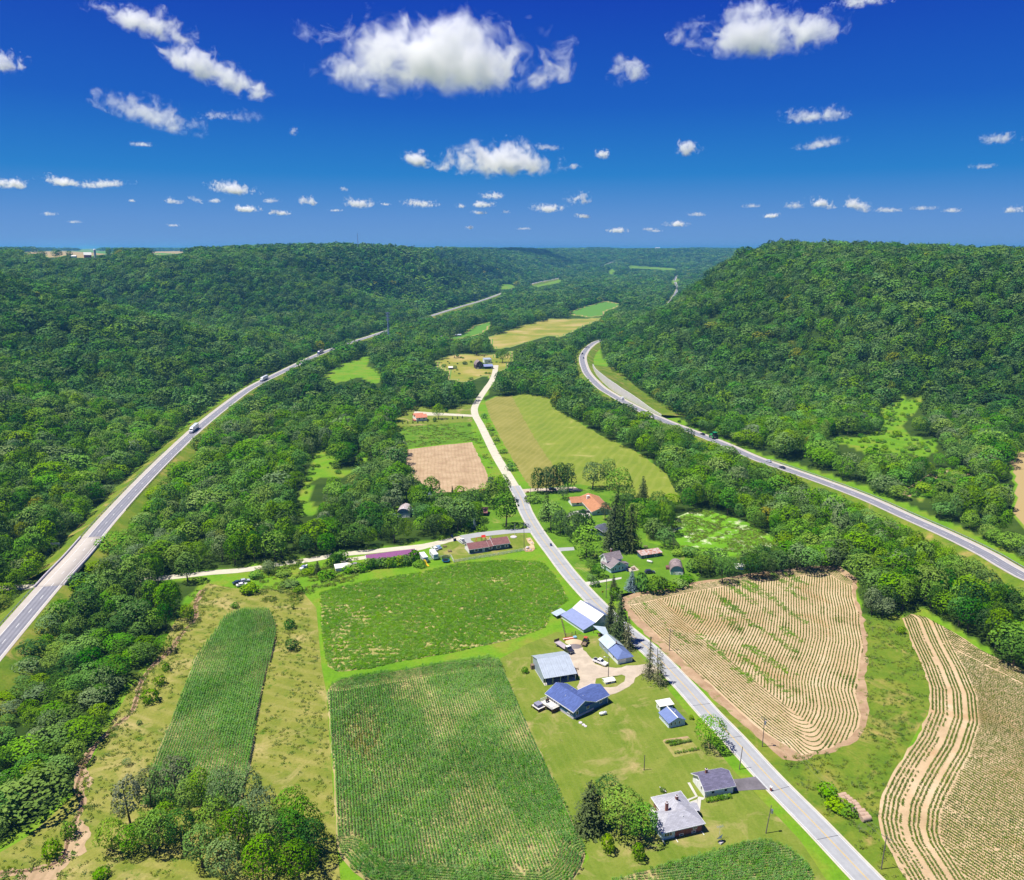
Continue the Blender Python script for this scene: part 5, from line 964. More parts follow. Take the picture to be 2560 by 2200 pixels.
def bushes(name, label, polys, n, smin, smax, protos):
    out = []
    for pl in polys:
        q = np.array(pl); k = 0; x = RNG.uniform(q[:, 0].min(), q[:, 0].max(), n); y = RNG.uniform(q[:, 1].min(), q[:, 1].max(), n); m = in_poly(x, y, pl)
        for a_, b_ in zip(x[m], y[m]):
            z = 4.0
            for _ in range(8): g = P(a_, b_, z); z = .5 * z + .5 * float(terrain(g[0], g[1]))
            out.append((g[0], g[1], float(terrain(g[0], g[1]))))
    out = np.array(out); k = len(out); sc_ = RNG.uniform(smin, smax, (k, 1)) * RNG.lognormal(0, .35, (k, 1)); instancer(name, label, out, RNG.uniform(0, 6.28, k), np.concatenate([sc_, sc_, sc_ * .6], 1), RNG.integers(0, len(protos), k), protos)
bushes('meadow_scrub', 'ragged scrub and tall weeds in the hillside clearings', [OPEN['r1'], OPEN['r2']], 300, 1.6, 4.2, BUSH + BUSHD[:1])
bushes('orchard_scrub', 'small scattered bushes in the grassy glade', [OPEN['orchard'], OPEN['orchard2'], OPEN['f2'], OPEN['verge']], 60, 1.5, 4.0, BUSHD)

ci = RNG.integers(0, len(CRK), 420); off = RNG.normal(0, 1.9, 420); cp = np.array([offset_line(CRK[max(0, i - 1):i + 2], o)[min(1, i)][:2] for i, o in zip(ci, off)])
instancer('creek_weeds', 'weeds and tufts overhanging the creek', np.concatenate([cp, np.full((420, 1), .05)], 1), RNG.uniform(0, 6.28, 420), np.repeat(RNG.uniform(.5, 1.5, (420, 1)), 3, 1), RNG.integers(0, 4, 420), TF)
# ------------------------------------------------------------------ buildings
M['white'] = paint('white_siding', (0.78, 0.78, 0.76), 0.6, var=0.08)
M['white_trim'] = paint('white_trim', (0.82, 0.82, 0.80), 0.5, var=0.05)
M['blue_siding'] = ribbed('blue_siding', (0.055, 0.155, 0.285), 0.2, 'z', 0.55, var=0.12)
M['blue_roof'] = shingle('blue_shingle', (0.085, 0.125, 0.315), 0.22)
M['grey_roof'] = shingle('grey_shingle', (0.40, 0.40, 0.44), 0.16)
M['purple_grey_roof'] = shingle('slate_shingle', (0.155, 0.145, 0.22), 0.25)
M['taupe_roof'] = shingle('taupe_shingle', (0.25, 0.21, 0.22), 0.2)
M['brown_roof'] = shingle('orange_brown_shingle', (0.46, 0.215, 0.11), 0.18)
M['red_brown_roof'] = shingle('red_brown_shingle', (0.23, 0.105, 0.10), 0.2)
M['coral_roof'] = shingle('coral_shingle', (0.60, 0.235, 0.145), 0.15)
M['old_roof'] = shingle('worn_shingle', (0.27, 0.215, 0.21), 0.55)
M['dark_roof'] = shingle('charcoal_shingle', (0.10, 0.11, 0.15), 0.25)
M['metal_grey'] = ribbed('grey_sheet_metal', (0.46, 0.52, 0.58), 0.75, 'x', 0.42, 0.25)
M['metal_wall'] = ribbed('grey_wall_sheet', (0.38, 0.45, 0.54), 0.6, 'y', 0.45, 0.2)
M['metal_light'] = ribbed('pale_sheet_metal', (0.47, 0.56, 0.62), 0.7, 'y', 0.42, 0.2, rust=(0.42, 0.40, 0.32), rust_at=0.68)
M['metal_blue'] = ribbed('blue_grey_sheet', (0.15, 0.205, 0.40), 0.7, 'y', 0.45, 0.1)
M['metal_lav'] = ribbed('lavender_sheet', (0.27, 0.32, 0.52), 0.7, 'y', 0.45, 0.15)
M['metal_white'] = ribbed('cream_sheet', (0.74, 0.73, 0.64), 0.7, 'y', 0.5, 0.0, var=0.07)
M['metal_purple'] = ribbed('purple_sheet', (0.255, 0.085, 0.215), 0.8, 'x', 0.45, 0.0)
M['rusty'] = ribbed('rusty_sheet', (0.56, 0.50, 0.47), 0.7, 'x', 0.6, 0.1, rust=(0.36, 0.13, 0.06), rust_at=0.50)
M['rusty2'] = ribbed('rust_stained_sheet', (0.60, 0.57, 0.58), 0.7, 'y', 0.55, 0.2, rust=(0.30, 0.14, 0.10), rust_at=0.55)
M['end_shade_blue'] = paint('shade_tinted_boards', (0.26, 0.36, 0.46), 0.7, var=0.15)  # bluish shade of the end walls mixed into their colour
M['teal_siding'] = ribbed('teal_siding', (0.055, 0.11, 0.14), 0.22, 'z', 0.6)
M['sky_shade_siding'] = paint('pale_blue_siding', (0.42, 0.55, 0.62), 0.6, var=0.1)  # pale blue; the shade on white fronts is mixed into the colour
M['dark_wood'] = paint('dark_boards', (0.075, 0.055, 0.075), 0.85, var=0.35)
M['wood'] = paint('weathered_wood', (0.22, 0.155, 0.105), 0.85, var=0.35, scale=3)
M['wood_dark'] = paint('brown_deck_wood', (0.10, 0.055, 0.035), 0.85, var=0.3)
M['deck_white'] = paint('bleached_deck', (0.66, 0.64, 0.58), 0.7, var=0.12)
M['glass'] = new_mat('window_glass')[0]
_nt = M['glass'].node_tree; princ(_nt, _nt.nodes[0], (0.018, 0.026, 0.038), 0.08, spec=0.6)
M['dark'] = paint('painted_interior_shade', (0.012, 0.016, 0.028), 0.9)  # near-black colour stands in for the shade inside sheds and openings
M['foundation'] = paint('pale_foundation', (0.55, 0.50, 0.52), 0.85, var=0.15)
M['steel'] = paint('galvanised_steel', (0.42, 0.45, 0.50), 0.4, 0.5, var=0.12)
M['black'] = paint('black_rubber', (0.02, 0.02, 0.022), 0.8)
M['chrome'] = paint('pale_metal', (0.6, 0.62, 0.65), 0.3, 0.6)
mb_, nt, out = new_mat('red_brick'); br = nd(nt, 'ShaderNodeTexBrick'); nt.links.new(objc(nt), br.inputs['Vector']); br.inputs['Scale'].default_value = 1.0
br.inputs['Brick Width'].default_value = .22; br.inputs['Row Height'].default_value = .075; br.inputs['Mortar Size'].default_value = .008
br.inputs['Color1'].default_value = (.20, .055, .04, 1); br.inputs['Color2'].default_value = (.28, .09, .06, 1); br.inputs['Mortar'].default_value = (.3, .25, .22, 1)
princ(nt, out, br.outputs['Color'], .85); M['brick'] = mb_

class Site:
    """local frame of a building: origin at its near-left ground corner, x along the front, y away from the camera"""
    def __init__(s, name, label, z, B, C, D, W=None, cat='building', group=None, ang=None, z0=0.0):
        b, c = P(*z(*B), z0), P(*z(*C), z0)
        s.a = math.atan2(c[1] - b[1], c[0] - b[0]) if ang is None else ang
        s.W = W or math.hypot(c[0] - b[0], c[1] - b[1]); s.D = D
        s.t = thing(name, label, cat, (b[0], b[1], z0), s.a, group)
    def local(s, px, py, z=0.0):
        q = P(px, py, z); dx, dy = q[0] - s.t.location.x, q[1] - s.t.location.y; c, n = math.cos(s.a), math.sin(s.a)
        return dx * c + dy * n, -dx * n + dy * c
    def walls(s, x0, x1, y0, y1, h, mat, gable=None, rise=0.0, base=None, name='wall', z0=0.0):
        m = MB(); m.box(x0, x1, y0, y1, z0 + (base[0] if base else 0), h, mat)
        if gable == 'y': m.prism([(x0 + .01, h), (x1 - .01, h), ((x0 + x1) / 2, h + rise)], y0 + .01, y1 - .01, mat, axis='y')
        if gable == 'x': m.prism([(y0 + .01, h), (y1 - .01, h), ((y0 + y1) / 2, h + rise)], x0 + .01, x1 - .01, mat, axis='x')
        o = m.build(name, s.t)
        if base: MB().box(x0 - .03, x1 + .03, y0 - .03, y1 + .03, z0 - .05, z0 + base[0], base[1]).build('foundation', s.t)
        return o
    def gable(s, x0, x1, y0, y1, h, rise, mat, along='y', ov=.45, t=.14, trim=None, name='roof'):
        """two slopes; ridge runs along x or y"""
        m = MB()
        if along == 'y':
            xm = (x0 + x1) / 2; k = rise / (xm - x0); e = h - ov * k
            L = [(x0 - ov, y0 - ov, e), (xm, y0 - ov, h + rise), (xm, y1 + ov, h + rise), (x0 - ov, y1 + ov, e)]
            R = [(xm, y0 - ov, h + rise), (x1 + ov, y0 - ov, e), (x1 + ov, y1 + ov, e), (xm, y1 + ov, h + rise)]
        else:
            ym = (y0 + y1) / 2; k = rise / (ym - y0); e = h - ov * k
            L = [(x0 - ov, y0 - ov, e), (x1 + ov, y0 - ov, e), (x1 + ov, ym, h + rise), (x0 - ov, ym, h + rise)]
            R = [(x0 - ov, ym, h + rise), (x1 + ov, ym, h + rise), (x1 + ov, y1 + ov, e), (x0 - ov, y1 + ov, e)]
        up = lambda q: [(x, y, z + t) for x, y, z in q]
        m.slab(up(L), t, mat); m.slab(up(R), t, mat); o = m.build(name, s.t)
        if trim:
            f = MB()
            if along == 'y':
                for xe in (x0 - ov, x1 + ov): f.box(xe - .05, xe + .05, y0 - ov, y1 + ov, e - .14, e + t - .02, trim)
                for ye in (y0 - ov - .04, y1 + ov): f.slab([(x0 - ov, ye, e + t), (xm, ye, h + rise + t), (xm, ye + .04, h + rise + t), (x0 - ov, ye + .04, e + t)], .22, trim); f.slab([(xm, ye, h + rise + t), (x1 + ov, ye, e + t), (x1 + ov, ye + .04, e + t), (xm, ye + .04, h + rise + t)], .22, trim)
            else:
                for ye in (y0 - ov, y1 + ov): f.box(x0 - ov, x1 + ov, ye - .05, ye + .05, e - .14, e + t - .02, trim)
                for xe in (x0 - ov - .04, x1 + ov): f.slab([(xe, y0 - ov, e + t), (xe, ym, h + rise + t), (xe + .04, ym, h + rise + t), (xe + .04, y0 - ov, e + t)], .22, trim); f.slab([(xe, ym, h + rise + t), (xe, y1 + ov, e + t), (xe + .04, y1 + ov, e + t), (xe + .04, ym, h + rise + t)], .22, trim)
            f.build('fascia', s.t)
        return o
    def profile(s, prof, y0, y1, mats, t=.10, ov=.3, name='roof'):
        """roof of several slopes following (x, z) points, running along y; one material per slope"""
        o = []
        for i, (a, b) in enumerate(zip(prof[:-1], prof[1:])):
            m = MB(); m.slab([(a[0], y0 - ov, a[1]), (b[0], y0 - ov, b[1]), (b[0], y1 + ov, b[1]), (a[0], y1 + ov, a[1])], t, mats[i % len(mats)]); o.append(m.build(name, s.t))
        return o
    def hip(s, x0, x1, y0, y1, h, rise, mat, ov=.5, name='roof'):
        x0 -= ov; x1 += ov; y0 -= ov; y1 += ov; m = MB()
        if x1 - x0 >= y1 - y0: d = (y1 - y0) / 2; a, b = (x0 + d, (y0 + y1) / 2), (x1 - d, (y0 + y1) / 2)
        else: d = (x1 - x0) / 2; a, b = ((x0 + x1) / 2, y0 + d), ((x0 + x1) / 2, y1 - d)
        A, B, C, Dd = (x0, y0, h), (x1, y0, h), (x1, y1, h), (x0, y1, h); r1, r2 = (*a, h + rise), (*b, h + rise)
        if x1 - x0 >= y1 - y0: fs = [[A, B, r2, r1], [B, C, r2], [C, Dd, r1, r2], [Dd, A, r1]]
        else: fs = [[A, B, r1], [B, C, r2, r1], [C, Dd, r2], [Dd, A, r1, r2]]
        for f in fs: m.poly(f, mat)
        m.poly([Dd, C, B, A], M['white_trim']); o = m.build(name, s.t)
        e = MB()
        for q in ((x0, x1, y0 - .03, y0 + .03), (x0, x1, y1 - .03, y1 + .03), (x0 - .03, x0 + .03, y0 + .03, y1 - .03), (x1 - .03, x1 + .03, y0 + .03, y1 - .03)): e.box(*q, h - .2, h + .03, M['white_trim'])
        e.build('fascia', s.t); return o
    def hole(s, face, u, z, w, h, at, name='window', frame=None, fill=None, mull=False):
        """a window or door on a wall: face f/b (y = at) or l/r (x = at); u is the middle along the wall"""
        frame = frame or M['white_trim']; fill = fill or M['glass']; sg = {'f': -1, 'b': 1, 'l': -1, 'r': 1}[face]
        def bx(u0, u1, z0, z1, d0, d1, mat):
            d0, d1 = sorted((at + sg * d0, at + sg * d1))
            return (u0, u1, d0, d1, z0, z1, mat) if face in 'fb' else (d0, d1, u0, u1, z0, z1, mat)
        m = MB(); b = .12
        m.box(*bx(u - w / 2 - b, u - w / 2, z - b, z + h + b, -.03, .06, frame)); m.box(*bx(u + w / 2, u + w / 2 + b, z - b, z + h + b, -.03, .06, frame))
        m.box(*bx(u - w / 2, u + w / 2, z + h, z + h + b, -.03, .06, frame)); m.box(*bx(u - w / 2, u + w / 2, z - b, z, -.03, .07, frame))
        if mull: m.box(*bx(u - .05, u + .05, z, z + h, -.03, .055, frame))
        o = m.build(name, s.t); p = MB().box(*bx(u - w / 2 + .002, u + w / 2 - .002, z + .002, z + h - .002, -.03, .025, fill)).build('pane' if name == 'window' else 'panel', o)
        return o
    def chimney(s, x, y, z0, z1, w=.55, mat=None, cap=True):
        m = MB().box(x - w / 2, x + w / 2, y - w / 2, y + w / 2, z0, z1, mat or M['brick'])
        if cap: m.box(x - w / 2 - .06, x + w / 2 + .06, y - w / 2 - .06, y + w / 2 + .06, z1, z1 + .12, M['foundation']); m.box(x - .14, x + .14, y - .14, y + .14, z1 + .12, z1 + .35, M['wood_dark'])
        return m.build('chimney', s.t)
    def part(s, name, fn):
        m = MB(); fn(m); return m.build(name, s.t)
def vent_pipe(s, x, y, z): s.part('vent_pipe', lambda m: m.tube((x, y, z - .2), (x, y, z + .4), .09, .09, M['white_trim'], 6))

# 1 brick hip-roofed house, bottom right
ZG = zoom(1620, 1900, 6.094)
b = Site('brick_house', 'brick ranch house with light grey hip roof and two red chimneys', ZG, (215, 1230), (810, 1090), 11.5, W=10.8)
b.walls(0, 3.4, 0, 6.2, 2.6, M['sky_shade_siding'], name='porch_wall'); b.walls(3.4, 10.8, .05, 11.3, 2.6, M['brick'])
b.hip(0, 10.8, 0, 6.2, 2.62, 2.0, M['grey_roof'], .6); b.hip(3.4, 10.8, 2.0, 11.3, 2.63, 2.25, M['grey_roof'], .6)
b.gable(10.4, 12.4, 4.6, 7.2, 2.35, .7, M['grey_roof'], 'x', .3)
b.part('porch_post', lambda m: m.box(12.2, 12.35, 4.7, 4.85, 0, 2.3, M['white_trim'])); b.part('porch_post', lambda m: m.box(12.2, 12.35, 6.95, 7.1, 0, 2.3, M['white_trim']))
for u in (.85, 1.55, 2.25): b.hole('f', u, .95, .55, 1.25, 0)
b.hole('f', 8.9, 1.2, .9, .9, .05, mull=True); b.hole('f', 5.2, .25, .9, .4, .05); b.hole('f', 8.6, .25, .9, .4, .05); b.hole('l', 3.0, 1.0, 1.0, 1.2, 0); b.hole('l', 9.0, 1.0, 1.0, 1.2, 3.4)
b.chimney(3.9, 5.5, 3.2, 5.6, .62); b.chimney(7.4, 6.9, 4.2, 5.7, .62)
vent_pipe(b, 6.4, 1.8, 3.9); vent_pipe(b, 5.2, 7.5, 4.1)
for x, y in ((.1, -.4), (3.4, -.8), (10.7, -.5)): b.part('downspout', lambda m: m.box(x - .06, x + .06, y - .9, y + .4, .02, .18, M['white_trim']))
# 2 white garage with slate roof
b = Site('garage', 'white garage with dark slate-purple gable roof and red chimney', ZG, (865, 580), (1285, 502), 6.8, W=8.2)
b.walls(0, 8.2, 0, 6.8, 2.45, M['white'], 'x', 1.75); b.gable(0, 8.2, 0, 6.8, 2.45, 1.75, M['purple_grey_roof'], 'x', .45, trim=M['white_trim'])
b.chimney(2.6, 4.6, 2.8, 4.9, .55); b.hole('f', 2.3, 1.0, .8, 1.0, 0); b.hole('f', 6.0, 1.0, .8, 1.0, 0); b.hole('l', 2.0, 1.1, .55, 1.0, 0); b.hole('l', 4.7, .05, .9, 1.95, 0, 'door', fill=M['white']); b.hole('r', 3.4, .05, 4.6, 2.1, 8.2, 'garage_door', fill=M['white'])
# 3 blue L-shaped house
ZBH = zoom(1310, 1680, 2072 / 250)
b = Site('blue_house', 'long blue house with indigo shingle roof and garage wing', ZBH, (1024, 988), (1735, 640), 12.4, W=14.7)
b.walls(0, 8.5, 0, 12.4, 3.0, M['blue_siding'], 'y', 1.95, (.75, M['foundation'])); b.walls(8.5, 14.7, .04, 7.6, 2.9, M['blue_siding'], 'x', 1.7)
b.gable(0, 8.5, 0, 12.4, 3.0, 1.95, M['blue_roof'], 'y', .5, trim=M['white_trim']); b.gable(5.2, 14.7, .04, 7.6, 2.9, 1.72, M['blue_roof'], 'x', .46, trim=None, name='roof')
b.part('fascia', lambda m: (m.box(8.9, 15.16, -.5, -.42, 2.55, 2.85, M['white_trim']), m.box(8.9, 15.16, 8.02, 8.1, 2.55, 2.85, M['white_trim'])))
for u, z, w, h in ((1.5, 1.1, .85, 1.2), (6.0, 1.5, .8, 1.3)): b.hole('f', u, z, w, h, 0)
b.hole('f', 11.6, 1.3, .8, 1.1, .04); b.part('corner_board', lambda m: m.box(14.62, 14.78, -.03, .12, 0, 2.6, M['white_trim']))
for u in (1.0, 1.9): b.hole('l', u, 1.5, .7, .9, 0)
b.hole('l', 2.3, .25, 1.0, .85, 0, mull=True)
for u in (6.9, 7.8, 8.8, 9.8, 10.9, 11.8): b.hole('l', u, 1.75 if u != 8.8 else 1.5, .62, 1.05 if u != 8.8 else 1.45, 0)
b.hole('r', 3.8, .1, 4.8, 2.2, 14.7, 'garage_door', fill=M['white']); b.hole('b', 11.0, 1.2, 1.0, 1.1, 7.6)
for x, y in ((2.2, 6.2), (6.3, 7.6), (6.6, 2.9)): vent_pipe(b, x, y, 3.0 + (1.95 * (1 - abs(x - 4.25) / 4.25)) + .12)
def deck(m, x0, x1, y0, y1, z):
    n = int((y1 - y0) / .3)
    for i in range(n): m.box(x0, x1, y0 + i * .3, y0 + i * .3 + .27, z - .06, z, M['deck_white'])
    m.box(x0 + .02, x1 - .02, y0 + .02, y1 - .02, z - .3, z - .065, M['wood_dark'])
b.part('deck', lambda m: deck(m, -3.2, -.05, 6.3, 12.0, 1.5)); b.part('deck', lambda m: deck(m, -6.1, -3.25, 9.4, 12.9, 1.1))
for x, y, z in ((-3.1, 6.4, 1.2), (-3.1, 9.0, 1.2), (-3.1, 11.9, 1.2), (-6.0, 9.5, .8), (-6.0, 12.8, .8), (-3.4, 9.5, .8)): b.part('deck_post', lambda m: m.box(x - .08, x + .08, y - .08, y + .08, 0, z, M['wood_dark']))
b.part('deck_skirt', lambda m: (m.box(-3.1, -.2, 6.42, 6.46, .1, 1.2, M['wood_dark']), m.box(-5.9, -3.4, 9.5, 9.54, .1, .8, M['wood_dark'])))
def rail(m):
    for p, q in (((-3.15, 6.35), (-.1, 6.35)), ((-3.15, 6.35), (-3.15, 9.3)), ((-3.15, 11.95), (-.1, 11.95))):
        n = 9
        for i in range(n + 1): x, y = p[0] + (q[0] - p[0]) * i / n, p[1] + (q[1] - p[1]) * i / n; m.box(x - .035, x + .035, y - .035, y + .035, 1.5, 2.4, M['white_trim'])
        m.tube((*p, 2.4), (*q, 2.4), .05, .05, M['white_trim'], 5)
b.part('railing', rail)
c_, s_ = math.cos(b.a), math.sin(b.a); L2 = lambda x, y, z=0: (b.t.location.x + x * c_ - y * s_, b.t.location.y + x * s_ + y * c_, z)
ht = thing('hot_tub', 'square hot tub with slate cover on the lower deck', 'hot tub', L2(-4.7, 11.1, 1.1), b.a)
MB().box(-1.0, 1.0, -1.0, 1.0, 0, .8, paint('tub_side', (.13, .13, .22))).build('tub', ht, .08); MB().box(-1.06, 1.06, -1.06, 1.06, .81, .93, paint('tub_cover', (.24, .24, .32))).build('cover', ht, .04)
gr = thing('barbecue_grill', 'dark grill on the white deck of the blue house', 'grill', L2(-1.6, 10.4, 1.5), b.a)
MB().box(-.5, .5, -.3, .3, .55, .95, M['black']).prism([(-.3, .95), (.3, .95), (.2, 1.2), (-.2, 1.2)], -.45, .45, M['wood_dark']).build('grill_box', gr); MB().box(-.45, -.38, -.25, .25, 0, .55, M['black']).box(.38, .45, -.25, .25, 0, .55, M['black']).build('legs', gr)
# 4 machine shed
ZM = zoom(1300, 1580, 2004 / 180)
b = Site('machine_shed', 'big grey sheet-metal shed, open-fronted with posts', ZM, (685, 1482), (1530, 1345), 12.3, W=11.0)
b.part('concrete_floor', lambda m: m.box(-.1, 11.1, -.35, 12.3, -.05, .08, M['concrete']))
prof = [(-.35, 2.62), (1.5, 3.25), (7.6, 5.55), (12.7, 4.0)]
for i, (p, q) in enumerate(zip(prof[:-1], prof[1:])):
    n = 11
    for k in range(n):       # sheets side by side
        x0 = -.3 + 11.6 * k / n; x1 = -.3 + 11.6 * (k + 1) / n - .03; b.part('roof_sheet', lambda m: m.slab([(x0, p[0] - .02 * i, p[1]), (x1, p[0] - .02 * i, p[1]), (x1, q[0], q[1]), (x0, q[0], q[1])], .07, M['metal_grey']))
wall = [(1.5, .05), (12.2, .05), (12.2, 4.05), (7.6, 5.4), (1.5, 3.1)]
b.part('wall', lambda m: m.prism(wall, 0, .12, M['metal_wall'])); b.part('wall', lambda m: m.prism(wall, 10.88, 11.0, M['metal_wall'])); b.part('wall', lambda m: m.box(.12, 10.88, 12.05, 12.2, .05, 3.9, M['metal_grey']))
b.part('wall', lambda m: m.box(.12, 10.88, 6.9, 7.05, .05, 5.0, M['dark'])); b.part('corner_board', lambda m: m.box(-.06, .16, 1.36, 1.5, .05, 3.1, M['white_trim'])); b.part('corner_board', lambda m: m.box(-.06, .16, 12.16, 12.32, .05, 4.0, M['white_trim']))  # near-black inner sheet paints the shade deep inside the shed
for k in range(5): b.part('post', lambda m: m.box(.1 + 2.65 * k, .3 + 2.65 * k, -.1, .1, .05, 2.62, M['steel']))
for x, y, w, d, h, mt in ((1.0, 2.5, 2.4, 2.6, 1.1, 'metal_blue'), (4.2, 3.0, 2.0, 2.2, 1.7, 'dark_wood'), (7.0, 2.4, 2.6, 2.4, 1.4, 'blue_siding')): b.part('stored_implement', lambda m: (m.box(x, x + w, y, y + d, .1, h, M[mt]), m.tube((x + .3, y - .2, .45), (x + .3, y + .05, .45), .4, .4, M['black'], 10), m.box(x + .5, x + w * .7, y + .3, y + d * .7, h, h + .5, M['black'])))
b.part('lean_to', lambda m: (m.slab([(-.2, 12.8, 3.9), (3.2, 12.8, 3.9), (3.2, 14.2, 3.2), (-.2, 14.2, 3.2)], .07, M['metal_grey']), m.box(0, .15, 13.9, 14.05, 0, 3.2, M['wood']), m.box(-1.2, -.1, 10.4, 11.8, 0, 1.6, M['wood'])))
# 5 barn
ZBN = zoom(1400, 1480, 8.905)
b = Site('barn', 'long barn with cream upper roof and lavender lower roof by the road', ZBN, (525, 912), (1010, 760), 14.2, W=13.2)
prof = [(-.35, 1.35), (5.3, 2.95), (9.25, 5.25), (13.6, 2.85)]
for i, (p, q) in enumerate(zip(prof[:-1], prof[1:])):
    for k in range(12):
        y0 = -.3 + 14.8 * k / 12; y1 = -.3 + 14.8 * (k + 1) / 12 - .03; b.part('roof_sheet', lambda m: m.slab([(p[0], y0, p[1]), (q[0], y0, q[1]), (q[0], y1, q[1]), (p[0], y1, p[1])], .08, M[('metal_lav', 'metal_white', 'metal_lav')[i]]))
b.part('wall', lambda m: m.prism([(0, 0), (13.2, 0), (13.2, 2.9), (9.25, 5.1), (5.3, 2.8), (0, 1.3)], 0, .15, M['end_shade_blue'], axis='y')); b.part('wall', lambda m: m.prism([(0, 0), (13.2, 0), (13.2, 2.9), (9.25, 5.1), (5.3, 2.8), (0, 1.3)], 14.05, 14.2, M['white'], axis='y'))
b.part('wall', lambda m: m.box(0, .15, .15, 14.05, 0, 1.3, M['white'])); b.part('wall', lambda m: m.box(13.05, 13.2, .15, 14.05, 0, 2.9, M['white']))
b.part('hayloft_door', lambda m: m.prism([(7.2, 1.9), (10.0, 1.9), (9.2, 4.1), (8.2, 4.1)], -.06, -.002, M['metal_light'], axis='y')); b.hole('f', 3.0, .5, .6, .6, 0)
b.part('lean_to', lambda m: (m.slab([(-2.2, 14.6, 1.2), (2.4, 14.6, 2.0), (2.4, 18.2, 2.0), (-2.2, 18.2, 1.2)], .07, M['metal_light']), m.box(-2, -1.85, 14.7, 14.85, 0, 1.2, M['wood']), m.box(-2, -1.85, 17.9, 18.05, 0, 1.2, M['wood']), m.box(1.2, 1.3, 14.7, 18.0, 0, 1.7, M['dark'])))
# 6 open lean-to between barn and workshop
q = [P(*ZBN(*p), 3.0) for p in ((730, 745), (1010, 775), (1090, 955), (960, 945))]; cc = np.mean(q, 0)
t = thing('open_shed', 'small open shed with pale metal roof on posts', 'shed', (cc[0], cc[1], 0)); lq = [(p[0] - cc[0], p[1] - cc[1], p[2]) for p in q]
MB().slab(lq, .08, M['metal_light']).build('roof', t)
for p in lq: MB().box(p[0] * .92 - .1, p[0] * .92 + .1, p[1] * .92 - .1, p[1] * .92 + .1, 0, 2.93, M['wood']).build('post', t)
MB().box(-.3, 1.4, -.4, .9, 0, 1.5, M['dark']).box(-1.4, -.2, .6, 1.4, 0, 1.0, M['wood']).build('stored_clutter', t)
# 7 workshop
ZF = zoom(1400, 1560, 2072 / 260)
b = Site('workshop', 'narrow workshop with half pale, half indigo metal roof', ZF, (1150, 810), (1430, 755), 14.2, W=5.6)
b.walls(0, 5.6, 0, 7.2, 2.3, M['white']); b.walls(-.1, 5.7, 7.2, 14.2, 2.45, M['metal_wall'], 'y', 1.75)
b.part('roof', lambda m: (m.slab([(-.4, -.4, 2.2), (2.8, 2.0, 3.85), (2.8, 7.2, 3.85), (-.4, 7.2, 2.2)], .1, M['metal_blue']), m.slab([(2.8, 2.0, 3.85), (6.0, -.4, 2.2), (6.0, 7.2, 2.2), (2.8, 7.2, 3.85)], .1, M['metal_blue'])))
b.part('roof', lambda m: m.hexa([(-.4, -.4, 2.1), (6.0, -.4, 2.1), (2.85, 1.9, 3.74), (2.75, 1.9, 3.74), (-.4, -.4, 2.2), (6.0, -.4, 2.2), (2.85, 1.99, 3.86), (2.75, 1.99, 3.86)], M['metal_blue']))
b.gable(-.1, 5.7, 7.25, 14.2, 2.5, 1.75, M['metal_light'], 'y', .35, .1); b.chimney(2.9, 7.0, 3.7, 4.5, .4)
b.hole('f', 1.35, .05, 2.1, 1.9, 0, 'garage_door', fill=M['white']); b.hole('f', 4.2, .05, 2.3, 1.75, 0, 'garage_door', fill=M['metal_wall']); b.hole('l', 3.2, .9, .8, .8, 0); b.hole('l', 10.5, .9, .8, .8, -.1)
# 8 blue-roofed shed and the white shed behind it
ZS = zoom(1600, 1720, 2072 / 240)
b = Site('garden_shed', 'pale shed with ribbed indigo metal roof and white ridge cap', ZS, (620, 872), (960, 797), 5.7, W=5.5)
b.walls(0, 5.5, 0, 5.7, 1.85, M['sky_shade_siding'], 'y', 1.3, (.35, M['white'])); b.gable(0, 5.5, 0, 5.7, 1.85, 1.3, M['metal_blue'], 'y', .3, .08)
b.part('ridge_cap', lambda m: m.box(2.6, 2.9, -.35, 6.05, 3.2, 3.30, M['white_trim'])); b.part('roof_vent', lambda m: m.tube((3.9, 3.2, 2.5), (3.9, 3.2, 3.1), .12, .12, M['white_trim'], 7))
for u in (.8, 2.1, 3.6): b.hole('f', u, .85, .42, .85, 0)
for u in (1.0, 2.4, 3.8, 4.9): b.hole('l', u, .8, .3, .6, 0)
b = Site('storage_shed', 'white shed with flat cream metal roof behind the indigo-roofed shed', ZS, (430, 512), (700, 462), 2.4, W=4.4)
b.walls(0, 4.4, 0, 2.4, 1.7, M['white']); b.part('front_panel', lambda m: m.box(.2, 4.2, -.06, -.005, .05, 1.55, M['blue_siding'])); b.part('roof', lambda m: m.slab([(-.35, -.35, 1.95), (4.75, -.35, 1.95), (4.75, 2.8, 2.35), (-.35, 2.8, 2.35)], .1, M['metal_white'])); b.hole('l', 1.2, .5, .5, .9, 0); b.hole('f', 2.2, .1, .1, 1.4, -.06, 'door', fill=M['white'])
# 9 pump house in the drive island
b = Site('pump_house', 'low white-roofed pump shed in the grass island of the drive', ZBH, (1690, 258), (1880, 220), 2.2, W=3.4)
b.walls(0, 3.4, 0, 2.2, .85, M['white']); b.gable(0, 3.4, 0, 2.2, .9, .35, M['metal_white'], 'x', .25, .08); b.hole('f', 1.4, .15, 1.2, .5, 0)
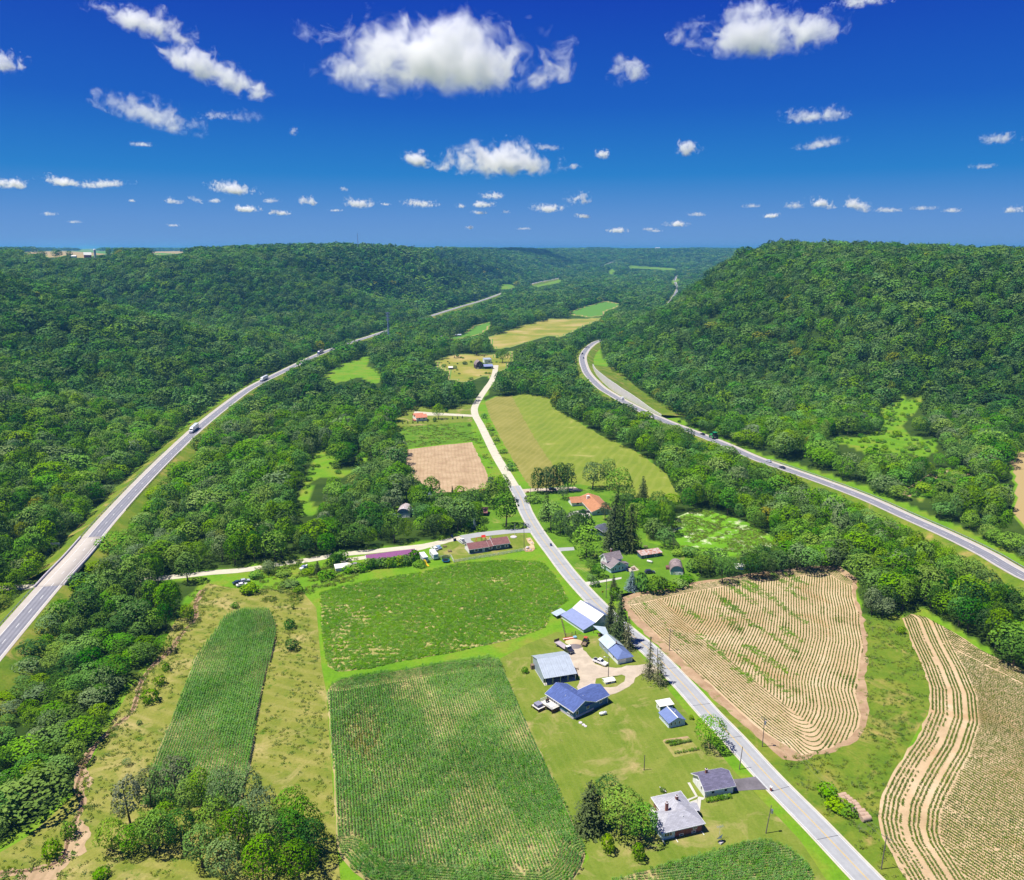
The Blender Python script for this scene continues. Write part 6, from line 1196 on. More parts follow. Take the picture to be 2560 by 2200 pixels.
# 10 white farmhouse
ZH = zoom(1480, 1350, 2072 / 260)
b = Site('farmhouse', 'two-storey white farmhouse with taupe gable roofs', ZH, (380, 662), (665, 602), 7.4, W=7.8)
b.walls(0, 7.8, 0, 4.4, 2.6, M['sky_shade_siding'], 'y', 2.3); b.walls(.6, 8.4, 4.4, 9.6, 4.4, M['white'], 'x', 2.2); b.walls(7.8, 10.2, 1.6, 4.2, 2.0, M['sky_shade_siding'])
b.gable(0, 7.8, 0, 4.5, 2.6, 2.3, M['taupe_roof'], 'y', .45, trim=M['white_trim']); b.gable(.6, 8.4, 4.45, 9.6, 4.4, 2.2, M['taupe_roof'], 'x', .45, trim=M['white_trim'])
b.part('roof', lambda m: m.slab([(7.9, 1.2, 3.0), (10.6, 1.2, 2.1), (10.6, 4.5, 2.1), (7.9, 4.5, 3.0)], .12, M['taupe_roof'])); b.part('bay_roof', lambda m: m.slab([(-.9, 4.6, 2.6), (.55, 4.6, 3.0), (.55, 7.6, 3.0), (-.9, 7.6, 2.6)], .12, M['taupe_roof'])); b.walls(-.6, .55, 4.7, 7.5, 2.5, M['white'], name='bay_wall')
b.chimney(5.2, 8.2, 5.5, 7.6, .6)
for u in (1.0, 2.2): b.hole('f', u, 1.0, .6, 1.1, 0)
for u in (4.4, 6.0): b.hole('f', u, 1.0, .7, 1.1, 0)
b.hole('f', 3.9, 3.1, 1.4, .8, 0, mull=True); b.hole('f', 5.2, .05, .8, 1.9, 0, 'door', fill=M['white']); b.hole('l', 6.2, 1.0, .8, 1.2, -.6); b.hole('l', 7.0, 3.6, .7, 1.2, .6); b.hole('l', 2.2, 1.1, .9, 1.0, 0)
# 11 rusty-roofed low shed, 12 round-roofed barn
b = Site('long_shed', 'low grey shed with rust-streaked metal roof', ZH, (985, 380), (1385, 322), 4.0, W=10.8)
b.walls(0, 10.8, 0, 4.0, 1.7, M['teal_siding']); b.part('roof', lambda m: m.slab([(-.3, -.3, 1.85), (11.1, -.3, 1.85), (11.1, 4.3, 2.6), (-.3, 4.3, 2.6)], .09, M['rusty'])); b.hole('f', 2, .4, 1.2, .7, 0); b.hole('f', 7.5, .4, 1.2, .7, 0)
b = Site('round_barn', 'white barn with arched worn-shingle roof and shade-blue gable', ZH, (1565, 692), (1755, 705), 8.2, W=5.4, ang=-.12)
arc = [(2.7 - 2.95 * math.cos(math.pi * k / 12), 1.35 + 3.05 * math.sin(math.pi * k / 12)) for k in range(13)]
b.walls(0, 5.4, 0, 8.2, 1.4, M['white'])
for p, q in zip(arc[:-1], arc[1:]): b.part('roof_course', lambda m: m.slab([(p[0], -.3, p[1]), (q[0], -.3, q[1]), (q[0], 8.5, q[1]), (p[0], 8.5, p[1])], .1, M['old_roof']))
ga = [(2.7 + (x - 2.7) * .93, 1.35 + (z - 1.35) * .94) for x, z in arc]
b.part('gable_end', lambda m: m.prism(ga, 0.02, .12, M['end_shade_blue'], axis='y')); b.part('gable_end', lambda m: m.prism(ga, 8.05, 8.18, M['white'], axis='y'))
b.hole('f', 1.5, .75, .7, .4, 0); b.hole('f', 3.9, .75, .7, .4, 0); b.hole('l', 3.0, .3, 1.2, .9, 0, fill=M['dark']); b.chimney(4.6, 7.2, 2.8, 3.9, .4); b.walls(-1.6, -.05, 5.4, 7.8, 1.2, M['red_brown_roof'], name='annex')
# 13 orange-brown roofed ranch house
ZD = zoom(1300, 1140, 2072 / 400)
b = Site('ranch_house', 'L-shaped ranch house with orange-brown roof on a big lawn', ZD, (935, 770), (1060, 740), 24.5, W=10.8, ang=.20)
b.walls(0, 10.8, 0, 24.5, 2.4, M['sky_shade_siding'], 'y', 1.7); b.gable(0, 10.8, 0, 24.5, 2.4, 2.0, M['brown_roof'], 'y', .8, trim=M['white_trim']); b.walls(-6.5, .5, 17, 24.5, 2.35, M['white'], 'x', 1.5); b.gable(-6.5, 5.0, 17, 24.5, 2.35, 1.9, M['brown_roof'], 'x', .7)
b.chimney(3.0, 18.0, 3.4, 5.4, 1.5, M['white'], False)
for u in (3.5, 11.5, 14.5): b.hole('l', u, .9, 1.6, 1.1, 0)
b.hole('l', 7.5, .05, 4.6, 2.0, 0, 'garage_door', fill=M['white']); b.hole('f', 3.5, .9, 1.4, 1.1, 0); b.hole('f', -3.2, .9, 1.4, 1.1, 17)
for u in (1.0, 3.6): b.part('porch_post', lambda m: m.box(-1.1, -.95, 12 + u, 12.15 + u, 0, 2.1, M['white_trim']))
# 14 teal ranch at the junction
ZT = zoom(1040, 1320, 2072 / 300)
b = Site('teal_house', 'long dark teal house with red-brown roof at the junction', ZT, (925, 452), (1610, 352), 7.2, W=20.0)
b.walls(0, 9.2, 0, 7.2, 2.5, M['teal_siding'], 'x', 1.6, (.3, M['sky_shade_siding'])); b.walls(9.2, 12.2, .3, 7.2, 2.4, M['teal_siding']); b.walls(12.2, 20, 0.02, 7.6, 2.9, M['teal_siding'], 'x', 1.75)
b.gable(0, 9.2, 0, 7.2, 2.5, 1.6, M['red_brown_roof'], 'x', .45, trim=M['white_trim']); b.gable(9.65, 11.75, .3, 7.2, 2.4, 1.55, M['red_brown_roof'], 'x', .42); b.gable(12.2, 20, 0.02, 7.6, 2.9, 1.75, M['red_brown_roof'], 'x', .45, trim=M['white_trim'])
b.part('white_gable', lambda m: m.prism([(.2, .3), (7.0, .3), (7.0, 2.4), (3.6, 3.95), (.2, 2.4)], -.06, -.01, M['white']))
for u, w in ((3.4, 1.3), (10.6, 1.0), (14.6, 1.5), (18.6, 1.0)):
    b.hole('f', u, 1.0, w, 1.0, .3 if u == 10.6 else 0)
    for q in (-1, 1): b.part('shutter', lambda m: m.box(u + q * (w / 2 + .32) - .17, u + q * (w / 2 + .32) + .17, -.07 + (.3 if u == 10.6 else 0), -.01 + (.3 if u == 10.6 else 0), .95, 2.05, M['sky_shade_siding']))
b.hole('f', 7.0, .3, .9, 1.9, 0, 'door', fill=M['sky_shade_siding']); b.chimney(12.1, 4.4, 3.0, 5.2, .7, M['white'])
# 15 purple-roofed long shed
ZP = zoom(840, 1320, 2072 / 300)
b = Site('purple_shed', 'long white shed with plum-purple metal roof', ZP, (545, 640), (1375, 530), 6.4, W=22.5)
b.walls(0, 22.5, 0, 6.4, 2.3, M['white'], 'x', 1.3); b.hole('l', 3.2, .1, 2.2, 1.9, 0, 'garage_door', fill=M['metal_wall']); b.part('fascia', lambda m: (m.slab([(-.42, -.4, 2.32), (-.3, -.4, 2.32), (-.3, 3.2, 3.72), (-.42, 3.2, 3.72)], .2, M['white_trim']), m.slab([(22.8, -.4, 2.32), (22.92, -.4, 2.32), (22.92, 3.2, 3.72), (22.8, 3.2, 3.72)], .2, M['white_trim'])))
for k in range(15):
    x0 = -.3 + 23.1 * k / 15; x1 = -.3 + 23.1 * (k + 1) / 15 - .03
    for y0, y1 in ((-.4, 3.2), (6.8, 3.2)): b.part('roof_sheet', lambda m: m.slab([(x0, y0, 2.3), (x1, y0, 2.3), (x1, y1, 3.7), (x0, y1, 3.7)], .08, M['metal_purple']))
# 16 arched white barn, dark house, brown shed, small white shed
ZA = zoom(960, 1180, 2072 / 360)
b = Site('arched_barn', 'small white barn with arched pinkish metal roof among trees', ZA, (195, 655), (345, 655), 9.0, W=6.6)
arc = [(3.3 - 3.5 * math.cos(math.pi * k / 10), 2.2 + 2.9 * math.sin(math.pi * k / 10)) for k in range(11)]
for p, q in zip(arc[:-1], arc[1:]): b.part('roof_sheet', lambda m: m.slab([(p[0], -.3, p[1]), (q[0], -.3, q[1]), (q[0], 9.2, q[1]), (p[0], 9.2, p[1])], .09, M['rusty2']))
b.walls(0, 6.6, 0, 9, 2.3, M['white']); b.part('gable_end', lambda m: m.prism([(3.3 + (x - 3.3) * .93, 2.2 + (z - 2.2) * .93) for x, z in arc], .02, .12, M['end_shade_blue'], axis='y')); b.hole('f', 3.3, .1, 2.4, 1.9, 0, 'garage_door', fill=M['white']); b.walls(-4.2, -1.6, 2, 4, 1.2, M['end_shade_blue'], name='annex'); b.walls(6.65, 8.0, 5, 7, 2.4, M['sky_shade_siding'], name='annex')
b = Site('dark_house', 'dark house with blue-grey metal roof half hidden by trees', ZA, (455, 412), (680, 412), 7.0, W=9.5)
b.walls(0, 9.5, 0, 7, 2.7, M['teal_siding']); b.gable(0, 9.5, 0, 7, 2.7, 1.6, M['metal_lav'], 'x', .5, trim=None); b.part('porch_roof', lambda m: m.slab([(0, -2.2, 2.3), (9.5, -2.2, 2.3), (9.5, -.1, 2.7), (0, -.1, 2.7)], .09, M['metal_blue']))
for u in (.2, 3.2, 6.2, 9.2): b.part('porch_post', lambda m: m.box(u - .07, u + .07, -2.1, -1.96, 0, 2.25, M['sky_shade_siding']))
b.hole('f', 2, .8, 1, 1.2, 0); b.hole('f', 7.3, .8, 1, 1.2, 0); b.part('porch_deck', lambda m: m.box(0, 9.5, -2.2, -.02, .05, .4, M['wood_dark']))
b = Site('brown_shed', 'little open shed with brown shingle roof on the lawn edge', ZA, (1360, 635), (1455, 635), 6.0, W=4.6)
b.walls(0, 4.6, 1.2, 6, 2.0, M['dark_wood']); b.part('roof', lambda m: m.slab([(-.3, -.4, 1.9), (4.9, -.4, 1.9), (4.9, 6.3, 3.0), (-.3, 6.3, 3.0)], .12, M['red_brown_roof']))
for u in (.1, 2.3, 4.5): b.part('post', lambda m: m.box(u - .07, u + .07, -.1, .05, 0, 1.85, M['wood']))
b = Site('red_shed', 'tiny bright red shed beside the corner poplar', ZA, (1380, 310), (1420, 312), 2.6, W=2.2)
b.walls(0, 2.2, 0, 2.6, 2.0, paint('barn_red', (.55, .05, .05))); b.gable(0, 2.2, 0, 2.6, 2.0, .8, paint('red_roof', (.55, .10, .10)), 'y', .2, .07)
b = Site('white_shed', 'small white shed with pale metal roof beside the weedy yard', ZP, (0, 760), (180, 735), 3.4, W=5.4)
b.walls(0, 5.4, 0, 3.4, 1.6, M['white']); b.part('roof', lambda m: m.slab([(-.3, -.3, 1.75), (5.7, -.3, 1.75), (5.7, 3.7, 2.3), (-.3, 3.7, 2.3)], .08, M['metal_white'])); b.walls(.5, 4.6, 3.45, 4.6, 1.7, M['dark_wood'], name='annex')
# 17 coral-roofed house
Z0 = zoom(1000, 1000, 2072 / 300)
b = Site('coral_house', 'white house with coral red roof at the end of a gravel drive', Z0, (285, 372), (455, 330), 8.0, W=9.0, ang=.35)
b.walls(0, 9, 0, 8, 3.2, M['white'], 'x', 1.9, (1.0, M['foundation'])); b.gable(0, 9, 0, 8, 3.2, 1.9, M['coral_roof'], 'x', .5); b.walls(0.3, 8, 8, 15, 2.8, M['white']); b.gable(.3, 8, 8.5, 15, 2.8, 1.7, M['coral_roof'], 'x', .5)
b.part('porch', lambda m: (m.box(-2.4, -.02, .5, 6.5, .9, 1.05, M['coral_roof']), m.box(-2.35, -2.2, .6, .75, 0, .9, M['white']), m.box(-2.35, -2.2, 6.2, 6.35, 0, .9, M['white']), m.box(-2.4, -2.3, .5, 6.5, 1.05, 1.9, M['brick'])))
b.hole('f', 2.5, 1.6, 1.2, 1.1, 0); b.hole('f', 6.5, 1.6, 1.2, 1.1, 0); b.hole('f', 4.4, .2, 1.0, .7, 0)
# 18 far dark barn, white building, lean-to
ZZ = zoom(1080, 780, 2072 / 200)
b = Site('dark_barn', 'far dark purple-brown barn with gambrel roof', ZZ, (1145, 1478), (1310, 1472), 14, W=8.6, ang=.25)
b.part('wall', lambda m: m.prism([(0, 0), (8.6, 0), (8.6, 4.5), (7.4, 7.4), (4.3, 9.6), (1.2, 7.4), (0, 4.5)], 0, 14, M['dark_wood'], axis='y'))
for p, q in zip(((-.4, 4.4), (1.1, 7.6), (4.3, 9.8), (7.5, 7.6)), ((1.1, 7.6), (4.3, 9.8), (7.5, 7.6), (9.0, 4.4))): b.part('roof', lambda m: m.slab([(p[0], -.3, p[1]), (q[0], -.3, q[1]), (q[0], 14.3, q[1]), (p[0], 14.3, p[1])], .12, M['old_roof']))
b.part('foundation', lambda m: m.box(.6, 3.6, -.2, -.02, 0, 1.6, M['white'])); b.hole('f', 5.2, 3.6, 1.6, 2.4, 0, fill=M['dark'])
b.part('lean_to_roof', lambda m: m.slab([(8.8, -3.0, 3.0), (20.5, -3.0, 3.0), (20.5, 4.2, 5.0), (8.8, 4.2, 5.0)], .12, M['metal_lav'])); b.part('lean_to_wall', lambda m: (m.box(9.0, 20, 3.8, 4.0, 0, 4.7, M['dark']), m.box(19.8, 20.1, -2.6, 3.8, 0, 3.2, M['white']), m.box(17.6, 17.9, -2.9, -2.6, 0, 2.9, M['white'])))
b = Site('white_dairy', 'far white flat-topped building behind the dark barn', ZZ, (1360, 1330), (1490, 1330), 10, W=9.0, ang=.25); b.walls(0, 9, 0, 10, 4.6, M['white']); b.part('roof', lambda m: m.slab([(-.3, -.3, 4.8), (9.3, -.3, 4.8), (9.3, 10.3, 5.6), (-.3, 10.3, 5.6)], .12, M['metal_grey'])); b.hole('f', 6, 1.5, 1.6, 1.2, 0)
b = Site('far_shed', 'tiny white-roofed shelter in the yellow far field', ZZ, (425, 1490), (500, 1490), 5, W=5.0); b.walls(0, 5, 0, 5, 2.0, M['dark_wood']); b.part('roof', lambda m: m.slab([(-.3, -.3, 2.1), (5.3, -.3, 2.1), (5.3, 5.3, 3.2), (-.3, 5.3, 3.2)], .12, M['metal_white']))
b = Site('far_house', 'far white house with several gables beside the wood', ZZ, (215, 720), (345, 720), 9, W=9.5); b.walls(0, 9.5, 0, 9, 4, M['white'], 'x', 2.4); b.gable(0, 9.5, 0, 9, 4, 2.4, M['white_trim'], 'x', .4); b.walls(-7, -.1, 1, 8, 3, M['brick']); b.gable(-7, -.4, 1, 8, 3, 2.4, M['metal_white'], 'y', .4); b.hole('f', 2.4, 1.2, 1.2, 1.6, 0); b.hole('f', 6.4, 1.2, 1.2, 1.6, 0); b.walls(5, 9, 12, 16, 4, M['white']); b.gable(5, 9, 12, 16, 4, 3.0, M['metal_white'], 'y', .4)
b = Site('far_garage', 'pair of low dark-walled sheds with pale roofs beyond the far house', ZZ, (580, 630), (740, 630), 6, W=11); b.walls(0, 4.8, 0, 5, 2.2, M['dark_wood']); b.gable(0, 4.8, 0, 5, 2.2, 1.2, M['metal_grey'], 'x', .4); b.walls(6, 11, .5, 5, 2.2, M['dark_wood']); b.gable(6, 11, .5, 5, 2.2, 1.2, M['metal_grey'], 'x', .4)
# 19 dark garage behind the pines
b = Site('dark_garage', 'dark-roofed garage almost hidden behind the pines', ZD, (920, 1010), (1040, 1030), 8, W=7.0, ang=-.55); b.walls(0, 7, 0, 8, 2.3, M['teal_siding'], 'y', 1.5); b.gable(0, 7, 0, 8, 2.3, 1.5, M['dark_roof'], 'y', .45, trim=M['white_trim'])
# 20 far houses and the ridge-top farms
def GT(px, py):
    z = 0.0
    for _ in range(25):
        q = P(px, min(py, 1e9), z) if z < CAM_H - 1 else P(px, 660, z); z = .5 * z + .5 * float(terrain(q[0], q[1]))
    return q[0], q[1], float(terrain(q[0], q[1]))
def at_far(px, dist): x = (px - 1280) / FPX * dist * CT; return x, dist, float(terrain(x, dist))
def small_house(name, label, loc, w, d, h, wall, roof, rz=0.2, rise=2.2, cat='building'):
    s = Site.__new__(Site); s.t = thing(name, label, cat, loc, rz); s.a = rz; s.W, s.D = w, d
    s.walls(0, w, 0, d, h, wall, 'x', rise); s.gable(0, w, 0, d, h, rise, roof, 'x', .4); s.hole('f', w * .3, h * .4, w * .12, h * .3, 0); s.hole('f', w * .7, h * .4, w * .12, h * .3, 0); return s
small_house('valley_house', 'tiny white house below a rusty pointed tree far up the valley', (*P(1448, 746)[:2], 0), 12, 9, 4, M['white'], M['metal_white']); small_house('valley_house', 'tiny tan house at the head of the far green field', (*P(1510, 752)[:2], 0), 12, 9, 5, paint('tan_wall', (.55, .42, .25)), M['taupe_roof'])
t = plant('tree', 'rust-coloured pointed tree beside the tiny white valley house', 'tree', *P(1455, 740)[:2], 22, 9, SPRUCE_DRY[0], TRKC[0])
x, y, z = at_far(222, 1900); s = small_house('red_barn', 'red barn on the ridge-top farm at the left horizon', (x - 14, y, z), 16, 12, 7, paint('barn_red2', (.50, .05, .06)), M['metal_white'], .5, 6)
t = thing('silo', 'tall grey silo with white dome on the left horizon farm', 'silo', (x + 10, y + 5, z)); MB().tube((0, 0, 0), (0, 0, 18), 2.6, 2.6, M['foundation'], 16).build('shaft', t); o = MB(); 
for k in range(5): a0, a1 = k * PI / 10, (k + 1) * PI / 10; o.tube((0, 0, 18 + 2.6 * math.sin(a0)), (0, 0, 18 + 2.6 * math.sin(a1)), 2.6 * math.cos(a0), 2.6 * math.cos(a1) + .01, M['white_trim'], 16, False)
o.build('dome', t)
small_house('farm_shed', 'white shed left of the red barn on the horizon farm', (x - 44, y, z), 10, 8, 4, M['white'], M['metal_white']); small_house('farm_house', 'white house right of the silo on the horizon farm', (x + 55, y, z), 12, 9, 5, M['white'], M['dark_roof'])
for i, (dx, h, w) in enumerate(((-150, 17, 15), (-125, 20, 18), (-100, 22, 18), (-78, 20, 16), (-60, 18, 14), (28, 22, 14), (40, 20, 12), (95, 18, 20), (-66, 12, 14), (-230, 16, 16), (-262, 18, 16), (230, 13, 16), (300, 13, 16))): plant('tree', 'dark tree on the skyline around the left horizon farm', 'tree', x + dx, y + 10 + (i % 3) * 12, h, w, HI[i % 6], TRK[i % 3], 'skyline trees round the left farm', z=float(terrain(x + dx, y + 20)))
cr_ = [(project(*at_far(1150, d))[1], d) for d in range(2500, 6000, 50)]; x, y, z = at_far(1150, min(cr_)[1]); small_house('ridge_farm', 'white ridge-top farm building on the centre skyline, right one', (x, y, z + 3), 34, 14, 16, M['white'], M['metal_white']); small_house('ridge_farm', 'white ridge-top farm building on the centre skyline, left one', (x - 58, y, z + 3), 24, 14, 16, M['white'], M['metal_white'])
x, y, z = at_far(1640, 5600); small_house('ridge_house', 'white house dot on the right-centre skyline', (x, y, z + 2), 30, 18, 22, M['white'], M['white_trim'])
# towers
def tower(name, label, loc, h, w, mat, arr=True):
    t = thing(name, label, 'tower', loc); m = MB()
    for a in range(3):
        c0 = (w * math.cos(a * 2.094), w * math.sin(a * 2.094)); m.tube((*c0, 0), (c0[0] * .35, c0[1] * .35, h), w * .11, w * .07, mat, 5)
        c1 = (w * math.cos((a + 1) * 2.094), w * math.sin((a + 1) * 2.094)); n = 12
        for k in range(n):
            s0, s1 = 1 - .65 * k / n, 1 - .65 * (k + 1) / n; m.tube((c0[0] * s0, c0[1] * s0, h * k / n), (c1[0] * s1, c1[1] * s1, h * (k + 1) / n), w * .05, w * .05, mat, 4)
    (m.tube((0, 0, 0), (0, 0, h), w * .32, w * .2, mat, 8) if arr else None); m.build('mast', t)
    if arr:
        for zc in (.97, .88, .78):
            g = MB()
            for a in range(6): c = (2.4 * math.cos(a * 1.047), 2.4 * math.sin(a * 1.047)); g.box(c[0] - .45, c[0] + .45, c[1] - .45, c[1] + .45, h * zc - 1.4, h * zc + 1.2, M['steel']); g.tube((0, 0, h * zc), (*c, h * zc), .12, .12, mat, 4)
            g.build('antenna_array', t)
    else: MB().tube((0, 0, h), (0, 0, h * 1.15), .12, .06, mat, 5).build('antenna', t)
    return t
mt = paint('tower_steel', (0.34, 0.42, 0.58), .5, .2); q = P(972, 862); tower('cell_tower', 'slim grey-blue phone mast rising from the valley woods', (q[0], q[1], 0), 48, 2.4, mt)
x, y, z = at_far(895, 1980); tower('radio_mast', 'thin radio mast on top of the left wooded dome', (x, y, z), 46, 2.4, mt, False)
# ------------------------------------------------------------------ vehicles
_cm = {}
def carpaint(name, c):
    if name not in _cm:
        m, nt, out = new_mat(name); bb = princ(nt, out, c, 0.28, 0.0, spec=0.5); bb.inputs['Coat Weight'].default_value = 0.4; _cm[name] = m
    return _cm[name]
def wheels(t, xs, yw, r=.33, w=.22):
    for x in xs:
        for s in (-1, 1):
            o = MB().tube((x, s * yw - w / 2, r), (x, s * yw + w / 2, r), r, r, M['black'], 12).build('wheel', t); MB().tube((x, s * (yw + w / 2 + .005) - .012, r), (x, s * (yw + w / 2 + .005) + .012, r), r * .55, r * .55, M['chrome'], 10).build('rim', o)
def body_prism(prof, hw, mat, bev=.05):
    return MB().prism(prof, -hw, hw, mat, axis='y'), bev
def car(name, label, loc, rz, c, kind='sedan', group=None, cat='car'):
    t = thing(name, label, cat, loc, rz, group); p = carpaint('car_paint_%02d%02d%02d' % tuple(int(v * 99) for v in c), c); w = .9
    if kind == 'pickup':
        b = MB().prism([(-2.75, .45), (2.75, .45), (2.8, .95), (1.35, 1.08), (.9, 1.1), (-2.75, 1.1)], -w - .05, w + .05, p, 'y'); b.build('body', t, .06)
        MB().prism([(-.95, 1.08), (1.2, 1.08), (.45, 1.78), (-.75, 1.78)], -w + .05, w - .05, p, 'y').build('cab', t, .07)
        MB().box(-2.6, -1.1, -w + .12, w - .12, 1.1, 1.115, M['dark']).build('truck_bed', t)
        gl = MB().poly([(1.17, -.72, 1.15), (1.17, .72, 1.15), (.52, .68, 1.73), (.52, -.68, 1.73)], M['glass']).poly([(-.97, -.72, 1.2), (-.80, -.68, 1.7), (-.80, .68, 1.7), (-.97, .72, 1.2)], M['glass'])
        for s in (-1, 1): gl.poly([(.95, s * (w - .03), 1.16), (.42, s * (w - .03), 1.68), (-.68, s * (w - .03), 1.68), (-.85, s * (w - .03), 1.16)], M['glass'])
        gl.build('window', t); xs = (-1.75, 1.75)
    elif kind == 'van':
        MB().prism([(-2.9, .4), (2.7, .4), (2.85, 1.0), (2.0, 1.3), (1.4, 2.45), (-2.9, 2.5)], -1.0, 1.0, p, 'y').build('body', t, .08); gl = MB().poly([(2.02, -.85, 1.36), (2.02, .85, 1.36), (1.5, .8, 2.3), (1.5, -.8, 2.3)], M['glass'])
        for s in (-1, 1): gl.poly([(1.8, s * 1.01, 1.4), (1.35, s * 1.01, 2.2), (.5, s * 1.01, 2.2), (.5, s * 1.01, 1.4)], M['glass'])
        gl.build('window', t); xs = (-1.8, 1.8)
    else:
        h = 1.45 if kind == 'sedan' else 1.75
        MB().prism([(-2.25, .35), (2.2, .35), (2.3, .75), (1.1, .98), (-2.2, 1.02), (-2.3, .7)], -w, w, p, 'y').build('body', t, .09)
        MB().prism([(-2.0 if kind != 'sedan' else -1.75, .98), (1.15, .98), (.35, h), (-1.1 if kind == 'sedan' else -1.8, h)], -w + .1, w - .1, p, 'y').build('cabin', t, .08)
        gl = MB().poly([(1.12, -.7, 1.04), (1.12, .7, 1.04), (.46, .64, h - .06), (.46, -.64, h - .06)], M['glass']); rb = -1.75 if kind == 'sedan' else -2.02; gl.poly([(rb + .06, -.7, 1.06), (-1.18 if kind == 'sedan' else -1.88, -.64, h - .06), (-1.18 if kind == 'sedan' else -1.88, .64, h - .06), (rb + .06, .7, 1.06)], M['glass'])
        for s in (-1, 1): gl.poly([(.9, s * (w - .088), 1.05), (.3, s * (w - .088), h - .1), (-1.1, s * (w - .088), h - .1), (-1.5, s * (w - .088), 1.05)], M['glass'])
        gl.build('window', t); xs = (-1.4, 1.4)
    for s in (-1, 1): MB().box(xs[1] + .75 if kind != 'pickup' else 2.72, xs[1] + .9 if kind != 'pickup' else 2.83, s * .68 - .14, s * .68 + .14, .62, .8, M['white_trim']).build('headlight', t)
    wheels(t, xs, w - .1); return t
def semi(name, label, loc, rz, cab, trailer):
    t = thing(name, label, 'truck', loc, rz); cp = carpaint('cab_' + name + str(round(cab[2], 2)), cab); tp = carpaint('trailer_' + str(round(trailer[0], 2)), trailer)
    MB().box(-11.5, 3.0, -1.28, 1.28, 1.15, 4.05, tp).build('trailer', t, .04); MB().box(-11.4, 3.0, -1.0, 1.0, .9, 1.14, M['black']).build('chassis', t)
    MB().prism([(3.4, .7), (8.0, .7), (8.1, 1.9), (6.3, 2.1), (5.7, 3.1), (4.9, 3.95), (3.4, 3.95)], -1.2, 1.2, cp, 'y').build('cab', t, .1)
    g = MB().poly([(6.28, -1.0, 2.2), (6.28, 1.0, 2.2), (5.78, .95, 3.05), (5.78, -.95, 3.05)], M['glass'])
    for s in (-1, 1): g.poly([(6.1, s * 1.215, 2.15), (5.65, s * 1.215, 2.95), (4.8, s * 1.215, 2.95), (4.8, s * 1.215, 2.15)], M['glass'])
    g.build('window', t); wheels(t, (-10.3, -9.0, 1.9, 3.2, 7.0), 1.1, .5, .32)
    for s in (-1, 1): MB().box(8.05, 8.16, s * .9 - .16, s * .9 + .16, 1.0, 1.25, M['white_trim']).build('headlight', t)
    return t
def on_line(line, px, py, z, off):
    """nearest point of a road to a photo pixel, shifted sideways, and its heading"""
    q = np.array(P(px, py, z)); L = np.asarray(line); i = int(np.argmin(np.hypot(L[:, 0] - q[0], L[:, 1] - q[1]))); i = min(max(i, 1), len(L) - 2)
    d = L[i + 1] - L[i - 1]; d /= np.linalg.norm(d); n = np.array([d[1], -d[0], 0]); p = L[i] + (q - L[i]).dot(d) * d + n * off
    return (p[0], p[1], L[i][2] + .06), math.atan2(d[1], d[0])
for px_, py_, off, lab, cab, tr in ((488, 1078, -.6, 'white semi truck nearest the camera on the left highway', (.75, .76, .78), (.70, .73, .75)), (668, 951, -.6, 'white semi truck, second on the left highway', (.75, .76, .78), (.76, .77, .78)), (800, 884, -.6, 'blue-cabbed semi truck, farthest on the left highway', (.04, .07, .30), (.28, .22, .30))):
    loc, a = on_line(HLc, px_, py_, HLZ, off); semi('semi_truck', lab, loc, a + PI, cab, tr)
for px_, py_, off, lab, c, k in ((1912, 1156, 1.4, 'silver sedan on the right highway', (.55, .58, .66), 'sedan'), (1940, 1173, -1.6, 'dark navy sedan below the silver one on the right highway', (.03, .035, .07), 'sedan'), (1454, 885, -1.6, 'black car on the highway bend, upper one', (.015, .015, .02), 'suv'), (1459, 896, 1.2, 'dark grey car on the highway bend, lower one', (.05, .05, .08), 'sedan'), (1553, 999, 1.2, 'white van half hidden by trees on the right highway', (.78, .78, .78), 'van'), (1768, 1086, 1.4, 'dark car behind the green tractor on the right highway', (.02, .02, .03), 'sedan')):
    loc, a = on_line(HRc, px_, py_, HRZ, off); car('van' if k == 'van' else 'car', lab, loc, a, c, k)
def tractor(name, label, loc, rz, c, s=1.0, loader=False):
    t = thing(name, label, 'tractor', loc, rz); p = carpaint('tractor_%d%d%d' % tuple(int(v * 9) for v in c), c)
    MB().box(-.2 * s, 2.3 * s, -.45 * s, .45 * s, .9 * s, 1.7 * s, p).build('hood', t, .08 * s); MB().prism([(-1.5 * s, 1.1 * s), (.1 * s, 1.1 * s), (-.1 * s, 2.8 * s), (-1.4 * s, 2.8 * s)], -.7 * s, .7 * s, M['glass'], 'y').build('cab', t, .05 * s); MB().box(-1.6 * s, .05 * s, -.8 * s, .8 * s, 2.8 * s, 2.95 * s, p).build('roof', t, .04)
    for x, y, r, w in ((-.9, .95, .9, .5), (-.9, -.95, .9, .5), (1.8, .75, .55, .35), (1.8, -.75, .55, .35)): o = MB().tube((x * s, (y - w / 2) * s, r * s), (x * s, (y + w / 2) * s, r * s), r * s, r * s, M['black'], 14).build('wheel', t); MB().tube((x * s, (y - w / 2 - .02) * s, r * s), (x * s, (y + w / 2 + .02) * s, r * s), r * s * .5, r * s * .5, p, 10).build('rim', o)
    if loader: MB().slab([(-4.6 * s, -1.1 * s, 1.0 * s), (-1.9 * s, -1.1 * s, 1.0 * s), (-1.9 * s, 1.1 * s, 1.0 * s), (-4.6 * s, 1.1 * s, 1.0 * s)], .25 * s, M['wood']).box(-4.6 * s, -1.9 * s, -1.1 * s, -1.02 * s, 1.0 * s, 1.4 * s, M['wood_dark']).box(-4.6 * s, -1.9 * s, 1.02 * s, 1.1 * s, 1.0 * s, 1.4 * s, M['wood_dark']).build('wagon_bed', t)
    return t
loc, a = on_line(HRc, 1784, 1096, HRZ, 2.6); tractor('tractor', 'bright green tractor on the right highway shoulder', loc, a, (.02, .35, .06), 1.7)
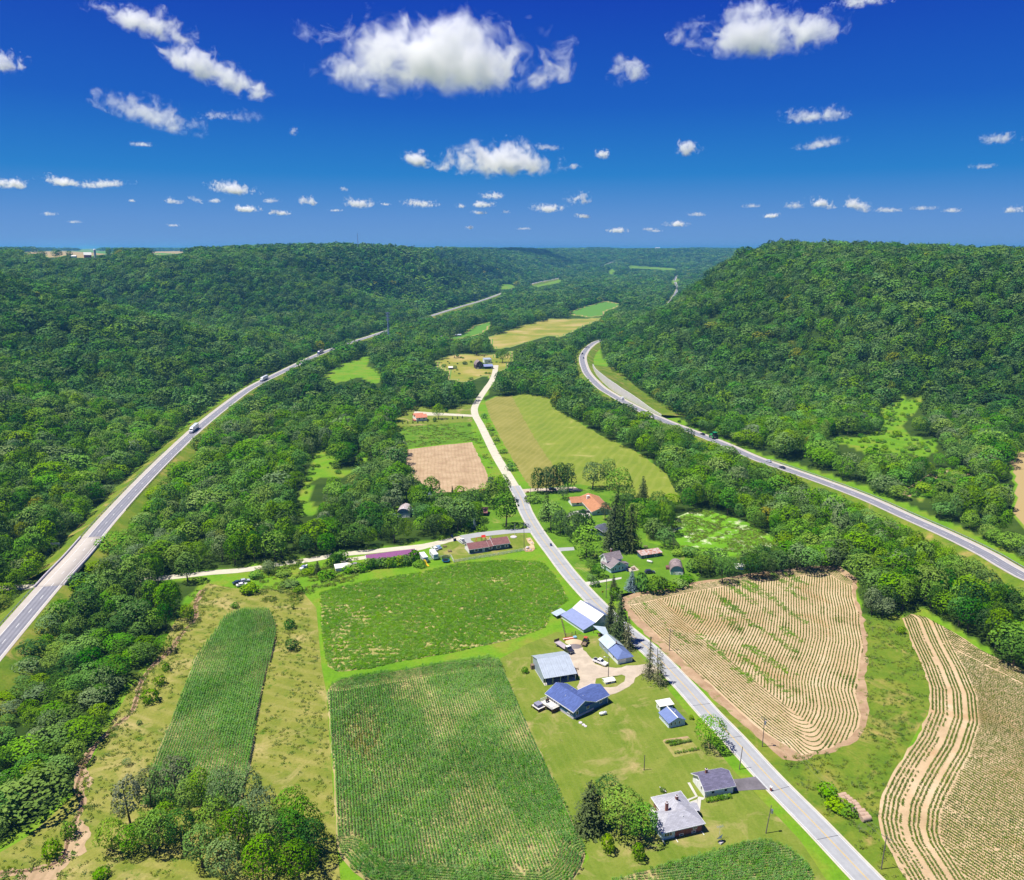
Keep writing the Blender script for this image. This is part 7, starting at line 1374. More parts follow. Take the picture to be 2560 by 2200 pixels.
q = P(*ZBN(575, 1120)); tractor('tractor', 'old orange tractor with brown wagon bed near the workshop', (q[0], q[1], .05), 1.25, (.50, .10, .04), .8, True)
q = P(*ZF(800, 790)); car('pickup_truck', 'white pickup parked on the grass by the workshop', (q[0], q[1], .06), -.72, (.80, .80, .80), 'pickup', cat='truck')
q = P(*ZM(1260, 500)); t = thing('flatbed_truck', 'dark-cabbed truck with long pale flat bed in the farmyard', 'truck', (q[0], q[1], .1), -.98)
MB().box(-5.2, 1.0, -1.15, 1.15, .95, 1.12, paint('bed_planks', (.42, .36, .38), .8, var=.3)).box(-5.2, -5.05, -1.15, 1.15, 1.12, 2.0, M['wood_dark']).build('flat_bed', t); MB().prism([(1.1, .6), (3.9, .6), (3.9, 1.3), (2.6, 1.45), (2.2, 2.2), (1.1, 2.2)], -1.0, 1.0, carpaint('truck_black', (.03, .03, .05)), 'y').build('cab', t, .06)
MB().box(1.15, 2.15, -.92, .92, 2.19, 2.27, M['white_trim']).build('cab_roof', t); MB().poly([(2.58, -.8, 1.5), (2.58, .8, 1.5), (2.24, .75, 2.12), (2.24, -.75, 2.12)], M['glass']).build('window', t); MB().tube((4.1, -1, .9), (4.1, 1, .9), .06, .06, M['steel'], 6).box(3.9, 4.15, -.9, -.8, .6, 1.1, M['steel']).box(3.9, 4.15, .8, .9, .6, 1.1, M['steel']).build('grille_guard', t); wheels(t, (-3.6, 3.0), 1.0, .45, .3)
for z_, x, y, rz, lab, c, k in ((ZP, 1700, 385, 2.2, 'white pickup beside the campers', (.78, .78, .78), 'suv'), (ZP, 1765, 355, 2.2, 'pale blue car beside the white pickup by the campers', (.30, .42, .62), 'sedan'), (ZT, 800, 245, 2.0, 'white car with red load at the teal house', (.75, .75, .75), 'pickup'), (ZD, 825, 735, .1, 'black pickup parked at the ranch house', (.02, .02, .03), 'pickup'),
    (zoom(560, 1320, 2072 / 340), 215, 850, .6, 'dark blue car parked in the weeds by the corn', (.03, .05, .12), 'sedan'), (zoom(560, 1320, 2072 / 340), 275, 885, .5, 'white car parked in the weeds by the corn', (.78, .78, .78), 'sedan'), (zoom(560, 1320, 2072 / 340), 310, 825, .5, 'silver car parked in the weeds by the corn', (.45, .48, .55), 'sedan'), (ZP, 345, 655, .2, 'old grey car beside the purple shed', (.30, .28, .30), 'sedan'), (ZH, 1150, 665, .15, 'dark vehicle half hidden in the thicket by the farmhouse', (.03, .03, .07), 'suv'), (ZD, 420, 440, .1, 'dark car parked under the row of pines', (.03, .03, .05), 'sedan')):
    q = P(*z_(x, y)); car('car', lab, (q[0], q[1], .07), rz, c, k)
def camper(label, px_, py_, rz):
    q = P(*ZP(px_, py_)); t = thing('camper_trailer', label, 'camper', (q[0], q[1], .06), rz)
    MB().prism([(-3.6, .6), (3.2, .6), (3.7, 1.5), (3.3, 2.9), (-3.6, 2.95)], -1.2, 1.2, paint('camper_skin', (.78, .79, .80), .4, var=.06), 'y').build('body', t, .12); MB().box(-3.1, 2.6, -1.215, -1.2, 1.0, 1.25, M['metal_lav']).box(-3.1, 2.6, 1.2, 1.215, 1.0, 1.25, M['metal_lav']).build('stripe', t)
    for y in (-1.22, 1.22): MB().box(-2.4, -1.0, min(y, y * .99), max(y, y * .99), 1.6, 2.2, M['glass']).box(.6, 1.8, min(y, y * .99), max(y, y * .99), 1.6, 2.2, M['glass']).build('window', t)
    MB().box(-3.66, -3.61, -.8, .8, 1.5, 2.3, M['metal_lav']).build('rear_window', t); MB().box(-.6, .3, -.4, .4, 2.95, 3.15, M['white_trim']).build('roof_vent', t); wheels(t, (-.9, -.1), 1.05, .33); MB().tube((3.5, 0, .55), (4.9, 0, .5), .07, .07, M['black'], 6).build('hitch', t)
camper('white camper trailer at the end of the purple shed', 1515, 560, 1.95); camper('white camper trailer, right of two beside the fence', 1690, 510, 1.95)
# ------------------------------------------------------------------ poles, wires, signs
M['pole_wood'] = paint('pole_wood', (.17, .14, .125), .9, var=.3)
def pole(label, loc, h, arm=None, lean=(0, 0), can=False, lamp=False, r=.14, mat=None, name='utility_pole', cat='pole'):
    t = thing(name, label, cat, loc); mt_ = mat or M['pole_wood']; tp = (lean[0], lean[1], h); MB().tube((0, 0, -.3), tp, r, r * .65, mt_, 8).build('pole', t)
    if arm is not None: c, s = math.cos(arm), math.sin(arm); MB().tube((tp[0] - c * 1.2, tp[1] - s * 1.2, h - .5), (tp[0] + c * 1.2, tp[1] + s * 1.2, h - .5), .07, .07, mt_, 5).build('crossarm', t); [MB().tube((tp[0] + c * k, tp[1] + s * k, h - .45), (tp[0] + c * k, tp[1] + s * k, h - .2), .05, .04, M['foundation'], 6).build('insulator', t) for k in (-1.1, 1.1)]
    if can: MB().tube((tp[0] + .3, tp[1], h - 2.2), (tp[0] + .3, tp[1], h - 1.2), .28, .28, M['steel'], 10).build('transformer', t)
    if lamp: MB().tube((0, 0, h - .5), (-1.3, 0, h - .2), .05, .05, M['steel'], 5).box(-1.75, -1.2, -.15, .15, h - .35, h - .15, M['white_trim']).build('lamp_arm', t)
    return t
for z_, x, y, h, arm, lean, can, lab in ((Z1, 735, 1170, 4.8, None, (0, 0), False, 'short bare pole in the middle of the lawn'), (Z1, 1265, 1165, 7, None, (.5, .2), False, 'leaning pole on the verge near the asphalt driveway'), (Z1, 1412, 1522, 7.8, None, (.9, .3), True, 'leaning grey pole on the lawn right of the brick house'), (Z1, 1393, 1040, 9.5, 2.2, (0, 0), True, 'utility pole with transformer on the far side of the road, beside the striped field corner'), (Z1, 875, 505, 8.5, 2.2, (0, 0), False, 'utility pole across the road from the farm driveway'), (Z2, 635, 1725, 9.2, 2.2, (.2, 0), False, 'utility pole near the bottom right edge of the large tan field'),
    (ZH, 280, 1160, 9.0, .2, (0, 0), False, 'utility pole beside the lane to the white farmhouse'), (ZT, 1868, 368, 14, .3, (-.2, 0), True, 'tall utility pole at the corner of the white fence'), (ZD, 135, 530, 5.5, None, (0, 0), False, 'short pole in the shrubs by the field drive'), (Z0, 900, 142, 7, None, (-.2, 0), False, 'thin pole on the lawn near the coral-roofed house')):
    q = P(*z_(x, y)); pole(lab, (q[0], q[1], 0), h, arm, lean, can)
q = P(*ZF(962, 1062)); pole('yard light pole behind the pump shed', (q[0], q[1], 0), 7.8, None, (0, 0), False, True)
q = P(*ZT(1706, 155)); pole('white flagpole in a round stone bed by the junction', (q[0], q[1], 0), 7, r=.07, mat=M['white_trim'], name='flagpole', cat='flagpole')
def wire(label, pts, sag=.8):
    m = MB(); 
    for a, b_ in zip(pts[:-1], pts[1:]):
        a, b_ = Vector(a), Vector(b_); pr = a
        for k in range(1, 9): s = k / 8; p = a.lerp(b_, s) - Vector((0, 0, sag * 4 * s * (1 - s))); m.tube(pr, p, .014, .014, M['steel'], 3, False); pr = p
    t = m.build('power_line'); tag(t, label, 'power line')
w = [(*P(*Z1(875, 505))[:2], 8.1), (*P(*Z1(1393, 1040))[:2], 9.0), (*P(*Z2(635, 1725))[:2], 8.7)]; w = [(w[0][0] - 30, w[0][1] + 62, 8.3)] + w + [(w[2][0] + 26, w[2][1] - 62, 8.7)]
wire('pair of power lines strung between the poles across the road, left wire', [(x - .9, y + .5, z) for x, y, z in w]); wire('pair of power lines strung between the poles across the road, right wire', [(x + .9, y - .5, z) for x, y, z in w])
def sign(label, loc, rz, w_, h_, zt, front, back=None, two=False):
    t = thing('road_sign', label, 'sign', loc, rz)
    for k in ((-w_ * .35, w_ * .35) if two else (0,)): MB().box(k - .05, k + .05, -.05, .05, 0, zt, M['steel']).build('sign_post', t)
    MB().box(-w_ / 2, w_ / 2, -.09, -.055, zt - h_, zt, front).build('sign_panel', t)
q = P(*ZBN(945, 70)); sign('yellow roadside warning sign in the grass by the tall spruce', (q[0], q[1], 0), .2, .9, .9, 2.0, paint('sign_yellow', (.70, .48, .03))); q = P(*ZD(100, 490)); sign('orange roadside sign beside the field drive', (q[0], q[1], 0), .2, 1.6, .9, 1.6, paint('sign_orange', (.75, .22, .06)))
q = P(*zoom(0, 1280, 4.451)(685, 500)); sign('back of a grey highway sign on two posts beside the overpass', (q[0] - 2, q[1], 2.5), .1, 4.2, .9, 4.6, M['steel'], two=True)
def bin_(label, z_, x, y, c): q = P(*z_(x, y)); t = thing('trash_bin', label, 'bin', (q[0], q[1], .06), .3); MB().hexa([(-.3, -.35, 0), (.3, -.35, 0), (.3, .35, 0), (-.3, .35, 0), (-.4, -.45, 1.05), (.4, -.45, 1.05), (.4, .45, 1.05), (-.4, .45, 1.05)], c).build('bin_body', t); MB().box(-.42, .42, -.47, .47, 1.055, 1.15, M['black']).build('lid', t); MB().tube((-.3, .42, .12), (.3, .42, .12), .12, .12, M['black'], 8).build('wheel', t)
bb_ = paint('bin_blue', (.02, .06, .30)); bin_('blue wheeled bin north of the side road', ZT, 622, 150, bb_); bin_('blue wheeled bin south of the side road', ZT, 660, 228, bb_); bin_('dark wheeled bin next to the blue bin south of the side road', ZT, 680, 222, M['black']); bin_('blue wheeled bin beside the county road under the pines', ZD, 400, 1165, bb_); bin_('blue bin behind the white farmhouse', ZH, 705, 625, bb_)
# ------------------------------------------------------------------ yard things
q = P(*ZBH(1635, 890)); t = thing('propane_tank', 'white propane tank on the lawn by the blue house', 'tank', (q[0], q[1], 0), .35)
m = MB().tube((-1.0, 0, .65), (1.0, 0, .65), .48, .48, M['white_trim'], 14)
for s in (-1, 1): m.tube((s * 1.0, 0, .65), (s * 1.22, 0, .65), .48, .25, M['white_trim'], 14)
m.build('tank', t, smooth=True); MB().tube((0, 0, 1.1), (0, 0, 1.3), .15, .15, M['steel'], 8).build('valve_cap', t)
for s in (-.7, .7): MB().box(s - .1, s + .1, -.35, .35, 0, .25, M['foundation']).build('saddle', t)
q = P(*ZH(1150, 450)); t = thing('propane_tank', 'pale propane tank on the lawn between the farmhouse sheds', 'tank', (q[0], q[1], 0), -.7); MB().tube((-1.3, 0, .6), (1.3, 0, .6), .5, .5, M['metal_white'], 12).build('tank', t, smooth=True); MB().box(-.8, -.6, -.4, .4, 0, .2, M['foundation']).box(.6, .8, -.4, .4, 0, .2, M['foundation']).build('saddle', t)
for i, (x, y, w_) in enumerate(((1170, 1055, 1.0), (1235, 1100, .9), (1275, 1130, .8))): q = P(*ZBH(x, y)); tag(MB().tube((0, 0, 0), (0, 0, .18), w_ * .6, w_ * .55, M['foundation'], 12).build('concrete_lid'), ('largest', 'middle', 'smallest')[i] + ' of three pale concrete lids in the lawn below the blue house', 'lid').location = (q[0], q[1], .05)
q = P(*ZBN(310, 1120)); rr = np.random.default_rng(8)
def heap(name, label, loc, rx, ry, h, mat):
    n = 18; V = [(0, 0, h)]; F = []
    for j in range(1, 6):
        for i in range(n): a = 2 * PI * i / n; k = j / 5; V.append((math.cos(a) * rx * k * rr.uniform(.92, 1.08), math.sin(a) * ry * k * rr.uniform(.92, 1.08), max(0, h * (1 - k ** 1.3) + rr.normal() * .05 * h) if j < 5 else -.03))
    me = bpy.data.meshes.new(name)
    for i in range(n): F.append((0, 1 + i, 1 + (i + 1) % n))
    for j in range(4):
        for i in range(n): a = 1 + j * n; F.append((a + i, a + n + i, a + n + (i + 1) % n, a + (i + 1) % n))
    me.from_pydata(V, [], F); me.materials.append(mat); me.polygons.foreach_set('use_smooth', [True] * len(F)); o = link(name, me); o.location = loc; return tag(o, label, 'heap')
heap('gravel_pile', 'tan sand pile in the farmyard', (q[0], q[1], .06), 3.4, 2.2, 1.2, road_mat('sand', (.60, .46, .30), .2)); q = P(*ZBN(330, 1215)); heap('gravel_pile', 'grey gravel pile in front of the sand pile', (q[0], q[1], .06), 2.6, 2.0, .8, road_mat('grey_gravel', (.22, .19, .19), .3))
q = P(*ZBN(220, 1045)); t = thing('slide', 'long red, white and blue slide lying behind the sand pile', 'slide', (q[0], q[1], .1), .32); cr_, cb = paint('slide_red', (.70, .12, .05)), paint('slide_blue', (.20, .42, .62))
MB().box(-2.6, 1.4, -.55, -.42, 0, .5, cr_).box(-2.6, 1.4, .42, .55, 0, .5, cr_).build('side_rail', t); MB().box(-2.6, 1.4, -.42, .42, .15, .22, M['white_trim']).build('chute', t); MB().box(1.4, 2.6, -.6, .6, .1, .55, cb).build('platform', t)
q = P(*ZG(1110, 1270)); t = thing('satellite_dish', 'white satellite dish on a post with a tall antenna, on the front lawn', 'antenna', (q[0], q[1], 0), 2.2); MB().tube((0, 0, 0), (0, 0, 1.3), .08, .06, M['steel'], 6).box(-.4, .4, -.5, .5, 0, .5, M['foundation']).build('post', t)
o = MB(); [o.tube((.1 + k * .10, 0, 1.3 + k * .06), (.1 + (k + 1) * .10, 0, 1.3 + (k + 1) * .06), .15 + .22 * k, .15 + .22 * (k + 1), M['white_trim'], 14, k == 0) for k in range(4)]; o.build('dish', t)
q = P(*ZG(1085, 1200)); t = thing('tv_antenna', 'thin TV antenna mast beside the satellite dish', 'antenna', (q[0], q[1], 0), .3); MB().tube((0, 0, 0), (0, 0, 3.6), .045, .03, M['chrome'], 6).build('mast', t); m = MB().tube((-.9, 0, 3.5), (.9, 0, 3.5), .03, .03, M['chrome'], 5); [m.tube((x, -.6 + abs(x) * .25, 3.5), (x, .6 - abs(x) * .25, 3.5), .025, .025, M['chrome'], 4) for x in (-.8, -.4, 0, .4, .8)]; m.build('array', t)
q = P(*ZG(1872, 470)); t = thing('mailbox', 'brick-red mailbox post at the asphalt driveway', 'mailbox', (q[0], q[1], .1), -.8); MB().box(-.25, .25, -.25, .25, 0, .9, M['brick']).build('post', t); MB().prism([(-.18, .9), (.18, .9), (.18, 1.15), (.1, 1.3), (-.1, 1.3), (-.18, 1.15)], -.35, .35, M['white_trim']).build('box', t)
q = P(*ZG(225, 480)); t = thing('fallen_post', 'pale leaning board on a brown shrub on the lawn', 'board', (q[0], q[1], 0), 2.2); MB().box(-1.2, 1.2, -.1, .1, .6, .72, M['foundation']).build('board', t); k = link('crown', BUSHD[0], t); k.scale = (1.6, 1.6, 1.0)
HG = thing('hedge', 'clipped yellow-green hedge along the garage front', 'hedge', (*P(*ZG(1075, 605))[:2], 0), .26)
for k in range(7): c = link('bush', BUSH[k % 3], HG); c.location = (-3.0 + k * 1.0, 0, 0); c.scale = (1.5, 1.3, 1.15); c.rotation_euler.z = k
# vegetable garden: tilled beds with plant rows
GB = [P(*ZS(*p))[:2] for p in ((480, 1150), (540, 1100), (1040, 1040), (1130, 1160), (1310, 1370), (740, 1500))]
sheet('vegetable_garden', None, .075, ground('garden_soil', [(0.3, (.17, .2, .03)), (0.6, (.30, .27, .09)), (0.8, (.46, .36, .20))], .5, 3, .3), 'vegetable garden with tilled rows', world_pts=GB)
sheet('garden_bed', mp(ZS, [(500, 1125), (1020, 1045), (1060, 1075), (520, 1165)]), .09, M['plowed'], 'tan tilled bed at the top of the garden')
gp2 = []
for (x0, y0), (x1, y1), n_ in (((560, 1195), (870, 1150), 12), ((660, 1250), (1090, 1160), 14), ((760, 1420), (1250, 1340), 9)):
    for k in range(n_): s = k / (n_ - 1); gp2.append((*P(*ZS(x0 + (x1 - x0) * s, y0 + (y1 - y0) * s))[:2], .09))
instancer('garden_plants', 'rows of vegetables in the garden', gp2, RNG.uniform(0, 6, len(gp2)), np.repeat(RNG.uniform(.6, .95, (len(gp2), 1)), 3, 1), RNG.integers(0, 3, len(gp2)), BUSH)
# hay bales in a double row
bm_, nt, out = new_mat('straw'); v_ = objc(nt); fs = noise(nt, v_, 9, 5, .75); princ(nt, out, ramp(nt, fs, [(.3, (.34, .22, .15)), (.7, (.56, .42, .31))]), .95, bump=fs, bstr=.6, bdist=.05, spec=.05); bl = MB().tube((-.62, 0, .68), (.62, 0, .68), .70, .70, bm_, 16, True); bo = bl.build('hay_bale', bevel=.07); bme = bo.data; bpy.data.objects.remove(bo)
ZY = zoom(2040, 1920, 1011 / 280); rowA = [(215, 275), (237, 303), (270, 326), (298, 346), (320, 370), (345, 390), (385, 418), (408, 446), (430, 480)]; rowB = [(248, 262), (278, 286), (302, 310), (338, 332), (362, 358), (378, 384), (416, 408), (446, 440), (468, 470)]
for r_i, rw in enumerate((rowA, rowB)):
    for i, p in enumerate(rw):
        q = P(*ZY(*p)); o = link('hay_bale', bme); o.location = (q[0], q[1], .02); o.rotation_euler = (0, 0, .30 + random.uniform(-.15, .15)); o.scale = (1, random.uniform(.92, 1.05), random.uniform(.9, 1.02))
        od = ('first', 'second', 'third', 'fourth', 'fifth', 'sixth', 'seventh', 'eighth', 'last')[i]
        tag(o, 'round hay bale, %s from the far end of the %s row' % (od, ('road-side', 'field-side')[r_i]), 'hay bale', 'hay bales in a double row')
# white vinyl fence, trampoline, slide, play set
FP = [P(*ZT(*p))[:2] for p in ((1880, 395), (1270, 500), (655, 600), (605, 505), (385, 527), (245, 560), (195, 572))]
t = thing('fence', 'white three-rail vinyl fence along the bean field', 'fence', (*FP[2], 0)); ox, oy = FP[2]
posts = []
for a_, b_ in zip(FP[:-1], FP[1:]):
    n = max(1, round(math.dist(a_, b_) / 2.4))
    for k in range(n):
        p0 = (a_[0] + (b_[0] - a_[0]) * k / n - ox, a_[1] + (b_[1] - a_[1]) * k / n - oy); p1 = (a_[0] + (b_[0] - a_[0]) * (k + 1) / n - ox, a_[1] + (b_[1] - a_[1]) * (k + 1) / n - oy)
        MB().box(p0[0] - .08, p0[0] + .08, p0[1] - .08, p0[1] + .08, 0, 1.4, M['white_trim']).build('post', t)
        for z in (.35, .8, 1.22): MB().slab([(p0[0], p0[1] - .03, z + .13), (p1[0], p1[1] - .03, z + .13), (p1[0], p1[1] + .03, z + .13), (p0[0], p0[1] + .03, z + .13)], .15, M['white_trim']).build('rail', t)
q = P(*ZT(515, 585)); t = thing('trampoline', 'round blue trampoline with dark net inside the white fence', 'trampoline', (q[0], q[1], 0)); R = 1.75; mB = MB(); n = 20
for i in range(n): a, c = 2 * PI * i / n, 2 * PI * (i + 1) / n; mB.slab([(R * math.cos(a), R * math.sin(a), .9), (R * math.cos(c), R * math.sin(c), .9), (1.4 * math.cos(c), 1.4 * math.sin(c), .92), (1.4 * math.cos(a), 1.4 * math.sin(a), .92)], .06, paint('tramp_blue', (.03, .28, .55)))
mB.build('pad', t); MB().tube((0, 0, .84), (0, 0, .88), 1.4, 1.4, M['black'], 20).build('mat', t)
for k in range(6): a = k * 1.047; MB().tube((R * math.cos(a), R * math.sin(a), 0), (R * math.cos(a), R * math.sin(a), 2.7), .05, .05, paint('tramp_pole', (.03, .04, .08)), 6).build('pole', t)
nm_, nt, out = new_mat('safety_net'); tb = nd(nt, 'ShaderNodeBsdfTransparent'); db = nd(nt, 'ShaderNodeBsdfDiffuse'); db.inputs[0].default_value = (.02, .03, .06, 1); mx = nd(nt, 'ShaderNodeMixShader'); mx.inputs[0].default_value = .55; nt.links.new(tb.outputs[0], mx.inputs[1]); nt.links.new(db.outputs[0], mx.inputs[2]); nt.links.new(mx.outputs[0], out.inputs['Surface']); MB().tube((0, 0, .95), (0, 0, 2.7), R * .97, R * .97, nm_, 20, False).build('net', t)
q = P(*ZT(180, 650)); t = thing('play_slide', 'yellow plastic slide at the end of the shed hedge', 'slide', (q[0], q[1], 0), -.9); cy_ = paint('slide_yellow', (.80, .55, .02), .4)
pr = (-1.6, 2.4)
for k in range(1, 9): s = k / 8; pn = (-1.6 + 3.4 * s, 2.4 * (1 - s) ** 1.4 + .25 + .15 * math.sin(s * 9)); MB().slab([(pr[0], -.4, pr[1]), (pn[0], -.4, pn[1]), (pn[0], .4, pn[1]), (pr[0], .4, pr[1])], .08, cy_).box(pr[0], pn[0], -.46, -.4, min(pr[1], pn[1]) - .05, max(pr[1], pn[1]) + .2, cy_).build('chute', t); pr = pn
MB().box(-2.2, -1.5, -.5, .5, 2.1, 2.3, M['wood']).box(-2.2, -2.05, -.5, -.35, 0, 2.1, M['wood']).box(-2.2, -2.05, .35, .5, 0, 2.1, M['wood']).build('platform', t)
q = P(*ZT(1165, 225)); t = thing('play_set', 'red and orange play set behind the teal house', 'play set', (q[0], q[1], 0), .3); cr2 = paint('toy_red', (.75, .05, .03), .45)
MB().prism([(-.8, 2.2), (.8, 2.2), (0, 3.2)], -1.0, 1.0, cr2).build('canopy', t); [MB().box(x - .07, x + .07, y - .07, y + .07, 0, 2.2, M['wood']).build('post', t) for x in (-.9, .9) for y in (-.7, .7)]; MB().slab([(1.0, -.4, 1.3), (3.2, -.4, .2), (3.2, .4, .2), (1.0, .4, 1.3)], .1, cr2).build('slide', t); MB().tube((-.9, 0, 2.2), (-3.6, 0, 2.2), .08, .08, cr2, 6).tube((-3.6, 0, 2.2), (-3.9, -.9, 0), .07, .07, cr2, 5).tube((-3.6, 0, 2.2), (-3.9, .9, 0), .07, .07, cr2, 5).build('swing_beam', t)
q = P(*ZT(1685, 160)); tag(MB().tube((0, 0, .05), (0, 0, .35), 1.7, 1.6, M['foundation'], 16).build('stone_bed'), 'round stone bed at the foot of the flagpole', 'planter').location = (q[0], q[1], .05)
sheet('gravel_patch', mp(ZT, [(1840, 370), (1900, 330), (2030, 285), (2060, 360), (2010, 405), (1900, 415)]), .11, M['stubble'], 'pale gravel patch with boulders at the road corner'); sheet('gravel_patch', mp(ZT, [(1900, 180), (1975, 165), (2045, 270), (1985, 300), (1930, 250)]), .11, M['stubble'], 'pale gravel bed beside the junction')
for i, (x, y, r) in enumerate(((1925, 350, .9), (1975, 385, .6), (1910, 395, .5), (1960, 215, .6), (2000, 265, .5))):
    q = P(*ZT(x, y)); bm = bmesh.new(); bmesh.ops.create_icosphere(bm, subdivisions=2, radius=r)
    for v_ in bm.verts: v_.co *= random.uniform(.8, 1.15); v_.co.z *= .7
    me = bpy.data.meshes.new('boulder'); bm.to_mesh(me); bm.free(); me.materials.append(M['foundation']); o = link('boulder', me); o.location = (q[0], q[1], r * .4 + .1); tag(o, ('largest boulder by the tall corner pole', 'mid-size boulder in the corner gravel patch', 'small boulder nearest the white fence', 'boulder in the gravel bed beside the junction', 'boulder at the road end of the junction gravel bed')[i], 'boulder', 'boulders at the road corner')
def table(label, z_, x, y, rz): q = P(*z_(x, y)); t = thing('picnic_table', label, 'table', (q[0], q[1], .08), rz); MB().box(-.9, .9, -.4, .4, .72, .78, M['wood']).build('table_top', t); [MB().box(-.9, .9, s * .72 - .15, s * .72 + .15, .42, .47, M['wood']).build('bench', t) for s in (-1, 1)]; [MB().box(k - .05, k + .05, -.7, .7, .36, .42, M['wood']).box(k - .05, k + .05, -.35, -.27, 0, .72, M['wood']).box(k - .05, k + .05, .27, .35, 0, .72, M['wood']).build('frame', t) for k in (-.7, .7)]
table('picnic table on the farmhouse patio', ZH, 820, 585, .4); table('picnic table on the lawn behind the rusty-roofed shed', ZH, 1065, 150, .2); table('brown picnic table on the lawn left of the teal house', ZT, 495, 330, .3); table('low brown table on the lawn near the campers', ZT, 580, 410, .2)
q = P(*ZM(1560, 1060)); t = thing('farm_implement', 'small dark implement beside the machine shed', 'implement', (q[0], q[1], .1), .4); MB().box(-.9, .9, -.12, .12, .4, .55, M['wood_dark']).build('frame', t); [MB().tube((k, -.5, .0), (k, .1, .5), .06, .05, M['wood_dark'], 5).build('tine', t) for k in (-.7, 0, .7)]
q = P(*Z1(268, 1010)); t = thing('fire_pit', 'small dark heap of branches on the lawn', 'brush heap', (q[0], q[1], .05)); k = link('twigs', BARE[0], t); k.scale = (2.2, 2.2, 1.0); k.rotation_euler = (.9, 0, .4); k.location.z = .2
q = P(*Z3(237, 243)); t = thing('boat', 'white boat left in the weedy yard', 'boat', (q[0], q[1], .3), 1.2); MB().hexa([(-2.2, -.6, 0), (1.6, -.5, 0), (1.6, .5, 0), (-2.2, .6, 0), (-2.3, -1.0, .9), (2.6, -.25, 1.0), (2.6, .25, 1.0), (-2.3, 1.0, .9)], M['white_trim']).build('hull', t, .1); MB().box(-1.0, .6, -.6, .6, .95, 1.4, M['metal_lav']).build('windshield', t)
q = P(*Z8(672, 1612)); s = small_house('white_shelter', 'small white flat shelter between the trees above the striped field', (q[0], q[1], 0), 3.6, 3.0, 1.6, M['white'], M['metal_white'], .1, .4)
# barnyard fence
fp = [P(*ZBN(*p))[:2] for p in ((20, 610), (120, 1010), (265, 965), (345, 945), (500, 905))]; t = thing('wooden_fence', 'dark post and rail fence at the end of the barn', 'fence', (*fp[2], 0)); ox, oy = fp[2]
for a_, b_ in zip(fp[:-1], fp[1:]):
    n = max(1, round(math.dist(a_, b_) / 2.5))
    for k in range(n):
        p0 = (a_[0] + (b_[0] - a_[0]) * k / n - ox, a_[1] + (b_[1] - a_[1]) * k / n - oy); p1 = (a_[0] + (b_[0] - a_[0]) * (k + 1) / n - ox, a_[1] + (b_[1] - a_[1]) * (k + 1) / n - oy); MB().box(p0[0] - .1, p0[0] + .1, p0[1] - .1, p0[1] + .1, 0, 1.5, M['wood']).build('post', t)
        for z in (.5, 1.1): MB().tube((*p0, z), (*p1, z), .05, .05, M['wood'], 5).build('rail', t)
# ------------------------------------------------------------------ guard rails, bridge, retaining wall
def guardrail(name, label, line, off, y0, y1):
    L = offset_line(line, off); L = L[(L[:, 1] > y0) & (L[:, 1] < y1)]; L = smooth_line(L, 2.0); t = thing(name, label, 'guardrail', tuple(L[0])); rel = L - L[0]
    n = len(rel); V = np.concatenate([rel + (0, 0, .42), rel + (0, 0, .78)]); i = np.arange(n - 1); r = offset_line(rel, .07); V = np.concatenate([V, r + (0, 0, .78), r + (0, 0, .42)])
    F = np.concatenate([np.stack([i + k * n, i + 1 + k * n, i + 1 + ((k + 1) % 4) * n, i + ((k + 1) % 4) * n], 1) for k in range(4)]); link('rail', mesh_np('rail', V, F, M['steel']), t); m = MB()
    for p in rel[::2]: m.box(p[0] - .07, p[0] + .07, p[1] - .07, p[1] + .07, -.6, .7, M['wood'])
    tag(m.build('post', t), kind='stuff')
guardrail('guardrail', 'long guardrail on the left edge of the left highway', HLc, -5.6, 120, 520); guardrail('guardrail', 'guardrail on the creek side of the left highway past the bridge', HLc, 5.2, 385, 520); guardrail('guardrail', 'pale guardrail on the outer edge of the right highway', HRc, 5.6, 150, 500)
bi0, bi1 = (int(np.argmin(np.hypot(*(HLc[:, :2] - np.array(P(x, y, HLZ)[:2])).T))) for x, y in ((118, 1474), (235, 1340)))
BL = smooth_line(HLc[min(bi0, bi1):max(bi0, bi1) + 1], 3.0); t = thing('bridge', 'concrete overpass of the left highway with low parapets', 'bridge', tuple(BL[0])); rel = BL - BL[0]
def bridge_strip(name, o0, o1, z0, z1, mat):
    A, B_ = offset_line(rel, o0), offset_line(rel, o1); n = len(rel); V = np.concatenate([A + (0, 0, z0), A + (0, 0, z1), B_ + (0, 0, z1), B_ + (0, 0, z0)]); i = np.arange(n - 1)
    F = np.concatenate([np.stack([i + k * n, i + 1 + k * n, i + 1 + ((k + 1) % 4) * n, i + ((k + 1) % 4) * n], 1) for k in range(4)]); F = np.concatenate([F, [[0, n, 2 * n, 3 * n], [n - 1, 4 * n - 1, 3 * n - 1, 2 * n - 1]]]); link(name, mesh_np(name, V, F, mat), t)
bridge_strip('deck', -5.3, 5.3, -1.2, .058, M['shoulder']); bridge_strip('parapet', -5.75, -5.32, -1.1, .85, M['foundation']); bridge_strip('parapet', 5.32, 5.75, -1.1, .85, M['foundation']); bridge_strip('lane_line', -2.5, -2.3, .07, .075, M['line_white']); bridge_strip('lane_line', 3.6, 3.8, .07, .075, M['line_white'])
pr_ = [P(*ZK(*p), HRZ) for p in ((368, 820), (430, 960), (560, 1130), (680, 1250), (800, 1350), (900, 1420), (1000, 1490), (1200, 1600), (1400, 1690), (1600, 1775), (1760, 1850), (1900, 1915))]; hh = [1.0, 3.0, 5.5, 6.5, 7.0, 7.0, 6.8, 6.0, 4.0, 1.4, .2, -.4]
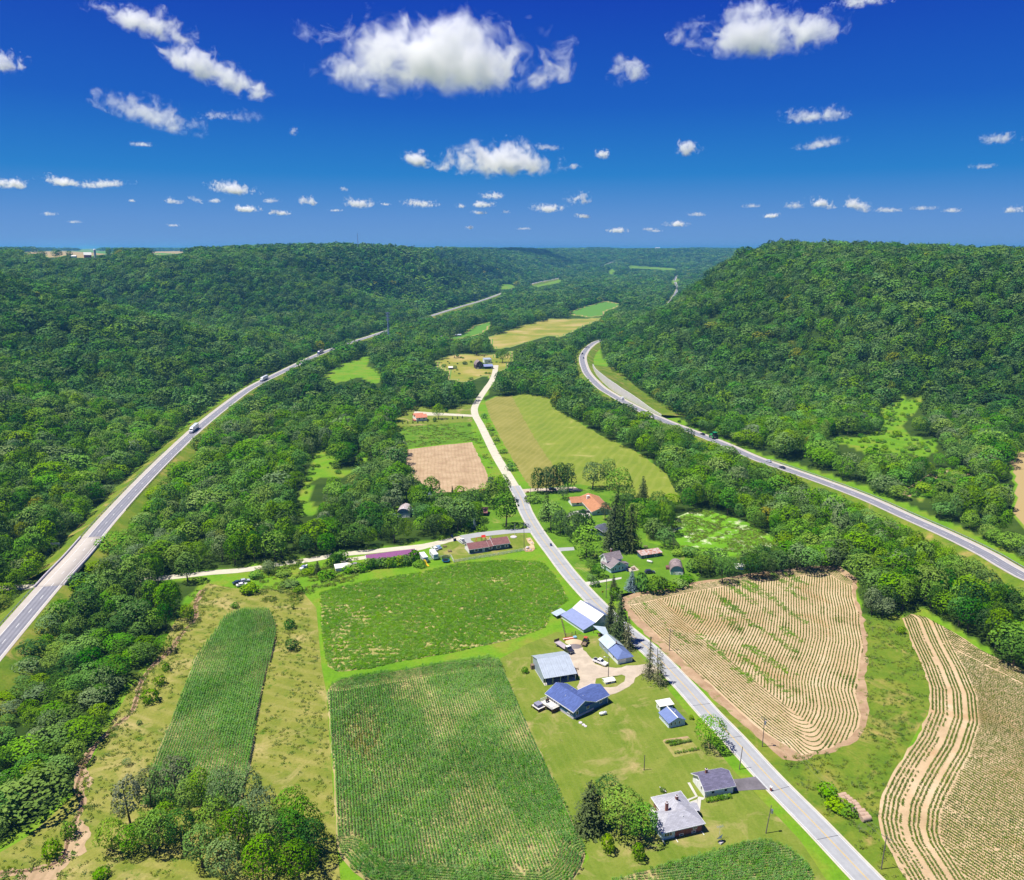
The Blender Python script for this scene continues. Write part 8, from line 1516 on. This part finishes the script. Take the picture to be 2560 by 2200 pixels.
t = thing('retaining_wall', 'pale concrete retaining wall uphill of the highway bend', 'wall', pr_[0]); W0 = smooth_line([(p[0] - pr_[0][0], p[1] - pr_[0][1], h) for p, h in zip(pr_, hh)], 2.4); m_rw = road_mat('wall_concrete', (.62, .60, .55), .2)
for a_, b_ in zip(W0[:-1], W0[1:]):
    d = np.array([b_[0] - a_[0], b_[1] - a_[1]]); L = np.linalg.norm(d); d /= L; n = np.array([-d[1], d[0]]); n = n if n[0] > 0 else -n; g = d * .03
    MB().hexa([(a_[0] + g[0], a_[1] + g[1], -3.5), (b_[0], b_[1], -3.5), (b_[0] + n[0] * .5, b_[1] + n[1] * .5, -3.5), (a_[0] + n[0] * .5 + g[0], a_[1] + n[1] * .5 + g[1], -3.5), (a_[0] + g[0], a_[1] + g[1], a_[2]), (b_[0], b_[1], b_[2]), (b_[0] + n[0] * .5, b_[1] + n[1] * .5, b_[2]), (a_[0] + n[0] * .5 + g[0], a_[1] + n[1] * .5 + g[1], a_[2])], m_rw).build('panel', t)
WW = W0 + np.array([pr_[0][0], pr_[0][1], HRZ - .35]); A = WW.copy(); B_ = offset_line(WW, 0); dirn = np.gradient(WW[:, :2], axis=0); dirn /= np.linalg.norm(dirn, axis=1)[:, None]; nn = np.stack([-dirn[:, 1], dirn[:, 0]], 1); nn *= np.sign(nn[:, :1]); A[:, :2] += nn * .3
rows_ = [A]
for w_ in (7, 14, 22, 32): q = WW.copy(); q[:, :2] += nn * w_; q[:, 2] = np.maximum(terrain(q[:, 0], q[:, 1]) + .15, (WW[:, 2] + .3) * max(0, 1 - w_ / 26)); rows_.append(q)
V = np.stack(rows_, 1); n, k = V.shape[:2]; ix = np.arange(n * k).reshape(n, k); F = np.stack([ix[:-1, :-1], ix[:-1, 1:], ix[1:, 1:], ix[1:, :-1]], -1).reshape(-1, 4); tag(link('grass_bank', mesh_np('grass_bank', V.reshape(-1, 3), F, M['verge'])), 'grass bank above the retaining wall', kind='structure')
# ------------------------------------------------------------------ fair-weather clouds: lumpy bodies of real vapour far above and behind the hills
cy.volume_bounces = 10; cy.volume_max_steps = 256
m_cl, nt, out = new_mat('cloud_vapour'); tcn = nd(nt, 'ShaderNodeTexCoord'); oi = nd(nt, 'ShaderNodeObjectInfo')
vm = nd(nt, 'ShaderNodeVectorMath', operation='SUBTRACT'); nt.links.new(tcn.outputs['Generated'], vm.inputs[0]); vm.inputs[1].default_value = (.5, .5, .40)
vs2 = nd(nt, 'ShaderNodeVectorMath', operation='MULTIPLY'); nt.links.new(vm.outputs[0], vs2.inputs[0]); vs2.inputs[1].default_value = (2.0, 2.0, 1.9)
vl = nd(nt, 'ShaderNodeVectorMath', operation='LENGTH'); nt.links.new(vs2.outputs[0], vl.inputs[0])
cmb = nd(nt, 'ShaderNodeCombineXYZ'); nt.links.new(mth(nt, 'MULTIPLY', oi.outputs['Random'], 40000), cmb.inputs[0])
va = nd(nt, 'ShaderNodeVectorMath', operation='ADD'); nt.links.new(tcn.outputs['Object'], va.inputs[0]); nt.links.new(cmb.outputs[0], va.inputs[1])
sz = nd(nt, 'ShaderNodeAttribute', attribute_type='OBJECT', attribute_name='freq')
vsc = nd(nt, 'ShaderNodeVectorMath', operation='SCALE'); nt.links.new(va.outputs[0], vsc.inputs[0]); nt.links.new(sz.outputs['Fac'], vsc.inputs['Scale'])
nz = noise(nt, vsc.outputs[0], 1.0, 8, 0.66, 0.5)
sep = nd(nt, 'ShaderNodeSeparateXYZ'); nt.links.new(vs2.outputs[0], sep.inputs[0])
base_ = mrange(nt, mth(nt, 'ADD', sep.outputs[2], mth(nt, 'MULTIPLY', mth(nt, 'SUBTRACT', nz, .5), .8)), -.60, -.25)   # flattish, ragged bottom
vlo = nd(nt, 'ShaderNodeVectorMath', operation='SCALE'); nt.links.new(vsc.outputs[0], vlo.inputs[0]); vlo.inputs['Scale'].default_value = .33
nlo = noise(nt, vlo.outputs[0], 1.0, 2, .5)
e = mth(nt, 'ADD', mth(nt, 'ADD', mth(nt, 'SUBTRACT', 0.47, vl.outputs['Value']), mth(nt, 'MULTIPLY', mth(nt, 'SUBTRACT', nlo, 0.5), 1.8)), mth(nt, 'MULTIPLY', mth(nt, 'SUBTRACT', nz, 0.5), 3.0))
dn_ = nd(nt, 'ShaderNodeAttribute', attribute_type='OBJECT', attribute_name='dens')
den = mth(nt, 'MULTIPLY', mth(nt, 'MULTIPLY', mrange(nt, e, 0.0, 0.85), base_), dn_.outputs['Fac'])
pv = nd(nt, 'ShaderNodeVolumePrincipled'); pv.inputs['Color'].default_value = (1, 1, 1, 1); pv.inputs['Anisotropy'].default_value = 0.15
nt.links.new(den, pv.inputs['Density']); nt.links.new(pv.outputs[0], out.inputs['Volume'])
def along(px, py, dist):
    """point at a distance along the ray through a photo pixel"""
    xv, yv = px - 1280.0, py - 1100.0; d = Vector((xv, FPX * CT - yv * ST, -(yv * CT + FPX * ST))).normalized(); return Vector((0, 0, CAM_H)) + d * dist
# (x, y, width, height on the 2072-wide photo; vapour; roll in degrees; label)
CL = [(885, 105, 430, 130, 1, 0, 'largest white cloud, high over the middle of the valley'), (1545, 45, 265, 92, 1, 0, 'big flat-bottomed cloud at the top, right of centre'), (1013, 320, 225, 66, 1, 0, 'broad white cloud in mid sky below the largest one'),
      (292, 37, 160, 46, .7, -12, 'wispy oblong cloud at the top left'), (437, 132, 175, 62, .9, -22, 'slanting white cloud left of the largest one'), (10, 122, 70, 36, .8, 0, 'cloud cut off by the left edge high up'), (312, 227, 185, 46, .45, -14, 'ragged slanting cloud in the left mid sky'), (440, 233, 62, 16, .35, 0, 'thin wisp right of the ragged left cloud'), (592, 265, 18, 16, .4, 0, 'tiny puff between ragged left cloud and centre'), (285, 291, 42, 8, .4, 0, 'thin streak below the ragged left cloud'),
      (1745, 0, 95, 14, .5, 0, 'thin cloud touching the top edge at right'), (1272, 140, 98, 52, .6, 10, 'medium cloud right of the largest one'), (1650, 230, 112, 28, .5, 0, 'lens-shaped cloud in the right mid sky'), (1660, 288, 88, 18, .35, 8, 'faint streak under the lens-shaped cloud'), (2022, 278, 66, 20, .5, 0, 'small cloud near the right edge, mid sky'), (1397, 295, 58, 33, .9, 0, 'compact white puff right of the broad cloud'), (843, 317, 62, 32, .9, -15, 'compact white puff left of the broad cloud'), (1220, 310, 36, 20, .9, -10, 'little puff between the broad cloud and the compact right puff'), (1105, 296, 58, 16, .35, 0, 'faint wisp on the upper right of the broad cloud'), (1160, 336, 36, 12, .35, 0, 'faint wisp on the lower right of the broad cloud'),
      (18, 368, 58, 20, .8, 0, 'low cloud at the left edge'), (127, 365, 72, 18, .9, -6, 'low flat cloud, second from the left edge'), (210, 371, 84, 15, .6, 4, 'low curved cloud, third from the left edge'), (473, 380, 86, 24, .9, -6, 'low humped cloud above the left hill'), (497, 421, 52, 14, 1, 0, 'low white lozenge under the humped cloud'), (566, 429, 38, 11, 1, 0, 'low white lozenge right of the first lozenge'), (623, 405, 40, 18, .8, 0, 'low puff above the radio mast, left side'), (727, 408, 62, 22, .8, 0, 'low puff directly above the radio mast'), (851, 410, 70, 18, .8, 0, 'low cloud above the end of the left dome'), (350, 405, 32, 13, .6, 0, 'low puff left of the white lozenges'), (398, 402, 25, 12, .5, -20, 'tiny low puff beside the low puff left of the lozenges'), (435, 405, 30, 9, .5, 0, 'tiny thin puff under the humped cloud'),
      (995, 395, 50, 15, .7, 0, 'upper of three stacked low clouds at the centre'), (977, 412, 46, 14, .8, 0, 'middle of three stacked low clouds at the centre'), (970, 429, 32, 8, .7, 0, 'lowest of three stacked low clouds at the centre'), (932, 415, 20, 11, .7, 0, 'tiny puff left of the stacked low clouds'), (1168, 398, 48, 30, 1, 0, 'low rounded cumulus right of centre'), (1110, 420, 72, 18, .7, 0, 'low cloud left of the rounded cumulus foot'), (1180, 436, 34, 10, .8, 0, 'small cloud under the rounded cumulus'), (1250, 465, 42, 12, .8, 0, 'very low puff near the horizon right of centre'), (1325, 466, 26, 8, .6, 0, 'very low tiny puff right of the very low one'), (1370, 452, 52, 12, .7, 0, 'low flat cloud over the gap between the hills'), (1560, 435, 34, 10, .9, 0, 'low puff left of the right hill crest'), (1606, 414, 44, 15, .4, 0, 'faint low cloud above the right hill crest'), (1663, 407, 50, 22, .9, -12, 'bright low cloud above the right hill, left one'), (1735, 411, 56, 24, .9, -14, 'bright low cloud above the right hill, right one'), (1797, 424, 48, 10, .5, 0, 'thin low cloud right of the two bright ones'), (2050, 422, 32, 14, .7, 0, 'low puff at the right edge'), (1925, 424, 34, 10, .4, 0, 'faint low cloud between the bright ones and the right edge'), (950, 460, 20, 8, .7, 0, 'tiny puff on the horizon at the centre'), (1023, 428, 18, 8, .6, 0, 'tiny puff right of the stacked low clouds'), (780, 413, 22, 6, .6, 0, 'tiny puff right of the cloud over the radio mast'), (268, 405, 16, 6, .5, 0, 'tiny puff low in the left sky'), (695, 381, 20, 10, .4, 0, 'faint dot of cloud above the low puff over the radio mast'), (550, 405, 34, 10, .45, 0, 'faint flat cloud between the humped cloud and the mast puff'), (100, 432, 26, 8, .4, 0, 'faint smudge of cloud low at the far left'), (150, 448, 24, 6, .4, 0, 'faint smudge low in the left sky, right of the far left one'), (350, 455, 24, 6, .5, 0, 'tiny streak just above the left plateau'), (680, 425, 30, 6, .4, 0, 'thin low streak below the cloud over the radio mast'), (1060, 462, 30, 6, .4, 0, 'thin streak at the horizon right of centre'), (1310, 463, 22, 7, .5, 0, 'tiny puff at the horizon left of the right hill'), (1410, 433, 40, 8, .4, 0, 'thin streak above the low flat cloud over the gap'), (1520, 415, 36, 9, .35, 0, 'faint smudge left of the bright low clouds'), (1870, 420, 44, 8, .35, 0, 'faint streak right of the thin low cloud at right'), (1990, 335, 40, 10, .35, 0, 'faint streak under the small right cloud'), (620, 60, 60, 40, .25, -20, 'faint torn wisp left of the largest cloud'), (500, 232, 60, 24, .22, 0, 'faint torn wisp right of the thin left wisp')]
for px_, py_, w_, h_, dn, roll, lab in CL:
    X_, Y_ = OV(px_, py_); w2, h2 = w_ * 1.2355, h_ * 1.2355
    el_ = max(.03, (620 - Y_) * .971 / 2000); dist = min(1100 / el_, 17000) * 1.02
    p = along(X_, Y_, dist); sx = w2 / FPX * dist * .68; sz_ = h2 / FPX * dist * .66
    bm = bmesh.new(); bmesh.ops.create_icosphere(bm, subdivisions=2, radius=1.0); bmesh.ops.scale(bm, vec=(sx, max(sx * .6, sz_), sz_), verts=bm.verts)
    me = bpy.data.meshes.new('cloud'); bm.to_mesh(me); bm.free(); me.materials.append(m_cl)
    o = link('cloud', me); o.location = p; o.rotation_euler = (0, -math.radians(roll), -math.atan2(p.x, p.y) * .8); o['freq'] = 1.0 / (sz_ * .55); o['dens'] = dn ** 1.6 * 7.0 / sz_
    tag(o, lab, 'cloud', 'fair-weather clouds')
# ------------------------------------------------------------------ haze: one closed box of thin even air
mh, nt, out = new_mat('haze_air'); pv = nd(nt, 'ShaderNodeVolumePrincipled')
pv.inputs['Color'].default_value = (0.16, 0.50, 0.96, 1); pv.inputs['Density'].default_value = 0.000085; pv.inputs['Anisotropy'].default_value = 0.2
nt.links.new(pv.outputs[0], out.inputs['Volume'])
hb = MB(); hb.box(-62000, 62000, -2500, 42000, -1.5, 178, mh); ho = hb.build('haze'); tag(ho, kind='stuff')
ho.display_type = 'WIRE'
